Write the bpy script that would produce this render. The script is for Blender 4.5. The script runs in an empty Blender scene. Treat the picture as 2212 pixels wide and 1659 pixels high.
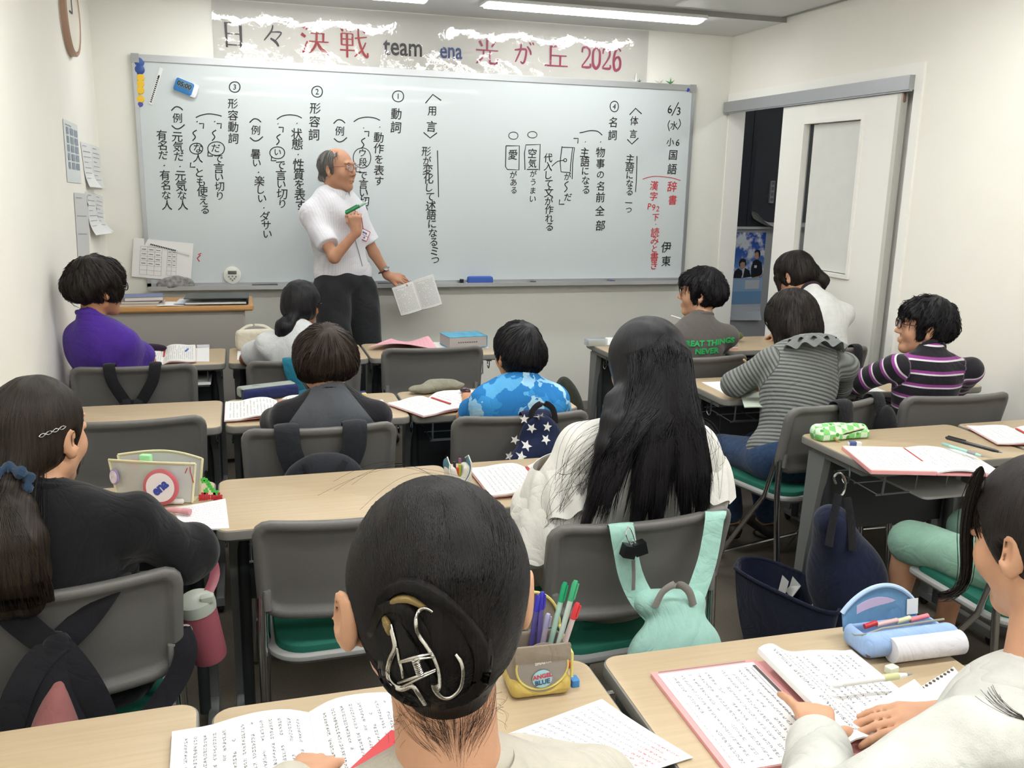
import bpy, math, random, time
import numpy as np
from mathutils import Vector, Matrix, Euler
from mathutils.bvhtree import BVHTree
T0 = time.time()
random.seed(7)
SC = bpy.context.scene
COL = SC.collection
PI = math.pi
# ---------------------------------------------------------------- camera
FPX, YAW, PITCH, ROLL = 1942.33, .2945, .2222, .0213
CAM = Vector((0, 0, 1.5385))
def _basis():
    cy, sy, cp, sp = math.cos(YAW), math.sin(YAW), math.cos(PITCH), math.sin(PITCH)
    w = Vector((sy*cp, cy*cp, -sp)); r = Vector((cy, -sy, 0)); u = r.cross(w)
    c, s = math.cos(ROLL), math.sin(ROLL)
    return c*r + s*u, -s*r + c*u, w
CR, CU, CW = _basis()
cam = bpy.data.objects.new('camera', bpy.data.cameras.new('camera'))
COL.objects.link(cam)
M = Matrix((CR, CU, -CW)).transposed().to_4x4(); M.translation = CAM
cam.matrix_world = M
cam.data.sensor_width = 36; cam.data.lens = FPX/2212*36; cam.data.clip_start = .02; cam.data.clip_end = 60
SC.camera = cam
# ---------------------------------------------------------------- world, exposure
SC.view_settings.view_transform = 'Standard'; SC.view_settings.look = 'None'
SC.view_settings.gamma = 1; SC.view_settings.use_curve_mapping = False
SC.view_settings.exposure = 0.0
LAMP = 34.0
wd = bpy.data.worlds.new('world'); SC.world = wd; wd.use_nodes = True
wd.node_tree.nodes['Background'].inputs[0].default_value = (.55, .58, .62, 1)
wd.node_tree.nodes['Background'].inputs[1].default_value = .25

def ray(px, py):
    return CW + CR*((px-1106)/FPX) - CU*((py-829.5)/FPX)
def at(px, py, x=None, y=None, z=None):
    """world point seen at photograph pixel (px,py) on the plane x=, y= or z="""
    v = ray(px, py)
    t = (z-CAM.z)/v.z if z is not None else (y/v.y if y is not None else x/v.x)
    return CAM + v*t
# ---------------------------------------------------------------- materials
MATS = {}
def nodes(m):
    nt = m.node_tree; return nt, nt.nodes, nt.links
def lin(c):
    if isinstance(c, str):
        c = tuple(int(c[i:i+2], 16)/255 for i in (0, 2, 4))
    return tuple(((x/12.92) if x <= .04045 else ((x+.055)/1.055)**2.4) for x in c[:3]) + (1,)
def mat(name, col, rough=.5, metal=0, spec=.5, noise=0, nscale=20, bump=0, bscale=60, coat=0, trans=0, alpha=1, emit=0, sheen=0, ior=1.45, sss=0, stretch=None):
    if name in MATS: return MATS[name]
    m = bpy.data.materials.new(name); m.use_nodes = True
    nt, N, L = nodes(m); b = N['Principled BSDF']
    c = lin(col)
    b.inputs['Base Color'].default_value = c
    b.inputs['Roughness'].default_value = rough; b.inputs['Metallic'].default_value = metal
    b.inputs['Specular IOR Level'].default_value = spec; b.inputs['IOR'].default_value = ior
    b.inputs['Coat Weight'].default_value = coat; b.inputs['Transmission Weight'].default_value = trans
    b.inputs['Alpha'].default_value = alpha; b.inputs['Sheen Weight'].default_value = sheen
    if sss:
        b.inputs['Subsurface Weight'].default_value = sss; b.inputs['Subsurface Scale'].default_value = .01
        b.inputs['Subsurface Radius'].default_value = (1, .35, .2)
    if emit:
        b.inputs['Emission Color'].default_value = c; b.inputs['Emission Strength'].default_value = emit
    if noise or bump:
        tc = N.new('ShaderNodeTexCoord'); src = tc.outputs['Object']
        if stretch:
            mp = N.new('ShaderNodeMapping'); mp.inputs['Scale'].default_value = stretch
            L.new(src, mp.inputs['Vector']); src = mp.outputs[0]
    if noise:
        n = N.new('ShaderNodeTexNoise'); n.inputs['Scale'].default_value = nscale; n.inputs['Detail'].default_value = 4
        L.new(src, n.inputs['Vector'])
        r = N.new('ShaderNodeMapRange'); r.inputs['From Min'].default_value = .3; r.inputs['From Max'].default_value = .7
        r.inputs['To Min'].default_value = 1-noise; r.inputs['To Max'].default_value = 1+noise
        L.new(n.outputs['Fac'], r.inputs['Value'])
        mx = N.new('ShaderNodeVectorMath'); mx.operation = 'SCALE'; mx.inputs[0].default_value = c[:3]
        L.new(r.outputs[0], mx.inputs['Scale']); L.new(mx.outputs[0], b.inputs['Base Color'])
    if bump:
        n = N.new('ShaderNodeTexNoise'); n.inputs['Scale'].default_value = bscale; n.inputs['Detail'].default_value = 3
        L.new(src, n.inputs['Vector'])
        bp = N.new('ShaderNodeBump'); bp.inputs['Strength'].default_value = bump; bp.inputs['Distance'].default_value = .002
        L.new(n.outputs['Fac'], bp.inputs['Height']); L.new(bp.outputs[0], b.inputs['Normal'])
    MATS[name] = m
    return m
def math_node(N, L, op, a, b=None, c=None):
    n = N.new('ShaderNodeMath'); n.operation = op
    for i, x in enumerate((a, b, c)):
        if x is None: continue
        if isinstance(x, (int, float)): n.inputs[i].default_value = x
        else: L.new(x, n.inputs[i])
    return n.outputs[0]
def mixc(N, L, fac, a, b):
    n = N.new('ShaderNodeMix'); n.data_type = 'RGBA'
    L.new(fac, n.inputs[0])
    for i, x in ((6, a), (7, b)):
        if isinstance(x, tuple): n.inputs[i].default_value = x
        else: L.new(x, n.inputs[i])
    return n.outputs[2]
# ---------------------------------------------------------------- object helpers
def tag(o, label=None, cat=None, group=None, kind=None):
    if label: o['label'] = label
    if cat: o['category'] = cat
    if group: o['group'] = group
    if kind: o['kind'] = kind
    return o
def thing(name, label, cat, loc=(0, 0, 0), rotz=0, group=None):
    o = bpy.data.objects.new(name, None); COL.objects.link(o)
    o.empty_display_size = .05
    o.location = loc; o.rotation_euler = (0, 0, rotz)
    return tag(o, label, cat, group)
def setmesh(name, me, m, parent=None, smooth=True, ang=40):
    if smooth and len(me.polygons):
        me.polygons.foreach_set('use_smooth', [True]*len(me.polygons))
        if ang: me.set_sharp_from_angle(angle=math.radians(ang))
    if m is not None:
        me.materials.clear()
        for q in (m if isinstance(m, (list, tuple)) else [m]): me.materials.append(q)
    o = bpy.data.objects.new(name, me); COL.objects.link(o)
    if parent is not None: o.parent = parent
    return o
def copy_tree(o, parent=None):
    c = o.copy(); COL.objects.link(c)
    if parent is not None: c.parent = parent
    for ch in list(o.children): copy_tree(ch, c)
    return c
def rrect(w, d, r, n=5):
    """rounded rectangle outline centred on 0; r number or four radii (from +x+y, ccw)"""
    rs = r if isinstance(r, (list, tuple)) else (r,)*4
    pts = []
    for i, (sx, sy) in enumerate(((1, 1), (-1, 1), (-1, -1), (1, -1))):
        rr = rs[i]; cx = sx*(w/2-rr); cy = sy*(d/2-rr)
        for k in range(n+1):
            a = (i*90 + 90*k/n)*PI/180
            pts.append((cx+rr*math.cos(a), cy+rr*math.sin(a)))
    return pts
class MB:
    def __init__(s): s.v = []; s.f = []; s.uv = {}; s.mi = []; s.cur = 0
    def add(s, V, F, M=None):
        b = len(s.v)
        s.v += [(M @ Vector(p))[:] if M is not None else tuple(p) for p in V]
        for f in F: s.f.append(tuple(i+b for i in f)); s.mi.append(s.cur)
        return s
    def box(s, x0, x1, y0, y1, z0, z1, M=None):
        V = [(x, y, z) for z in (z0, z1) for y in (y0, y1) for x in (x0, x1)]
        return s.add(V, [(0, 2, 3, 1), (4, 5, 7, 6), (0, 1, 5, 4), (2, 6, 7, 3), (0, 4, 6, 2), (1, 3, 7, 5)], M)
    def prism(s, out, z0, z1, bev=0, M=None, botbev=0):
        n = len(out)
        cx = sum(p[0] for p in out)/n; cy = sum(p[1] for p in out)/n
        def ins(b):
            R = []
            for i in range(n):
                a, p, c = Vector(out[i-1]), Vector(out[i]), Vector(out[(i+1) % n])
                t = (c-a)
                if t.length < 1e-9: R.append(tuple(p)); continue
                t.normalize(); nn = Vector((-t.y, t.x)); R.append((p.x+nn.x*b, p.y+nn.y*b))
            return R
        rings = []
        if botbev: rings += [(ins(botbev), z0), (out, z0+botbev)]
        else: rings += [(out, z0)]
        if bev: rings += [(out, z1-bev), (ins(bev*.3), z1-bev*.3), (ins(bev), z1)]
        else: rings += [(out, z1)]
        V = []; F = []
        for o_, z in rings: V += [(p[0], p[1], z) for p in o_]
        for k in range(len(rings)-1):
            for i in range(n):
                j = (i+1) % n; F.append((k*n+i, k*n+j, (k+1)*n+j, (k+1)*n+i))
        F.append(tuple(range(n-1, -1, -1))); F.append(tuple((len(rings)-1)*n+i for i in range(n)))
        return s.add(V, F, M)
    def rbox(s, w, d, z0, z1, r=.01, bev=.002, c=(0, 0), M=None, n=4, botbev=0):
        return s.prism([(x+c[0], y+c[1]) for x, y in rrect(w, d, r, n)], z0, z1, bev, M, botbev)
    def tube(s, path, r, n=8, closed=False, flat=1.0, M=None, caps=True, up=None, wide=None):
        P = [Vector(p) for p in path]; m = len(P)
        R = r if isinstance(r, (list, tuple)) else [r]*m
        V = []; F = []; nrm = None
        for i in range(m):
            a = P[i-1] if (i > 0 or closed) else P[i]; b = P[(i+1) % m] if (i < m-1 or closed) else P[i]
            t = (b-a); t = t.normalized() if t.length > 1e-9 else Vector((0, 0, 1))
            if wide is not None:
                w_ = Vector(wide); w_ = w_-t*w_.dot(t)
                if w_.length < 1e-3: w_ = t.orthogonal()
                nrm = w_.normalized().cross(t).normalized()
            elif up is not None:
                nrm = Vector(up) - t*Vector(up).dot(t)
                nrm = nrm.normalized() if nrm.length > 1e-6 else t.orthogonal().normalized()
            elif nrm is None: nrm = t.orthogonal().normalized()
            else:
                nrm = nrm - t*nrm.dot(t); nrm = nrm.normalized() if nrm.length > 1e-6 else t.orthogonal().normalized()
            bi = t.cross(nrm)
            for k in range(n):
                an = 2*PI*k/n
                V.append(P[i] + bi*(math.cos(an)*R[i]) + nrm*(math.sin(an)*R[i]*flat))
        q = m if closed else m-1
        for i in range(q):
            for k in range(n):
                a, b = i*n+k, i*n+(k+1) % n; c, d = ((i+1) % m)*n+(k+1) % n, ((i+1) % m)*n+k
                F.append((a, b, c, d))
        if caps and not closed:
            F.append(tuple(range(n-1, -1, -1))); F.append(tuple((m-1)*n+k for k in range(n)))
        return s.add(V, F, M)
    def lathe(s, prof, n=20, M=None, sx=1, sy=1):
        V = []; F = []; m = len(prof)
        for (r, z) in prof:
            for k in range(n):
                a = 2*PI*k/n; V.append((r*sx*math.cos(a), r*sy*math.sin(a), z))
        for i in range(m-1):
            for k in range(n): F.append((i*n+k, i*n+(k+1) % n, (i+1)*n+(k+1) % n, (i+1)*n+k))
        F.append(tuple(range(n-1, -1, -1))); F.append(tuple((m-1)*n+k for k in range(n)))
        return s.add(V, F, M)
    def ball(s, c, r, n=12, M=None):
        r = r if isinstance(r, (tuple, list)) else (r, r, r)
        V = []; F = []; m = n//2+1
        for i in range(m):
            t = PI*i/(m-1)
            for k in range(n):
                a = 2*PI*k/n; V.append((c[0]+r[0]*math.sin(t)*math.cos(a), c[1]+r[1]*math.sin(t)*math.sin(a), c[2]-r[2]*math.cos(t)))
        for i in range(m-1):
            for k in range(n): F.append((i*n+k, i*n+(k+1) % n, (i+1)*n+(k+1) % n, (i+1)*n+k))
        return s.add(V, F, M)
    def sheet(s, nu, nv, fn, th=.0005, M=None, axis=None):
        """surface fn(u,v)->point, closed with thickness th against its normal; carries UVs"""
        P = [[Vector(fn(i/nu, j/nv)) for i in range(nu+1)] for j in range(nv+1)]
        top = []; bot = []
        for j in range(nv+1):
            for i in range(nu+1):
                du = P[j][min(i+1, nu)]-P[j][max(i-1, 0)]; dv = P[min(j+1, nv)][i]-P[max(j-1, 0)][i]
                nn = du.cross(dv); nn = nn.normalized() if nn.length > 1e-12 else Vector((0, 0, 1))
                if axis is not None: nn = Vector(axis)
                top.append(P[j][i]); bot.append(P[j][i]-nn*th)
        w = nu+1; K = len(top); V = top+bot; F = []; b0 = len(s.f); bv = len(s.v)
        for j in range(nv):
            for i in range(nu):
                a = j*w+i; F.append((a, a+1, a+w+1, a+w)); F.append((K+a+w, K+a+w+1, K+a+1, K+a))
        for i in range(nu):
            F.append((K+i, K+i+1, i+1, i)); a = nv*w+i; F.append((a, a+1, K+a+1, K+a))
        for j in range(nv):
            a = j*w; F.append((a, a+w, K+a+w, K+a)); a = j*w+nu; F.append((K+a, K+a+w, a+w, a))
        s.add(V, F, M)
        for j in range(nv+1):
            for i in range(nu+1):
                s.uv[bv+j*w+i] = (i/nu, j/nv); s.uv[bv+K+j*w+i] = (i/nu, j/nv)
        return s
    def mesh(s, name='m'):
        me = bpy.data.meshes.new(name); me.from_pydata([tuple(p) for p in s.v], [], s.f)
        if s.uv:
            ul = me.uv_layers.new(name='UVMap')
            idx = np.empty(len(me.loops), dtype=np.int32); me.loops.foreach_get('vertex_index', idx)
            arr = np.zeros((len(s.v), 2), dtype=np.float32)
            for k, q in s.uv.items(): arr[k] = q
            ul.data.foreach_set('uv', arr[idx].ravel())
        if any(s.mi): me.polygons.foreach_set('material_index', s.mi)
        return me
    def build(s, name, m, parent=None, smooth=True, ang=40):
        return setmesh(name, s.mesh(name), m, parent, smooth, ang)
def frame(loc, x=None, y=None, z=None):
    """matrix from origin and two axes"""
    if x is not None and z is not None:
        x = Vector(x).normalized(); z = Vector(z); z = (z-x*z.dot(x)).normalized(); y = z.cross(x)
    elif x is not None and y is not None:
        x = Vector(x).normalized(); y = Vector(y); y = (y-x*y.dot(x)).normalized(); z = x.cross(y)
    else:
        y = Vector(y).normalized(); z = Vector(z); z = (z-y*z.dot(y)).normalized(); x = y.cross(z)
    m = Matrix((x, y, z)).transposed().to_4x4(); m.translation = Vector(loc); return m
def Tm(x=0, y=0, z=0): return Matrix.Translation((x, y, z))
def Rm(a, ax): return Matrix.Rotation(a, 4, ax)
def text_mesh(body, size, ext=.0006, offset=0, sx=1.0, align='CENTER', sp=1.0):
    c = bpy.data.curves.new('t', 'FONT'); c.body = body; c.size = size; c.extrude = ext; c.offset = offset
    c.align_x = align; c.align_y = 'CENTER'; c.resolution_u = 3; c.space_character = sp
    o = bpy.data.objects.new('t', c); COL.objects.link(o)
    me = bpy.data.meshes.new_from_object(o)
    COL.objects.unlink(o); bpy.data.objects.remove(o)
    if sx != 1: me.transform(Matrix.Diagonal((sx, 1, 1, 1)))
    return me
def add_mesh(mb, me, M):
    mb.add([v.co for v in me.vertices], [tuple(p.vertices) for p in me.polygons], M)
def catmull(pts, n=6):
    P = [Vector(p) for p in pts]; out = []
    for i in range(len(P)-1):
        p0, p1, p2, p3 = P[max(i-1, 0)], P[i], P[i+1], P[min(i+2, len(P)-1)]
        for k in range(n):
            t = k/n
            out.append(.5*((2*p1)+(p2-p0)*t+(2*p0-5*p1+4*p2-p3)*t*t+(3*p1-p0-3*p2+p3)*t**3))
    out.append(P[-1]); return out
# ---------------------------------------------------------------- signed distance modelling
class Field:
    def __init__(s, vox): s.vox = vox; s.ops = []; s.post = []
    def _rb(s, lo, hi, pad): return np.minimum(lo, hi)-pad, np.maximum(lo, hi)+pad
    def cone(s, a, b, ra, rb=None, k=.02, cut=False):
        a = np.array(a, float); b = np.array(b, float); rb = ra if rb is None else rb
        r = max(ra, rb); lo, hi = s._rb(a-r, b-r, 0)[0], s._rb(a+r, b+r, 0)[1]
        def f(P):
            ab = b-a; l2 = max(float(ab@ab), 1e-12)
            t = np.clip(((P-a)@ab)/l2, 0, 1)
            q = P-a-t[..., None]*ab
            return np.sqrt((q*q).sum(-1))-(ra+(rb-ra)*t)
        s.ops.append((f, lo, hi, k, cut)); return s
    def ell(s, c, r, R=None, k=.02, cut=False):
        c = np.array(c, float); r = np.array(r, float); m = r.max()
        Rn = None if R is None else np.array(R.to_3x3())
        if Rn is None: ext = r
        else: ext = np.sqrt((Rn**2) @ (r**2))
        def f(P):
            q = P-c
            if Rn is not None: q = q@Rn
            q1 = q/r; k0 = np.sqrt((q1*q1).sum(-1)); q2 = q/(r*r); k1 = np.sqrt((q2*q2).sum(-1))+1e-9
            return k0*(k0-1)/k1
        s.ops.append((f, c-ext, c+ext, k, cut)); return s
    def box(s, c, h, rad=.005, R=None, k=.005, cut=False):
        c = np.array(c, float); h = np.array(h, float)
        Rn = None if R is None else np.array(R.to_3x3())
        ext = h if Rn is None else np.abs(Rn)@h
        def f(P):
            q = P-c
            if Rn is not None: q = q@Rn
            q = np.abs(q)-(h-rad)
            return np.sqrt((np.maximum(q, 0)**2).sum(-1))+np.minimum(q.max(-1), 0)-rad
        s.ops.append((f, c-ext, c+ext, k, cut)); return s
    def fn(s, f, lo, hi, k=.02, cut=False):
        s.ops.append((f, np.array(lo, float), np.array(hi, float), k, cut)); return s
    def mesh(s, name='m', origin=(0, 0, 0), smooth=1):
        v = s.vox
        adds = [o for o in s.ops if not o[4]]
        lo = np.min([o[1] for o in adds], 0)-4*v; hi = np.max([o[2] for o in adds], 0)+4*v
        n = np.ceil((hi-lo)/v).astype(int)+1
        D = np.full(n, .05, np.float32)
        ax = [lo[i]+v*np.arange(n[i]) for i in range(3)]
        for f, l, h, k, cut in s.ops:
            pad = k+3*v
            i0 = np.clip(np.floor((l-pad-lo)/v).astype(int), 0, n); i1 = np.clip(np.ceil((h+pad-lo)/v).astype(int)+1, 0, n)
            if (i1 <= i0).any(): continue
            sl = tuple(slice(i0[j], i1[j]) for j in range(3))
            P = np.stack(np.meshgrid(ax[0][sl[0]], ax[1][sl[1]], ax[2][sl[2]], indexing='ij'), -1)
            d = f(P); e = D[sl]
            if cut:
                hh = np.clip(.5-.5*(e+d)/max(k, 1e-5), 0, 1); D[sl] = e*(1-hh)+(-d)*hh+k*hh*(1-hh)
            else:
                hh = np.clip(.5+.5*(e-d)/max(k, 1e-5), 0, 1); D[sl] = e*(1-hh)+d*hh-k*hh*(1-hh)
        for g in s.post: D = g(D, ax)
        V, F = nets(D, lo, v)
        if smooth:
            V = relax(V, F, smooth)
        o = np.array(origin, float)
        me = bpy.data.meshes.new(name)
        me.vertices.add(len(V)); me.vertices.foreach_set('co', (V-o).astype(np.float32).ravel())
        me.loops.add(len(F)*4); me.loops.foreach_set('vertex_index', F.astype(np.int32).ravel())
        me.polygons.add(len(F)); me.polygons.foreach_set('loop_start', np.arange(0, len(F)*4, 4, dtype=np.int32))
        me.polygons.foreach_set('use_smooth', np.ones(len(F), bool))
        me.update(); me.validate()
        return me
def relax(V, F, it):
    n = len(V)
    for _ in range(it):
        A = np.zeros((n, 3)); c = np.zeros(n)
        for a, b in ((0, 1), (1, 2), (2, 3), (3, 0)):
            for x, y in ((a, b), (b, a)):
                for j in range(3): A[:, j] += np.bincount(F[:, x], V[F[:, y], j], n)
                c += np.bincount(F[:, x], minlength=n)
        V = V*.5+.5*A/np.maximum(c, 1)[:, None]
    return V
def nets(D, lo, v):
    inside = D < 0
    nx, ny, nz = D.shape
    C = np.zeros((nx-1, ny-1, nz-1), np.int8)
    for i in (0, 1):
        for j in (0, 1):
            for k in (0, 1): C += inside[i:nx-1+i, j:ny-1+j, k:nz-1+k]
    act = (C > 0) & (C < 8)
    idx = np.full(act.shape, -1, np.int64); cells = np.argwhere(act); idx[act] = np.arange(len(cells))
    S = np.zeros((len(cells), 3)); W = np.zeros(len(cells))
    cr = [(0, 0, 0), (1, 0, 0), (0, 1, 0), (1, 1, 0), (0, 0, 1), (1, 0, 1), (0, 1, 1), (1, 1, 1)]
    val = [D[cells[:, 0]+a, cells[:, 1]+b, cells[:, 2]+c].astype(float) for a, b, c in cr]
    for a in range(8):
        for b in range(a+1, 8):
            df = [cr[b][i]-cr[a][i] for i in range(3)]
            if sum(abs(x) for x in df) != 1: continue
            m = (val[a] < 0) != (val[b] < 0)
            if not m.any(): continue
            t = val[a][m]/(val[a][m]-val[b][m])
            S[m] += np.array(cr[a])+t[:, None]*np.array(df); W[m] += 1
    V = lo+v*(cells+S/np.maximum(W, 1)[:, None])
    Fs = []
    for axn in range(3):
        a = [slice(None)]*3; b = [slice(None)]*3
        a[axn] = slice(0, -1); b[axn] = slice(1, None)
        A = inside[tuple(a)]; B = inside[tuple(b)]
        e = np.argwhere(A != B)
        o1, o2 = [x for x in range(3) if x != axn]
        ok = (e[:, o1] > 0) & (e[:, o2] > 0) & (e[:, o1] < D.shape[o1]-1) & (e[:, o2] < D.shape[o2]-1)
        e = e[ok]
        ins = A[e[:, 0], e[:, 1], e[:, 2]]
        def cell(d1, d2):
            q = e.copy(); q[:, o1] -= d1; q[:, o2] -= d2
            return idx[q[:, 0], q[:, 1], q[:, 2]]
        q = np.stack([cell(1, 1), cell(0, 1), cell(0, 0), cell(1, 0)], 1)
        flip = ins if axn != 1 else ~ins
        q = np.where(flip[:, None], q, q[:, ::-1]); Fs.append(q)
    F = np.concatenate(Fs); F = F[(F >= 0).all(1)]
    return V, F
def folds(amp, seed, freq=26, zs=.6, mask=None):
    """gentle cloth creases added to a field"""
    rs = np.random.RandomState(seed)
    W = rs.normal(size=(5, 3)); W[:, 2] *= zs; W = W/np.linalg.norm(W, axis=1)[:, None]*freq*(.6+rs.rand(5, 1)*1.2); ph = rs.rand(5)*6.28
    def g(D, ax):
        X, Y, Z = np.meshgrid(*[a.astype(np.float32) for a in ax], indexing='ij')
        n = 0
        for w, p in zip(W, ph):
            u = w[0]*X+w[1]*Y+w[2]*Z+p
            n = n+np.sin(u+1.3*np.sin(.5*u+p*2+3*X))
        n = (1-np.abs(n/2.5))**1 if False else n/2.5
        return D+amp*n*(1 if mask is None else mask(X, Y, Z))
    return g
def bvh_of(o):
    me = o.data; M = o.matrix_world if o.parent is None else o.parent.matrix_basis @ o.matrix_basis
    return BVHTree.FromPolygons([M @ v.co for v in me.vertices], [tuple(p.vertices) for p in me.polygons])
# ================================================================ room shell
XL, XR, YF, YB, ZC = -.734, 3.207, 5.6635, -1.3, 2.505
def wallmat(name, col):
    return mat(name, col, rough=.75, spec=.25, noise=.015, nscale=3, bump=.15, bscale=260)
Mwall = wallmat('wall_paint', 'eeebe2'); Mwallf = wallmat('wall_paint_front', 'e6e5dd'); Mceil = wallmat('ceiling_paint', 'dcdcda')
Mdoor = mat('door_white', 'f0eee8', .45, bump=.05, bscale=200)
Malu = mat('aluminium', 'b9bcbf', .35, .85); Mdark = mat('dark_gap', '3c3f46', .4)
def struct(name, mb, m, **k): return tag(mb.build(name, m, smooth=k.pop('smooth', False), **k), kind='structure')
# carpet floor with fine ribs
Mfl = mat('carpet', '58524a', .95, spec=.1)
nt, N, L = nodes(Mfl)
tc = N.new('ShaderNodeTexCoord'); sp = N.new('ShaderNodeSeparateXYZ'); L.new(tc.outputs['Object'], sp.inputs[0])
rib = math_node(N, L, 'SINE', math_node(N, L, 'MULTIPLY', sp.outputs['Y'], 900))
ns = N.new('ShaderNodeTexNoise'); ns.inputs['Scale'].default_value = 260; L.new(tc.outputs['Object'], ns.inputs['Vector'])
f = math_node(N, L, 'MULTIPLY_ADD', rib, .12, ns.outputs['Fac'])
L.new(mixc(N, L, f, lin('3f3a34'), lin('6f685d')), N['Principled BSDF'].inputs['Base Color'])
bp = N.new('ShaderNodeBump'); bp.inputs['Strength'].default_value = .6; bp.inputs['Distance'].default_value = .003
L.new(f, bp.inputs['Height']); L.new(bp.outputs[0], N['Principled BSDF'].inputs['Normal'])
fl = MB(); fl.box(XL-.1, 5.2, YB-.1, 7.2, -.08, 0); struct('floor', fl, Mfl)
c = MB(); c.box(XL-.1, XR+.12, YB-.1, 5.05, 2.53, 2.66); c.box(XL-.1, XR+.12, 5.05, YF+.1, ZC, 2.66); struct('ceiling', c, Mceil)
w = MB(); w.box(XL-.1, XR+.12, YF, YF+.1, 0, 2.66); struct('wall_front', w, Mwallf)
w = MB(); w.box(XL-.1, XL, YB, YF, 0, 2.66); struct('wall_left', w, Mwall)
w = MB(); w.box(XL-.1, XR+.12, YB-.1, YB, 0, 2.66); struct('wall_back', w, Mwall)
# right wall with the sliding door opening
DY0, DY1, DZ = 3.86, 5.655, 2.085
w = MB(); w.box(XR, XR+.12, YB, DY0, 0, 2.66); w.box(XR, XR+.12, DY0, YF, DZ+.0, 2.66); w.box(XR, XR+.12, DY1, YF, 0, DZ)
struct('wall_right', w, Mwall)
w = MB()
w.box(XR-.012, XR+.13, DY0-.055, DY0, 0, DZ+.055); w.box(XR-.012, XR+.13, DY0, DY1, DZ, DZ+.055); w.box(XR+.001, XR+.125, DY1-.004, YF-.001, 0, DZ)
struct('trim_1', w, Mdoor)
w = MB(); w.box(XR-.045, XR-.012, DY0, YF-.012, DZ-.07, DZ-.002); w.box(XR-.038, XR-.02, DY0, YF-.012, DZ-.078, DZ-.07)
struct('trim_2', w, mat('rail_grey', 'a9abae', .4, .6))
w = MB(); w.box(XR+.055, XR+.065, DY0, 4.7, 0, DZ); struct('trim_5', w, Mdoor)
# fine gap lines of the ceiling border
w = MB(); w.box(XL, XR, 5.046, 5.049, 2.5, 2.53); w.box(XR-.03, XR-.02, YB, 5.05, 2.523, 2.53); struct('trim_3', w, mat('ceiling_gap', '8f8e8b', .8))
# sliding leaf
door = thing('door_1', None, None, (XR-.02, 0, 0)); tag(door, kind='structure')
LY0, LY1 = 3.955, 4.97
wy0, wy1, wz0, wz1 = 4.215, 4.725, 1.07, 1.895
lf = MB()
for a in ((LY0, wy0, .02, DZ-.08), (wy1, LY1, .02, DZ-.08), (wy0, wy1, .02, wz0), (wy0, wy1, wz1, DZ-.08)):
    lf.box(0, .035, a[0], a[1], a[2], a[3])
lf.build('door_leaf', Mdoor, door, smooth=False)
b = MB()
for a in ((wy0-.02, wy0, wz0-.02, wz1+.02), (wy1, wy1+.02, wz0-.02, wz1+.02), (wy0, wy1, wz0-.02, wz0), (wy0, wy1, wz1, wz1+.02)):
    b.box(-.012, .0, a[0], a[1], a[2], a[3])
b.build('window_bead', Mdoor, door, smooth=False)
b = MB(); b.box(.028, .031, wy0, wy1, wz0, wz1); b.build('window_glass', mat('door_glass', 'eef2f2', .05, trans=1, ior=1.2), door, smooth=False)
b = MB(); b.box(.022, .0245, wy0+.003, wy1-.052, wz0+.004, wz1-.004); b.build('window_sheet', mat('sheet_white', 'd9d9d4', .6, noise=.02, nscale=14), door, smooth=False)
b = MB(); b.box(-.006, .034, LY0-.028, LY0, .02, DZ-.08); b.build('edge_strip', mat('door_edge', 'c9c8bf', .5), door, smooth=False)
b = MB(); b.rbox(.014, .05, 0, .004, .006, .001, M=Tm(.012, LY0-.0285, 1.985)@Rm(PI/2, 'X')); b.build('door_guide', mat('brown_plastic', '8a6a58', .5), door)
# skirting
Mbase = mat('skirting', '8d8a84', .6)
w = MB(); w.box(XL, XR, YF-.008, YF, 0, .06); struct('baseboard_front', w, Mbase)
w = MB(); w.box(XL, XL+.008, YB, YF-.008, 0, .06); struct('baseboard_left', w, Mbase)
w = MB(); w.box(XR-.008, XR, YB, DY0-.06, 0, .06); struct('baseboard_right', w, Mbase)
# corridor behind the door
CY = 6.3
w = MB(); w.box(XR+.12, 5.2, CY, CY+.06, 0, 1.21); struct('wall_corridor', w, mat('partition_grey', 'b9bcbe', .5))
w = MB(); w.box(XR+.12, 5.2, CY+.0, CY+.06, 2.16, 2.66); w.box(XR+.12, 5.2, CY+.3, CY+.36, 0, 2.66); w.box(5.1, 5.2, YB, CY+.3, 0, 2.66)
w.box(XR+.12, 5.2, 2.9, 2.96, 0, 2.66); struct('wall_corridor_end', w, mat('corridor_wall', '8f9092', .6))
w = MB(); w.box(XR+.12, 5.2, 2.9, 7.0, 2.6, 2.66); struct('ceiling_corridor', w, Mceil)
w = MB(); w.box(XR+.12, 5.2, CY+.02, CY+.05, 1.22, 2.16); win = struct('window_1', w, mat('dark_panel', '3d4147', .25, spec=.6))
w = MB(); w.box(3.795, 3.83, CY-.005, CY+.02, 1.22, 2.16); w.box(XR+.13, 3.795, CY+.0, CY+.02, 1.22, 2.16)
w.build('window_frame', mat('dark_panel2', '2c2f37', .4), win, smooth=False)
w = MB(); w.box(XR+.12, 5.2, CY-.02, CY+.06, 1.21, 1.228); struct('trim_4', w, mat('ledge', 'cfd0d0', .5))
# small vertical door plate
pl = MB(); pl.box(3.985, 4.02, CY-.0, CY+.02, 1.41, 1.58)
pt = tag(pl.build('door_plate', mat('plate', '9fa3a6', .4), smooth=False), 'small pale upright label plate on the dark corridor panel', 'sign')
tm = MB()
for i in range(4): add_mesh(tm, text_mesh('自習室中'[i], .03), frame((4.0025, CY-.0008, 1.56-.042*i), x=(1, 0, 0), y=(0, 0, 1)))
tm.build('plate_lettering', mat('ink_black', '1d1f22', .5), pt, smooth=False)
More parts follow.
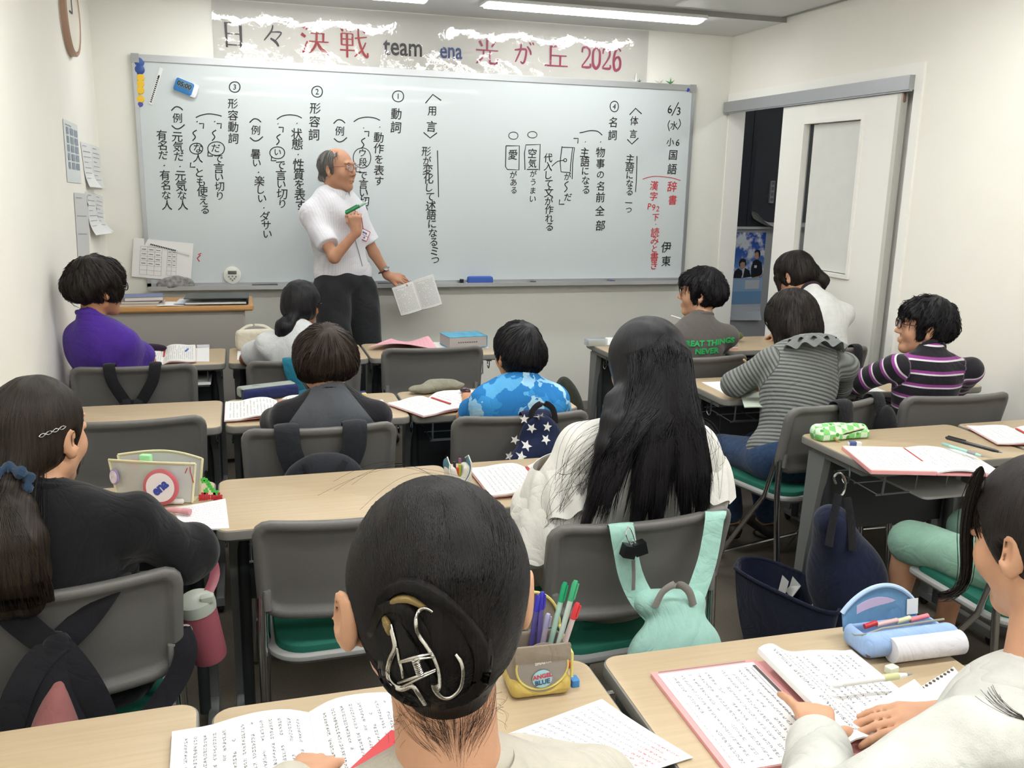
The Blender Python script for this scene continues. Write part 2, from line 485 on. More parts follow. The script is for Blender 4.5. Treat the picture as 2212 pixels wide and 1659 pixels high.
# rolled paper lying on the ledge
r = MB(); r.sheet(14, 10, lambda u, v: (3.84+u*.5, CY-.07+.05*v+.06*math.sin(v*PI)*(1-u), 1.232+.10*max(0, (.3-u)/.3)**1.4*(1-.4*v)+.03*math.sin(v*PI)), .001)
tag(r.build('paper_roll', mat('paper_grey', 'c9cac8', .6)), 'curled white paper lying on the corridor ledge', 'paper')
# poster
P0, P1, P2 = at(1587, 502, y=CY-.004), at(1655, 502.6, y=CY-.004), at(1576, 692, y=CY-.004)
PX0, PX1, PZ1, PZ0 = P0.x, P1.x, P0.z, P2.z
Mpo = mat('poster_sky', '3a6fc4', .35)
nt, N, L = nodes(Mpo); tc = N.new('ShaderNodeTexCoord'); sp = N.new('ShaderNodeSeparateXYZ'); L.new(tc.outputs['UV'], sp.inputs[0])
mp = N.new('ShaderNodeMapping'); mp.inputs['Scale'].default_value = (2.6, 5.5, 1); mp.inputs['Rotation'].default_value = (0, 0, -.5); L.new(tc.outputs['UV'], mp.inputs[0])
ns = N.new('ShaderNodeTexNoise'); ns.inputs['Scale'].default_value = 1.1; ns.inputs['Detail'].default_value = 6; ns.inputs['Roughness'].default_value = .6; L.new(mp.outputs[0], ns.inputs['Vector'])
cr = N.new('ShaderNodeValToRGB'); L.new(ns.outputs['Fac'], cr.inputs[0]); e = cr.color_ramp
e.elements[0].position = .47; e.elements[0].color = (0, 0, 0, 1); e.elements[1].position = .58; e.elements[1].color = (1, 1, 1, 1)
g = N.new('ShaderNodeValToRGB'); L.new(sp.outputs['Y'], g.inputs[0]); e = g.color_ramp
e.elements[0].position = 0; e.elements[0].color = lin('d5dbe4'); e.elements[1].position = 1; e.elements[1].color = lin('2c4fae')
for p_, c_ in ((.18, 'd5dbe4'), (.185, '86aed8'), (.33, '7fb0e0'), (.335, 'a5c6e8'), (.47, 'a9c9ec'), (.48, '8db8ea'), (.75, '3f6cc6')):
    q = e.elements.new(p_); q.color = lin(c_)
up = math_node(N, L, 'GREATER_THAN', sp.outputs['Y'], .48)
L.new(mixc(N, L, math_node(N, L, 'MULTIPLY', up, cr.outputs[0]), g.outputs[0], lin('e9eef6')), N['Principled BSDF'].inputs['Base Color'])
w_, h_ = PX1-PX0, PZ1-PZ0
po = thing('poster', 'tall blue sky poster with two people in dark clothes, seen through the door gap', 'poster', (PX0, CY-.004, PZ0))
b = MB(); b.sheet(4, 20, lambda u, v: (u*w_, -.012*max(0, .12-v)/.12*u*3, v*h_), .0015, axis=(0, 1, 0)); b.build('poster_sheet', Mpo, po, smooth=False)
Mb = mat('poster_black', '23252e', .5); Ms = mat('poster_skin', 'caa08a', .5); Mw = mat('poster_white', 'dfe4ee', .5)
def flat(mb, pts, y): mb.add([(x*w_, -y, z*h_) for x, z in pts]+[(x*w_, -y+.0006, z*h_) for x, z in pts], [tuple(range(len(pts)))[::-1], tuple(range(len(pts), 2*len(pts)))]+[(i, (i+1) % len(pts), (i+1) % len(pts)+len(pts), i+len(pts)) for i in range(len(pts))])
b = MB(); flat(b, [(.06, .485), (.08, .56), (.2, .6), (.3, .57), (.42, .6), (.56, .57), (.62, .5), (.62, .485)], .002)
flat(b, [(.62, .49), (.6, .6), (.66, .68), (.78, .7), (.93, .66), (.98, .55), (.92, .49)], .002)
flat(b, [(.22, .62), (.2, .66), (.24, .7), (.33, .71), (.42, .69), (.44, .64), (.4, .62)], .0035); flat(b, [(.7, .74), (.68, .79), (.74, .81), (.84, .8), (.87, .76), (.84, .72)], .0035)
b.build('printed_clothes', Mb, po, smooth=False)
b = MB(); flat(b, [(.26, .6), (.24, .65), (.3, .67), (.39, .66), (.39, .61), (.34, .585)], .0045); flat(b, [(.7, .71), (.69, .76), (.74, .785), (.8, .77), (.82, .72), (.77, .695)], .0045)
flat(b, [(.6, .485), (.9, .51), (.96, .53), (.94, .5), (.8, .485)], .0045)
b.build('printed_skin', Ms, po, smooth=False)
b = MB(); flat(b, [(.3, .6), (.34, .53), (.31, .49), (.36, .49), (.4, .6)], .0035); flat(b, [(.7, .6), (.7, .63), (.78, .63), (.78, .6)], .0035); flat(b, [(.45, .36), (.45, .46), (.9, .46), (.9, .36)], .0035)
flat(b, [(.35, .485), (.62, .5), (.66, .487), (.6, .48)], .0055)
b.build('printed_white', Mw, po, smooth=False)
# ---------------------------------------------------------------- ceiling lamps
Memit = mat('lamp_tube', 'ffffff', .5, emit=1)
b_ = Memit.node_tree.nodes['Principled BSDF']; b_.inputs['Emission Color'].default_value = (.985, 1, .985, 1); b_.inputs['Emission Strength'].default_value = LAMP
Mfront = mat('lamp_tube_front', 'ffffff', .5, emit=1); b_ = Mfront.node_tree.nodes['Principled BSDF']; b_.inputs['Emission Color'].default_value = (.985, 1, .985, 1); b_.inputs['Emission Strength'].default_value = LAMP*.6
Mcase = mat('lamp_case', 'd8d8d6', .5)
def lamp(x, y, label):
    t = thing('ceiling_lamp', label, 'ceiling light', (x, y, 2.505 if y > 5 else 2.53), 0, 'led tube lamps on the ceiling')
    b = MB(); b.rbox(1.34, .19, -.018, .0, .02, .003); b.build('lamp_case', Mcase, t)
    b = MB(); b.tube([(-.655, 0, -.02), (-.65, 0, -.02), (.65, 0, -.02), (.655, 0, -.02)], [.05, .078, .078, .05], 14, flat=.2, up=(0, 0, 1)); b.build('lamp_tube', Mfront if y > 5 else Memit, t)
lamp(2.015, 5.13, 'bright white tube lamp on the ceiling, whole above the whiteboard')
lamp(.37, 5.13, 'bright white tube lamp on the ceiling, cut off by the top edge')
for y in (3.0, 1.0, -.6):
    for x in (.37, 2.015): lamp(x, y, 'ceiling tube lamp above the pupils')
cl = lamp
t = thing('ceiling_lamp', 'tube lamp on the corridor ceiling', 'ceiling light', (4.2, 4.6, 2.6), PI/2)
b = MB(); b.tube([(-.6, 0, -.04), (.6, 0, -.04)], .03, 10); b.build('lamp_tube', Memit, t)
b = MB(); b.rbox(1.25, .1, -.02, 0, .02, .003); b.build('lamp_case', Mcase, t)
# ceiling outlet fragment seen at the top edge
t = MB(); t.rbox(.3, .3, -.012, 0, .02, .003, M=Tm(2.55, 4.78, 2.53)); tag(t.build('ceiling_vent', Mcase), 'white square ceiling vent at the top edge beside the lamp', 'vent')
# wall clock on the left wall, seen edge-on
ck = at(158, 0, x=XL+.035)
t = thing('wall_clock', 'round wall clock with brown rim seen edge-on, top left', 'clock', (XL, ck.y+.0, 2.262))
MR = Rm(PI/2, 'Y')
b = MB(); b.lathe([(.19, 0), (.19, .012), (.178, .02), (.17, .03), (.165, .024), (0, .024)], 40, MR); b.build('clock_case', mat('clock_white', 'd9d3c6', .5), t)
b = MB(); b.lathe([(.193, .004), (.193, .028), (.186, .034), (.178, .03), (.178, .004)], 40, MR); b.build('rim', mat('clock_brown', 'a98874', .45), t)
b = MB(); b.box(.026, .028, -.004, .004, 0, .09); b.box(.026, .028, -.07, 0, -.004, .004); b.build('hands', mat('ink_black', '1d1f22', .5), t, smooth=False)
# ---------------------------------------------------------------- whiteboard
BX0, BX1, BZ0, BZ1 = -.529, 2.936, .890, 2.180
YBd = YF-.022       # writing surface
wb = thing('whiteboard', 'wide magnetic whiteboard covered in black handwriting, aluminium frame', 'whiteboard', ((BX0+BX1)/2, YF, BZ0))
OX, OY, OZ = wb.location
def W(mb, name, m, **k):
    me = mb.mesh(name); me.transform(Matrix.Translation(-wb.location)); return setmesh(name, me, m, wb, **k)
b = MB(); b.box(BX0+.01, BX1-.01, YBd, YF-.001, BZ0+.01, BZ1-.01)
W(b, 'board_surface', mat('board_white', 'c6cdcf', .22, spec=.35, coat=.15), smooth=False)
b = MB()
b.box(BX0, BX1, YBd-.008, YF, BZ1-.036, BZ1); b.box(BX0, BX1, YBd-.004, YBd, BZ1-.03, BZ1-.006)
b.box(BX0, BX0+.022, YBd-.008, YF, BZ0, BZ1-.036); b.box(BX1-.022, BX1, YBd-.008, YF, BZ0, BZ1-.036); b.box(BX0, BX1, YBd-.008, YF, BZ0-.004, BZ0+.02)
W(b, 'frame', Malu, smooth=False)
for x in (BX0-.003, BX1-.037):
    b = MB(); b.box(x, x+.04, YBd-.012, YF, BZ1-.045, BZ1+.003); W(b, 'corner_cap', mat('cap_grey', '9c9e9d', .5), smooth=False)
b = MB(); b.box(BX0+.01, BX1-.01, YBd-.07, YBd-.008, BZ0-.012, BZ0-.004); b.box(BX0+.01, BX1-.01, YBd-.075, YBd-.07, BZ0-.016, BZ0+.008)
W(b, 'tray', mat('tray_alu', 'c9cccd', .35, .7), smooth=False)
Mink = mat('marker_ink', '16181b', .45); Mred = mat('marker_red', 'c03038', .45)
def bp_(px, py, dy=.0012): return at(px, py, y=YBd-dy)
def glyph(mb, ch, px, py, s, rot=0):
    """one handwritten character centred on the board spot seen at px,py; s in photo pixels"""
    p = bp_(px, py); d = (bp_(px, py+s)-p).length
    me = GL.get(ch)
    if me is None: me = GL[ch] = text_mesh(ch, 1.0, .0, .0)
    a = rot+random.uniform(-.05, .05)
    ex = Vector((math.cos(a), 0, math.sin(a))); ez = Vector((-math.sin(a)+.06, 0, math.cos(a)))
    sc = d*1.02*random.uniform(.95, 1.06)
    xs = [v.co.x for v in me.vertices]; ys = [v.co.y for v in me.vertices]
    cx, cy_ = (min(xs)+max(xs))/2, (min(ys)+max(ys))/2
    big = ch not in 'いしつてでにをがなるすりだとも・うくえまあれの'
    sx = .93 if big else .85
    for k_ in (-.011, .011):
        V = [p + ex*((v.co.x-cx+k_)*sc*sx) + ez*((v.co.y-cy_+k_)*sc*(.95 if big else .85)) + Vector((0, -.0002*(k_ > 0), 0)) for v in me.vertices]
        mb.add(V, [tuple(q.vertices) for q in me.polygons])
GL = {}
def stroke(mb, pts, w=2.4, smooth=True):
    P = [bp_(*p) for p in pts]
    if smooth and len(P) > 2: P = catmull(P, 6)
    r = (bp_(900+w, 400)-bp_(900, 400)).length/2
    mb.tube(P, r, 6, flat=.15, up=(0, 1, 0))
def column(mb, s, x0, y0, x1, y1, size):
    n = len(s)
    for i, ch in enumerate(s):
        t = i/max(n-1, 1)
        if ch == '・': stroke(mb, [(x0+(x1-x0)*t, y0+(y1-y0)*t), (x0+(x1-x0)*t+1.5, y0+(y1-y0)*t+1.5)], 3); continue
        glyph(mb, ch, x0+(x1-x0)*t, y0+(y1-y0)*t, size)
def circ(mb, cx, cy, rx, ry, w=1.8, a0=0, a1=6.5):
    stroke(mb, [(cx+rx*math.cos(a0+(a1-a0)*i/16), cy+ry*math.sin(a0+(a1-a0)*i/16)*(1+.03*math.sin(i))) for i in range(17)], w)
def arc(mb, xa, ya, xb, yb, yp): stroke(mb, [(xa, ya), (xa+(xb-xa)*.2, yp+2), (xa+(xb-xa)*.5, yp-1), (xa+(xb-xa)*.8, yp+1), (xb, yb)], 2)
def hook(mb, x, y): stroke(mb, [(x-5, y-6), (x+5, y-6), (x+4, y+5)], 2.2, False)
def hook2(mb, x, y): stroke(mb, [(x-4, y-6), (x-5, y+4), (x+6, y+4)], 2.2, False)
def wave(mb, x, y): stroke(mb, [(x+5, y-11), (x-3, y-5), (x+2, y+4), (x-4, y+12)], 2.2)
def paren(mb, x, y, s): 
    stroke(mb, [(x-13, y-16), (x-4, y-24), (x+5, y-23), (x+12, y-17)], 2.2); glyph(mb, s, x, y, 23)
    stroke(mb, [(x-12, y+16), (x-3, y+23), (x+6, y+22), (x+16, y+14)], 2.2)
def note(name, fn, m=None):
    b = MB(); fn(b); W(b, name, m or Mink, smooth=False)
def n3(b):
    circ(b, 507, 188, 11.5, 11.5, 2); glyph(b, '3', 507, 188, 17); column(b, '形容動詞', 503, 224, 504, 299, 25)
    arc(b, 423, 254, 479, 251, 247)
    for x0, xs in ((463, 'だ'), (425, 'な')):
        stroke(b, [(x0, 262), (x0+1.5, 263.5)], 3); hook(b, x0+10, 273); wave(b, x0-1 if x0 > 450 else x0-5, 292); glyph(b, xs, x0+3, 320, 24)
    circ(b, 467, 321, 18, 15); circ(b, 424, 321, 14, 12); hook2(b, 454, 333); column(b, 'で言い切り', 472, 343, 475, 423, 24)
    glyph(b, '人', 428, 341, 24); hook2(b, 416, 357); column(b, 'とも使える', 431, 373, 443, 453, 25)
def n3b(b):
    paren(b, 383, 255, '例'); column(b, '元気だ・元気な人', 383, 296, 395, 443, 25); column(b, '有名だ・有名な人', 349, 292, 361, 443, 24)
def n2(b):
    circ(b, 685, 198, 11.5, 12, 2); glyph(b, '2', 685, 198, 17); column(b, '形容詞', 681, 234, 678, 291, 26)
    arc(b, 598, 258, 652, 255, 249); stroke(b, [(641, 266), (642, 267)], 3); column(b, '状態・性質を表す', 641, 289, 649, 443, 27)
    stroke(b, [(600, 267), (601, 268)], 3); hook(b, 607, 281); wave(b, 601, 301); glyph(b, 'い', 600, 329, 20); circ(b, 599, 330, 16, 13); hook2(b, 591, 343)
    column(b, 'で言い切り', 606, 357, 610, 440, 25)
def n2b(b): paren(b, 552, 281, '例'); column(b, '暑い・楽しい・ダサい', 552, 333, 578, 506, 24)
def n1(b):
    circ(b, 860, 208, 12, 12, 2); glyph(b, '1', 860, 208, 17); column(b, '動詞', 856, 246, 855, 275, 27)
    arc(b, 764, 263, 821, 260, 254); stroke(b, [(820, 274), (821, 275)], 3); column(b, '動作を表す', 818, 297, 819, 391, 26)
    stroke(b, [(785, 276), (786, 277)], 3); hook(b, 792, 290); wave(b, 784, 309); glyph(b, 'ウ', 783, 330, 19); glyph(b, '段', 784, 350, 21); circ(b, 782, 341, 19, 22, 1.6)
    hook2(b, 774, 367); column(b, 'で言い切り', 784, 379, 788, 454, 24); paren(b, 733.5, 283, '例')
def ny(b):
    stroke(b, [(919, 223), (935, 204), (953, 217)], 2.4, False); glyph(b, '用', 933, 240, 24); glyph(b, '言', 932, 273, 25)
    stroke(b, [(915, 286), (929, 298), (944, 287)], 2.4, False); column(b, '形が変化して述語になるミつ', 921, 327, 940, 562, 24)
    stroke(b, [(945, 325), (946.5, 380), (947.5, 426)], 2)
def n4(b):
    circ(b, 1327, 230, 9, 11.5, 2); glyph(b, '4', 1327, 230, 17); column(b, '名詞', 1324, 264, 1323, 292, 24)
    arc(b, 1252, 287, 1301, 292, 283); stroke(b, [(1297, 306), (1298, 307)], 3); column(b, '物事の名前', 1297, 329, 1297, 426, 23); column(b, '全部', 1296, 455, 1297, 487, 24)
    stroke(b, [(1264, 306), (1265, 307)], 3); column(b, '主語になる', 1263, 329, 1266, 410, 23); hook(b, 1244, 305)
    for dx in (0, 4): stroke(b, [(1214, 318), (1237+dx, 319), (1233+dx, 352), (1232+dx, 371 + dx*4)], 2, False)
    stroke(b, [(1214, 316), (1210, 350), (1212, 371), (1232, 373)], 2, False); circ(b, 1221, 346, 3, 3.5, 1.8); stroke(b, [(1218, 346), (1204, 349), (1192, 359)], 1.8)
    column(b, 'が', 1226, 381, 1226, 381, 20); wave(b, 1223, 403); glyph(b, 'だ', 1227, 426, 21); hook2(b, 1213, 437); column(b, '代入して文が作れる', 1184, 341, 1187, 490, 23)
    stroke(b, [(1134, 367), (1133, 330), (1136, 313), (1167, 312), (1165, 368)], 2, False); stroke(b, [(1138, 366), (1163, 366)], 2); column(b, '空気', 1150, 331, 1150, 353, 22)
    column(b, 'がうまい', 1152, 375, 1151, 430, 19); stroke(b, [(1093, 315), (1122, 315), (1121, 367), (1096, 366), (1092, 360), (1093, 315)], 2, False)
    glyph(b, '愛', 1108, 334, 24); column(b, 'がある', 1109, 377, 1110, 411, 19); circ(b, 1109, 293, 10, 8, 1.5); circ(b, 1150, 291, 10, 7, 1.5)
def nt_(b):
    stroke(b, [(1360, 248), (1373, 234), (1386, 246)], 2.4, False); glyph(b, '体', 1370, 261, 23); glyph(b, '言', 1368, 289, 21)
    stroke(b, [(1355, 301), (1365, 311), (1379, 298)], 2.4, False); column(b, '主語になる', 1361, 343, 1360, 414, 22); column(b, '一つ', 1358, 438, 1358, 454, 19); stroke(b, [(1376, 337), (1375, 380), (1373, 415)], 2)
def nd(b):
    glyph(b, '6', 1447, 236, 26, .1); stroke(b, [(1466, 221), (1451, 250)], 2.2); glyph(b, '3', 1466, 240, 24, .1)
    stroke(b, [(1447, 260), (1443, 270), (1446, 283)], 2); stroke(b, [(1467, 257), (1470, 268), (1463, 280)], 2); glyph(b, '水', 1456, 271, 20)
    glyph(b, '小', 1448, 307, 20); glyph(b, '6', 1464, 308, 21); column(b, '国語', 1454, 335, 1452, 365, 24); column(b, '伊東', 1439, 534, 1439, 564, 25)
def nr(b):
    stroke(b, [(1388, 387), (1405, 382), (1422, 381), (1450, 384), (1470, 390)], 1.6); column(b, '辞書', 1452, 403, 1453, 432, 24)
    column(b, '漢字', 1413, 401, 1412, 424, 22); glyph(b, 'P', 1403, 446, 19); glyph(b, '9', 1412, 448, 18); glyph(b, '2', 1421, 451, 16); glyph(b, '下', 1416, 470, 19)
    stroke(b, [(1416, 484), (1417, 485)], 2.6); column(b, '読みと書き', 1415, 502, 1413, 573, 21)
    stroke(b, [(433, 551), (426, 558), (431, 565)], 2.2, False); stroke(b, [(428, 550), (435, 547)], 1.8)
for nm, fn, mm in (('handwriting', n3, None), ('handwriting', n3b, None), ('handwriting', n2, None), ('handwriting', n2b, None), ('handwriting', n1, None), ('handwriting', ny, None), ('handwriting', n4, None), ('handwriting', nt_, None), ('handwriting', nd, None)):
    note(nm, fn, mm)
b = MB(); nr(b); o = W(b, 'handwriting', Mred, smooth=False); o['label'] = 'red handwriting at the right end'
# things on the board
def disc(px, py, r, col, label, name='magnet', h=.008, group=None, cat='magnet'):
    p = at(px, py, y=YBd-.004)
    b = MB(); b.lathe([(r, 0), (r, h*.6), (r*.85, h), (0, h*1.05)], 20, Rm(PI/2, 'X'))
    o = b.build(name, mat('mag_'+col, col, .35)); o.location = (p.x, YBd, p.z); tag(o, label, cat, group); return o
disc(300, 134, .028, '31559c', 'large blue round magnet, topmost at the left edge of the board')
disc(301, 150, .028, '2f4f92', 'large blue round magnet just below the topmost blue one')
for y, l in ((168, 'yellow round magnet directly below the blue pair'), (181, 'second yellow round magnet from the top'), (195, 'third yellow round magnet from the top'), (214, 'yellow round magnet set apart, lowest of the yellow')):
    disc(303, y, .0215, 'e3b92f', l, group='yellow magnets in a column')
disc(303, 225, .0145, '4b4fa0', 'small violet magnet at the foot of the magnet column')
disc(1486.5, 194, .012, '2b37a6', 'tiny blue magnet in the top right corner of the board')
# magnetic paper bar with print
def board_box(name, label, cat, c0, c1, w, th, m, parts=None):
    a, b2 = at(*c0, y=YBd), at(*c1, y=YBd); d = b2-a
    t = thing(name, label, cat, a); F_ = frame((0, 0, 0), x=d, z=(0, -1, 0))
    b = MB(); b.box(0, d.length, -w/2, w/2, 0, th, F_); b.build('body', m, t, smooth=False)
    return t, F_, d.length
t, F_, ln = board_box('ruler', 'thin white printed magnetic strip slanting at the upper left of the board', 'ruler', (325, 225), (349, 147), .018, .004, mat('strip_white', 'dfe0e0', .4))
b = MB()
for i in range(14): b.box(.01+i*.011, .017+i*.011, -.004, .006, .004, .0045, F_)
b.box(ln*.72, ln*.8, -.003, .004, .004, .0045, F_); b.build('print', Mink, t, smooth=False)
# blue timer 05:00
pt = at(400, 189, y=YBd)
t = thing('timer', 'blue and white digital timer reading 05:00 stuck on the board', 'timer', pt); F_ = frame((0, 0, 0), x=(math.cos(-.36), 0, math.sin(-.36)), z=(0, -1, 0))
b = MB(); b.rbox(.125, .076, .001, .022, .014, .005, c=(.008, 0), M=F_); b.build('body', mat('timer_white', 'e2e6ea', .35), t)
b = MB(); b.rbox(.1, .072, .004, .0245, .012, .002, c=(-.006, 0), M=F_); b.build('front_panel', mat('timer_blue', '2b74b5', .35), t)
b = MB(); b.rbox(.078, .038, .02, .0255, .004, .0005, c=(-.006, .008), M=F_); b.build('screen', mat('lcd', '5d7a8c', .3), t)
b = MB(); add_mesh(b, text_mesh('05:00', .035, .0003, .0006), F_@Tm(-.006, .008, .026)); b.build('digits', Mink, t, smooth=False)
# round timer
pt = at(502, 594, y=YBd)
t = thing('timer', 'small round white timer with grey screen and buttons, low on the board', 'timer', pt); F_ = frame((0, 0, 0), x=(1, 0, 0), z=(0, -1, 0))
b = MB(); b.lathe([(.048, 0), (.052, .008), (.05, .018), (.04, .022), (0, .022)], 28, F_); b.build('body', mat('timer_cream', 'dcdcd4', .35), t)
b = MB(); b.rbox(.05, .02, .022, .0245, .003, .0005, c=(0, .017), M=F_); b.build('screen', mat('lcd2', '565c58', .3), t)
for i, (x, y) in enumerate(((-.02, -.008), (0, -.006), (.02, -.008), (-.011, -.02), (.011, -.02), (0, -.03))):
    b = MB(); b.lathe([(.0055, .022), (.005, .025), (0, .0252)], 10, F_@Tm(x, y, 0)); b.build('button', mat('btn_grey', '7c817d', .5), t)
# schedule sheet with table, held by a printed strip
TL, TR, BL = at(289, 513, y=YBd-.004), at(418, 526, y=YBd-.004), at(284, 597, y=YBd-.004)
ux = (TR-TL); uz = (TL-BL)
t = thing('schedule_sheet', 'white printed timetable sheet hanging off the lower left corner of the board', 'paper', BL)
b = MB(); b.sheet(10, 6, lambda u, v: ux*u+uz*v+Vector((0, -.006*math.sin(u*PI)-.004*(1-v), 0)), .0008, axis=(0, -1, 0)); b.build('sheet', mat('paper', 'e2e2e0', .6), t)
b = MB(); G = frame(Vector((0, -.0115, 0)), x=ux, z=(0, -1, 0)); lx, lz = ux.length, uz.length
for (a0, a1, z0, z1, nc, nr) in ((.13, .49, .08, .8, 3, 6), (.58, .74, .12, .78, 2, 6)):
    for i in range(nc+1): x = (a0+(a1-a0)*i/nc)*lx; b.box(x, x+.0008, z0*lz, z1*lz, .0, .0003, G)
    for j in range(nr+1): z = (z0+(z1-z0)*j/nr)*lz; b.box(a0*lx, a1*lx, z, z+.0008, 0, .0003, G)
    for i in range(nc):
        for j in range(2, nr): x = (a0+(a1-a0)*(i+.2)/nc)*lx; z = (z0+(z1-z0)*(j+.4)/nr)*lz; b.box(x, x+(a1-a0)*lx/nc*.6, z, z+.003, 0, .0003, G)
b.build('table_lines', mat('print_grey', '4b4d50', .6), t, smooth=False)
t, F_, ln = board_box('ruler', 'white printed magnetic strip holding the timetable sheet', 'ruler', (323, 527), (410, 549), .016, .012, mat('strip_white', 'dfe0e0', .4))
b = MB()
for i in range(15): b.box(.006+i*.0095, .013+i*.0095, -.004, .005, .012, .0125, F_)
b.build('print', Mink, t, smooth=False)
# tray items
TZ = BZ0-.004; TY = YBd-.04
def trayx(px): return at(px, 606, y=TY).x
Mstone = mat('stone_felt', '7f7d7b', .9, noise=.45, nscale=45, bump=.6, bscale=50)
F = Field(.005); xs = trayx(379)
F.ell((xs, TY, TZ+.02), (.1, .03, .05), k=.02); F.box((xs, TY, TZ+.012), (.095, .028, .012), .01, k=.02); F.post.append(folds(.005, 3, 60))
F.box((xs, TY, TZ-.045), (.2, .1, .0455), 0, cut=True, k=.002)
o = setmesh('board_eraser', F.mesh(origin=(xs, TY, TZ)), Mstone); o.location = (xs, TY, TZ); tag(o, 'grey speckled stone-like eraser lying at the left end of the tray', 'eraser')
xe = trayx(1037)
t = thing('board_eraser', 'blue cushioned board eraser lying on the tray', 'eraser', (xe, TY, TZ))
b = MB(); b.rbox(.165, .05, .008, .05, .012, .012); b.build('felt', mat('eraser_blue', '3c5aa8', .85, bump=.2), t)
b = MB(); b.rbox(.185, .052, 0, .01, .006, .002); b.build('base', mat('eraser_white', 'd8dadb', .5), t)
def marker(px, ln, col, label, cap='1c1e22', r=.008, rot=0, body='1c1e22'):
    x = trayx(px); t = thing('marker_pen', label, 'marker', (x, TY-.01, TZ+r+.0005), rot)
    b = MB(); b.tube([(-ln/2, 0, 0), (ln*.2, 0, 0)], r, 10); b.build('barrel', mat('mk_'+body, body, .4), t)
    b = MB(); b.tube([(ln*.2, 0, 0), (ln*.48, 0, 0), (ln*.5, 0, 0)], [r*1.12, r*1.1, r*.7], 10); b.build('cap', mat('mk_'+cap, cap, .35), t)
marker(572, .15, '', 'black marker pen lying on the tray left of the teacher')
marker(838, .13, '', 'black marker pen lying on the tray under the teacher\'s wrist')
for px, col, l, ln in ((998, '15171b', 'short black marker cap standing on the tray beside the blue eraser', .03), (1152, '1b1d22', 'small black marker cap on the tray to the right of the blue eraser', .012), (1323, '2a3672', 'small dark blue marker cap near the right end of the tray', .012)):
    x = trayx(px); b = MB(); b.lathe([(.012, 0), (.012, ln), (.009, ln+.003)] if ln > .02 else [(.02, 0), (.02, ln), (.016, ln+.002)], 14)
    o = b.build('marker_cap', mat('cap_'+col, col, .4)); o.location = (x, TY, TZ); tag(o, l, 'marker')  # loose marker caps without pens, modelled as short cylinders
b = MB(); b.tube([(0, 0, 0), (.01, 0, .035)], .002, 6); o = b.build('paper_clip', Mink); o.location = (trayx(991), TY+.0, TZ+.001); tag(o, 'thin black hook standing behind the black cap on the tray', 'clip')
# banner of clear vinyl above the board
A, B2 = at(457, 28, y=YF-.004), at(1400, 90, y=YF-.004)
Z0, Z1 = BZ1+.004, ZC-.006
ban = thing('banner', 'clear glossy vinyl banner with black, red, blue and pink lettering above the whiteboard', 'banner', (A.x, YF-.004, Z0))
Mv = bpy.data.materials.new('clear_vinyl'); Mv.use_nodes = True; nt, N, L = nodes(Mv); N.remove(N['Principled BSDF'])
out = N['Material Output']; gl = N.new('ShaderNodeBsdfGlossy'); gl.inputs['Roughness'].default_value = .06; tr = N.new('ShaderNodeBsdfTransparent'); mx = N.new('ShaderNodeMixShader')
tr.inputs[0].default_value = (.97, .965, .97, 1)
fr = N.new('ShaderNodeFresnel'); fr.inputs[0].default_value = 1.5; tc = N.new('ShaderNodeTexCoord')
mp = N.new('ShaderNodeMapping'); mp.inputs['Scale'].default_value = (1, 1, .7); L.new(tc.outputs['Object'], mp.inputs[0])
ns = N.new('ShaderNodeTexNoise'); ns.inputs['Scale'].default_value = 24; ns.inputs['Detail'].default_value = 3; L.new(mp.outputs[0], ns.inputs['Vector'])
bp = N.new('ShaderNodeBump'); bp.inputs['Strength'].default_value = .2; bp.inputs['Distance'].default_value = .006
L.new(ns.outputs['Fac'], bp.inputs['Height']); L.new(bp.outputs[0], gl.inputs['Normal']); L.new(bp.outputs[0], fr.inputs['Normal'])
L.new(math_node(N, L, 'MULTIPLY', fr.outputs[0], 1.3), mx.inputs[0]); L.new(tr.outputs[0], mx.inputs[1]); L.new(gl.outputs[0], mx.inputs[2]); L.new(mx.outputs[0], out.inputs[0])
bw, bh = B2.x-A.x, Z1-Z0
rs = np.random.RandomState(4); ph = rs.rand(12)*6.28
def wr(u, v):
    x, z = u*bw, v*bh
    d = 2*(.0008*math.sin(x*5+ph[0])+.0005*math.sin(x*17+z*9+ph[1])*math.sin(z*14+ph[2]))+.0004*math.sin(x*41+ph[3]+2*math.sin(z*20))*math.sin(z*30+ph[4])
    return (x, -.004-d, z)
b = MB(); b.sheet(200, 26, wr, .0004, axis=(0, -1, 0)); b.build('vinyl_sheet', Mv, ban)
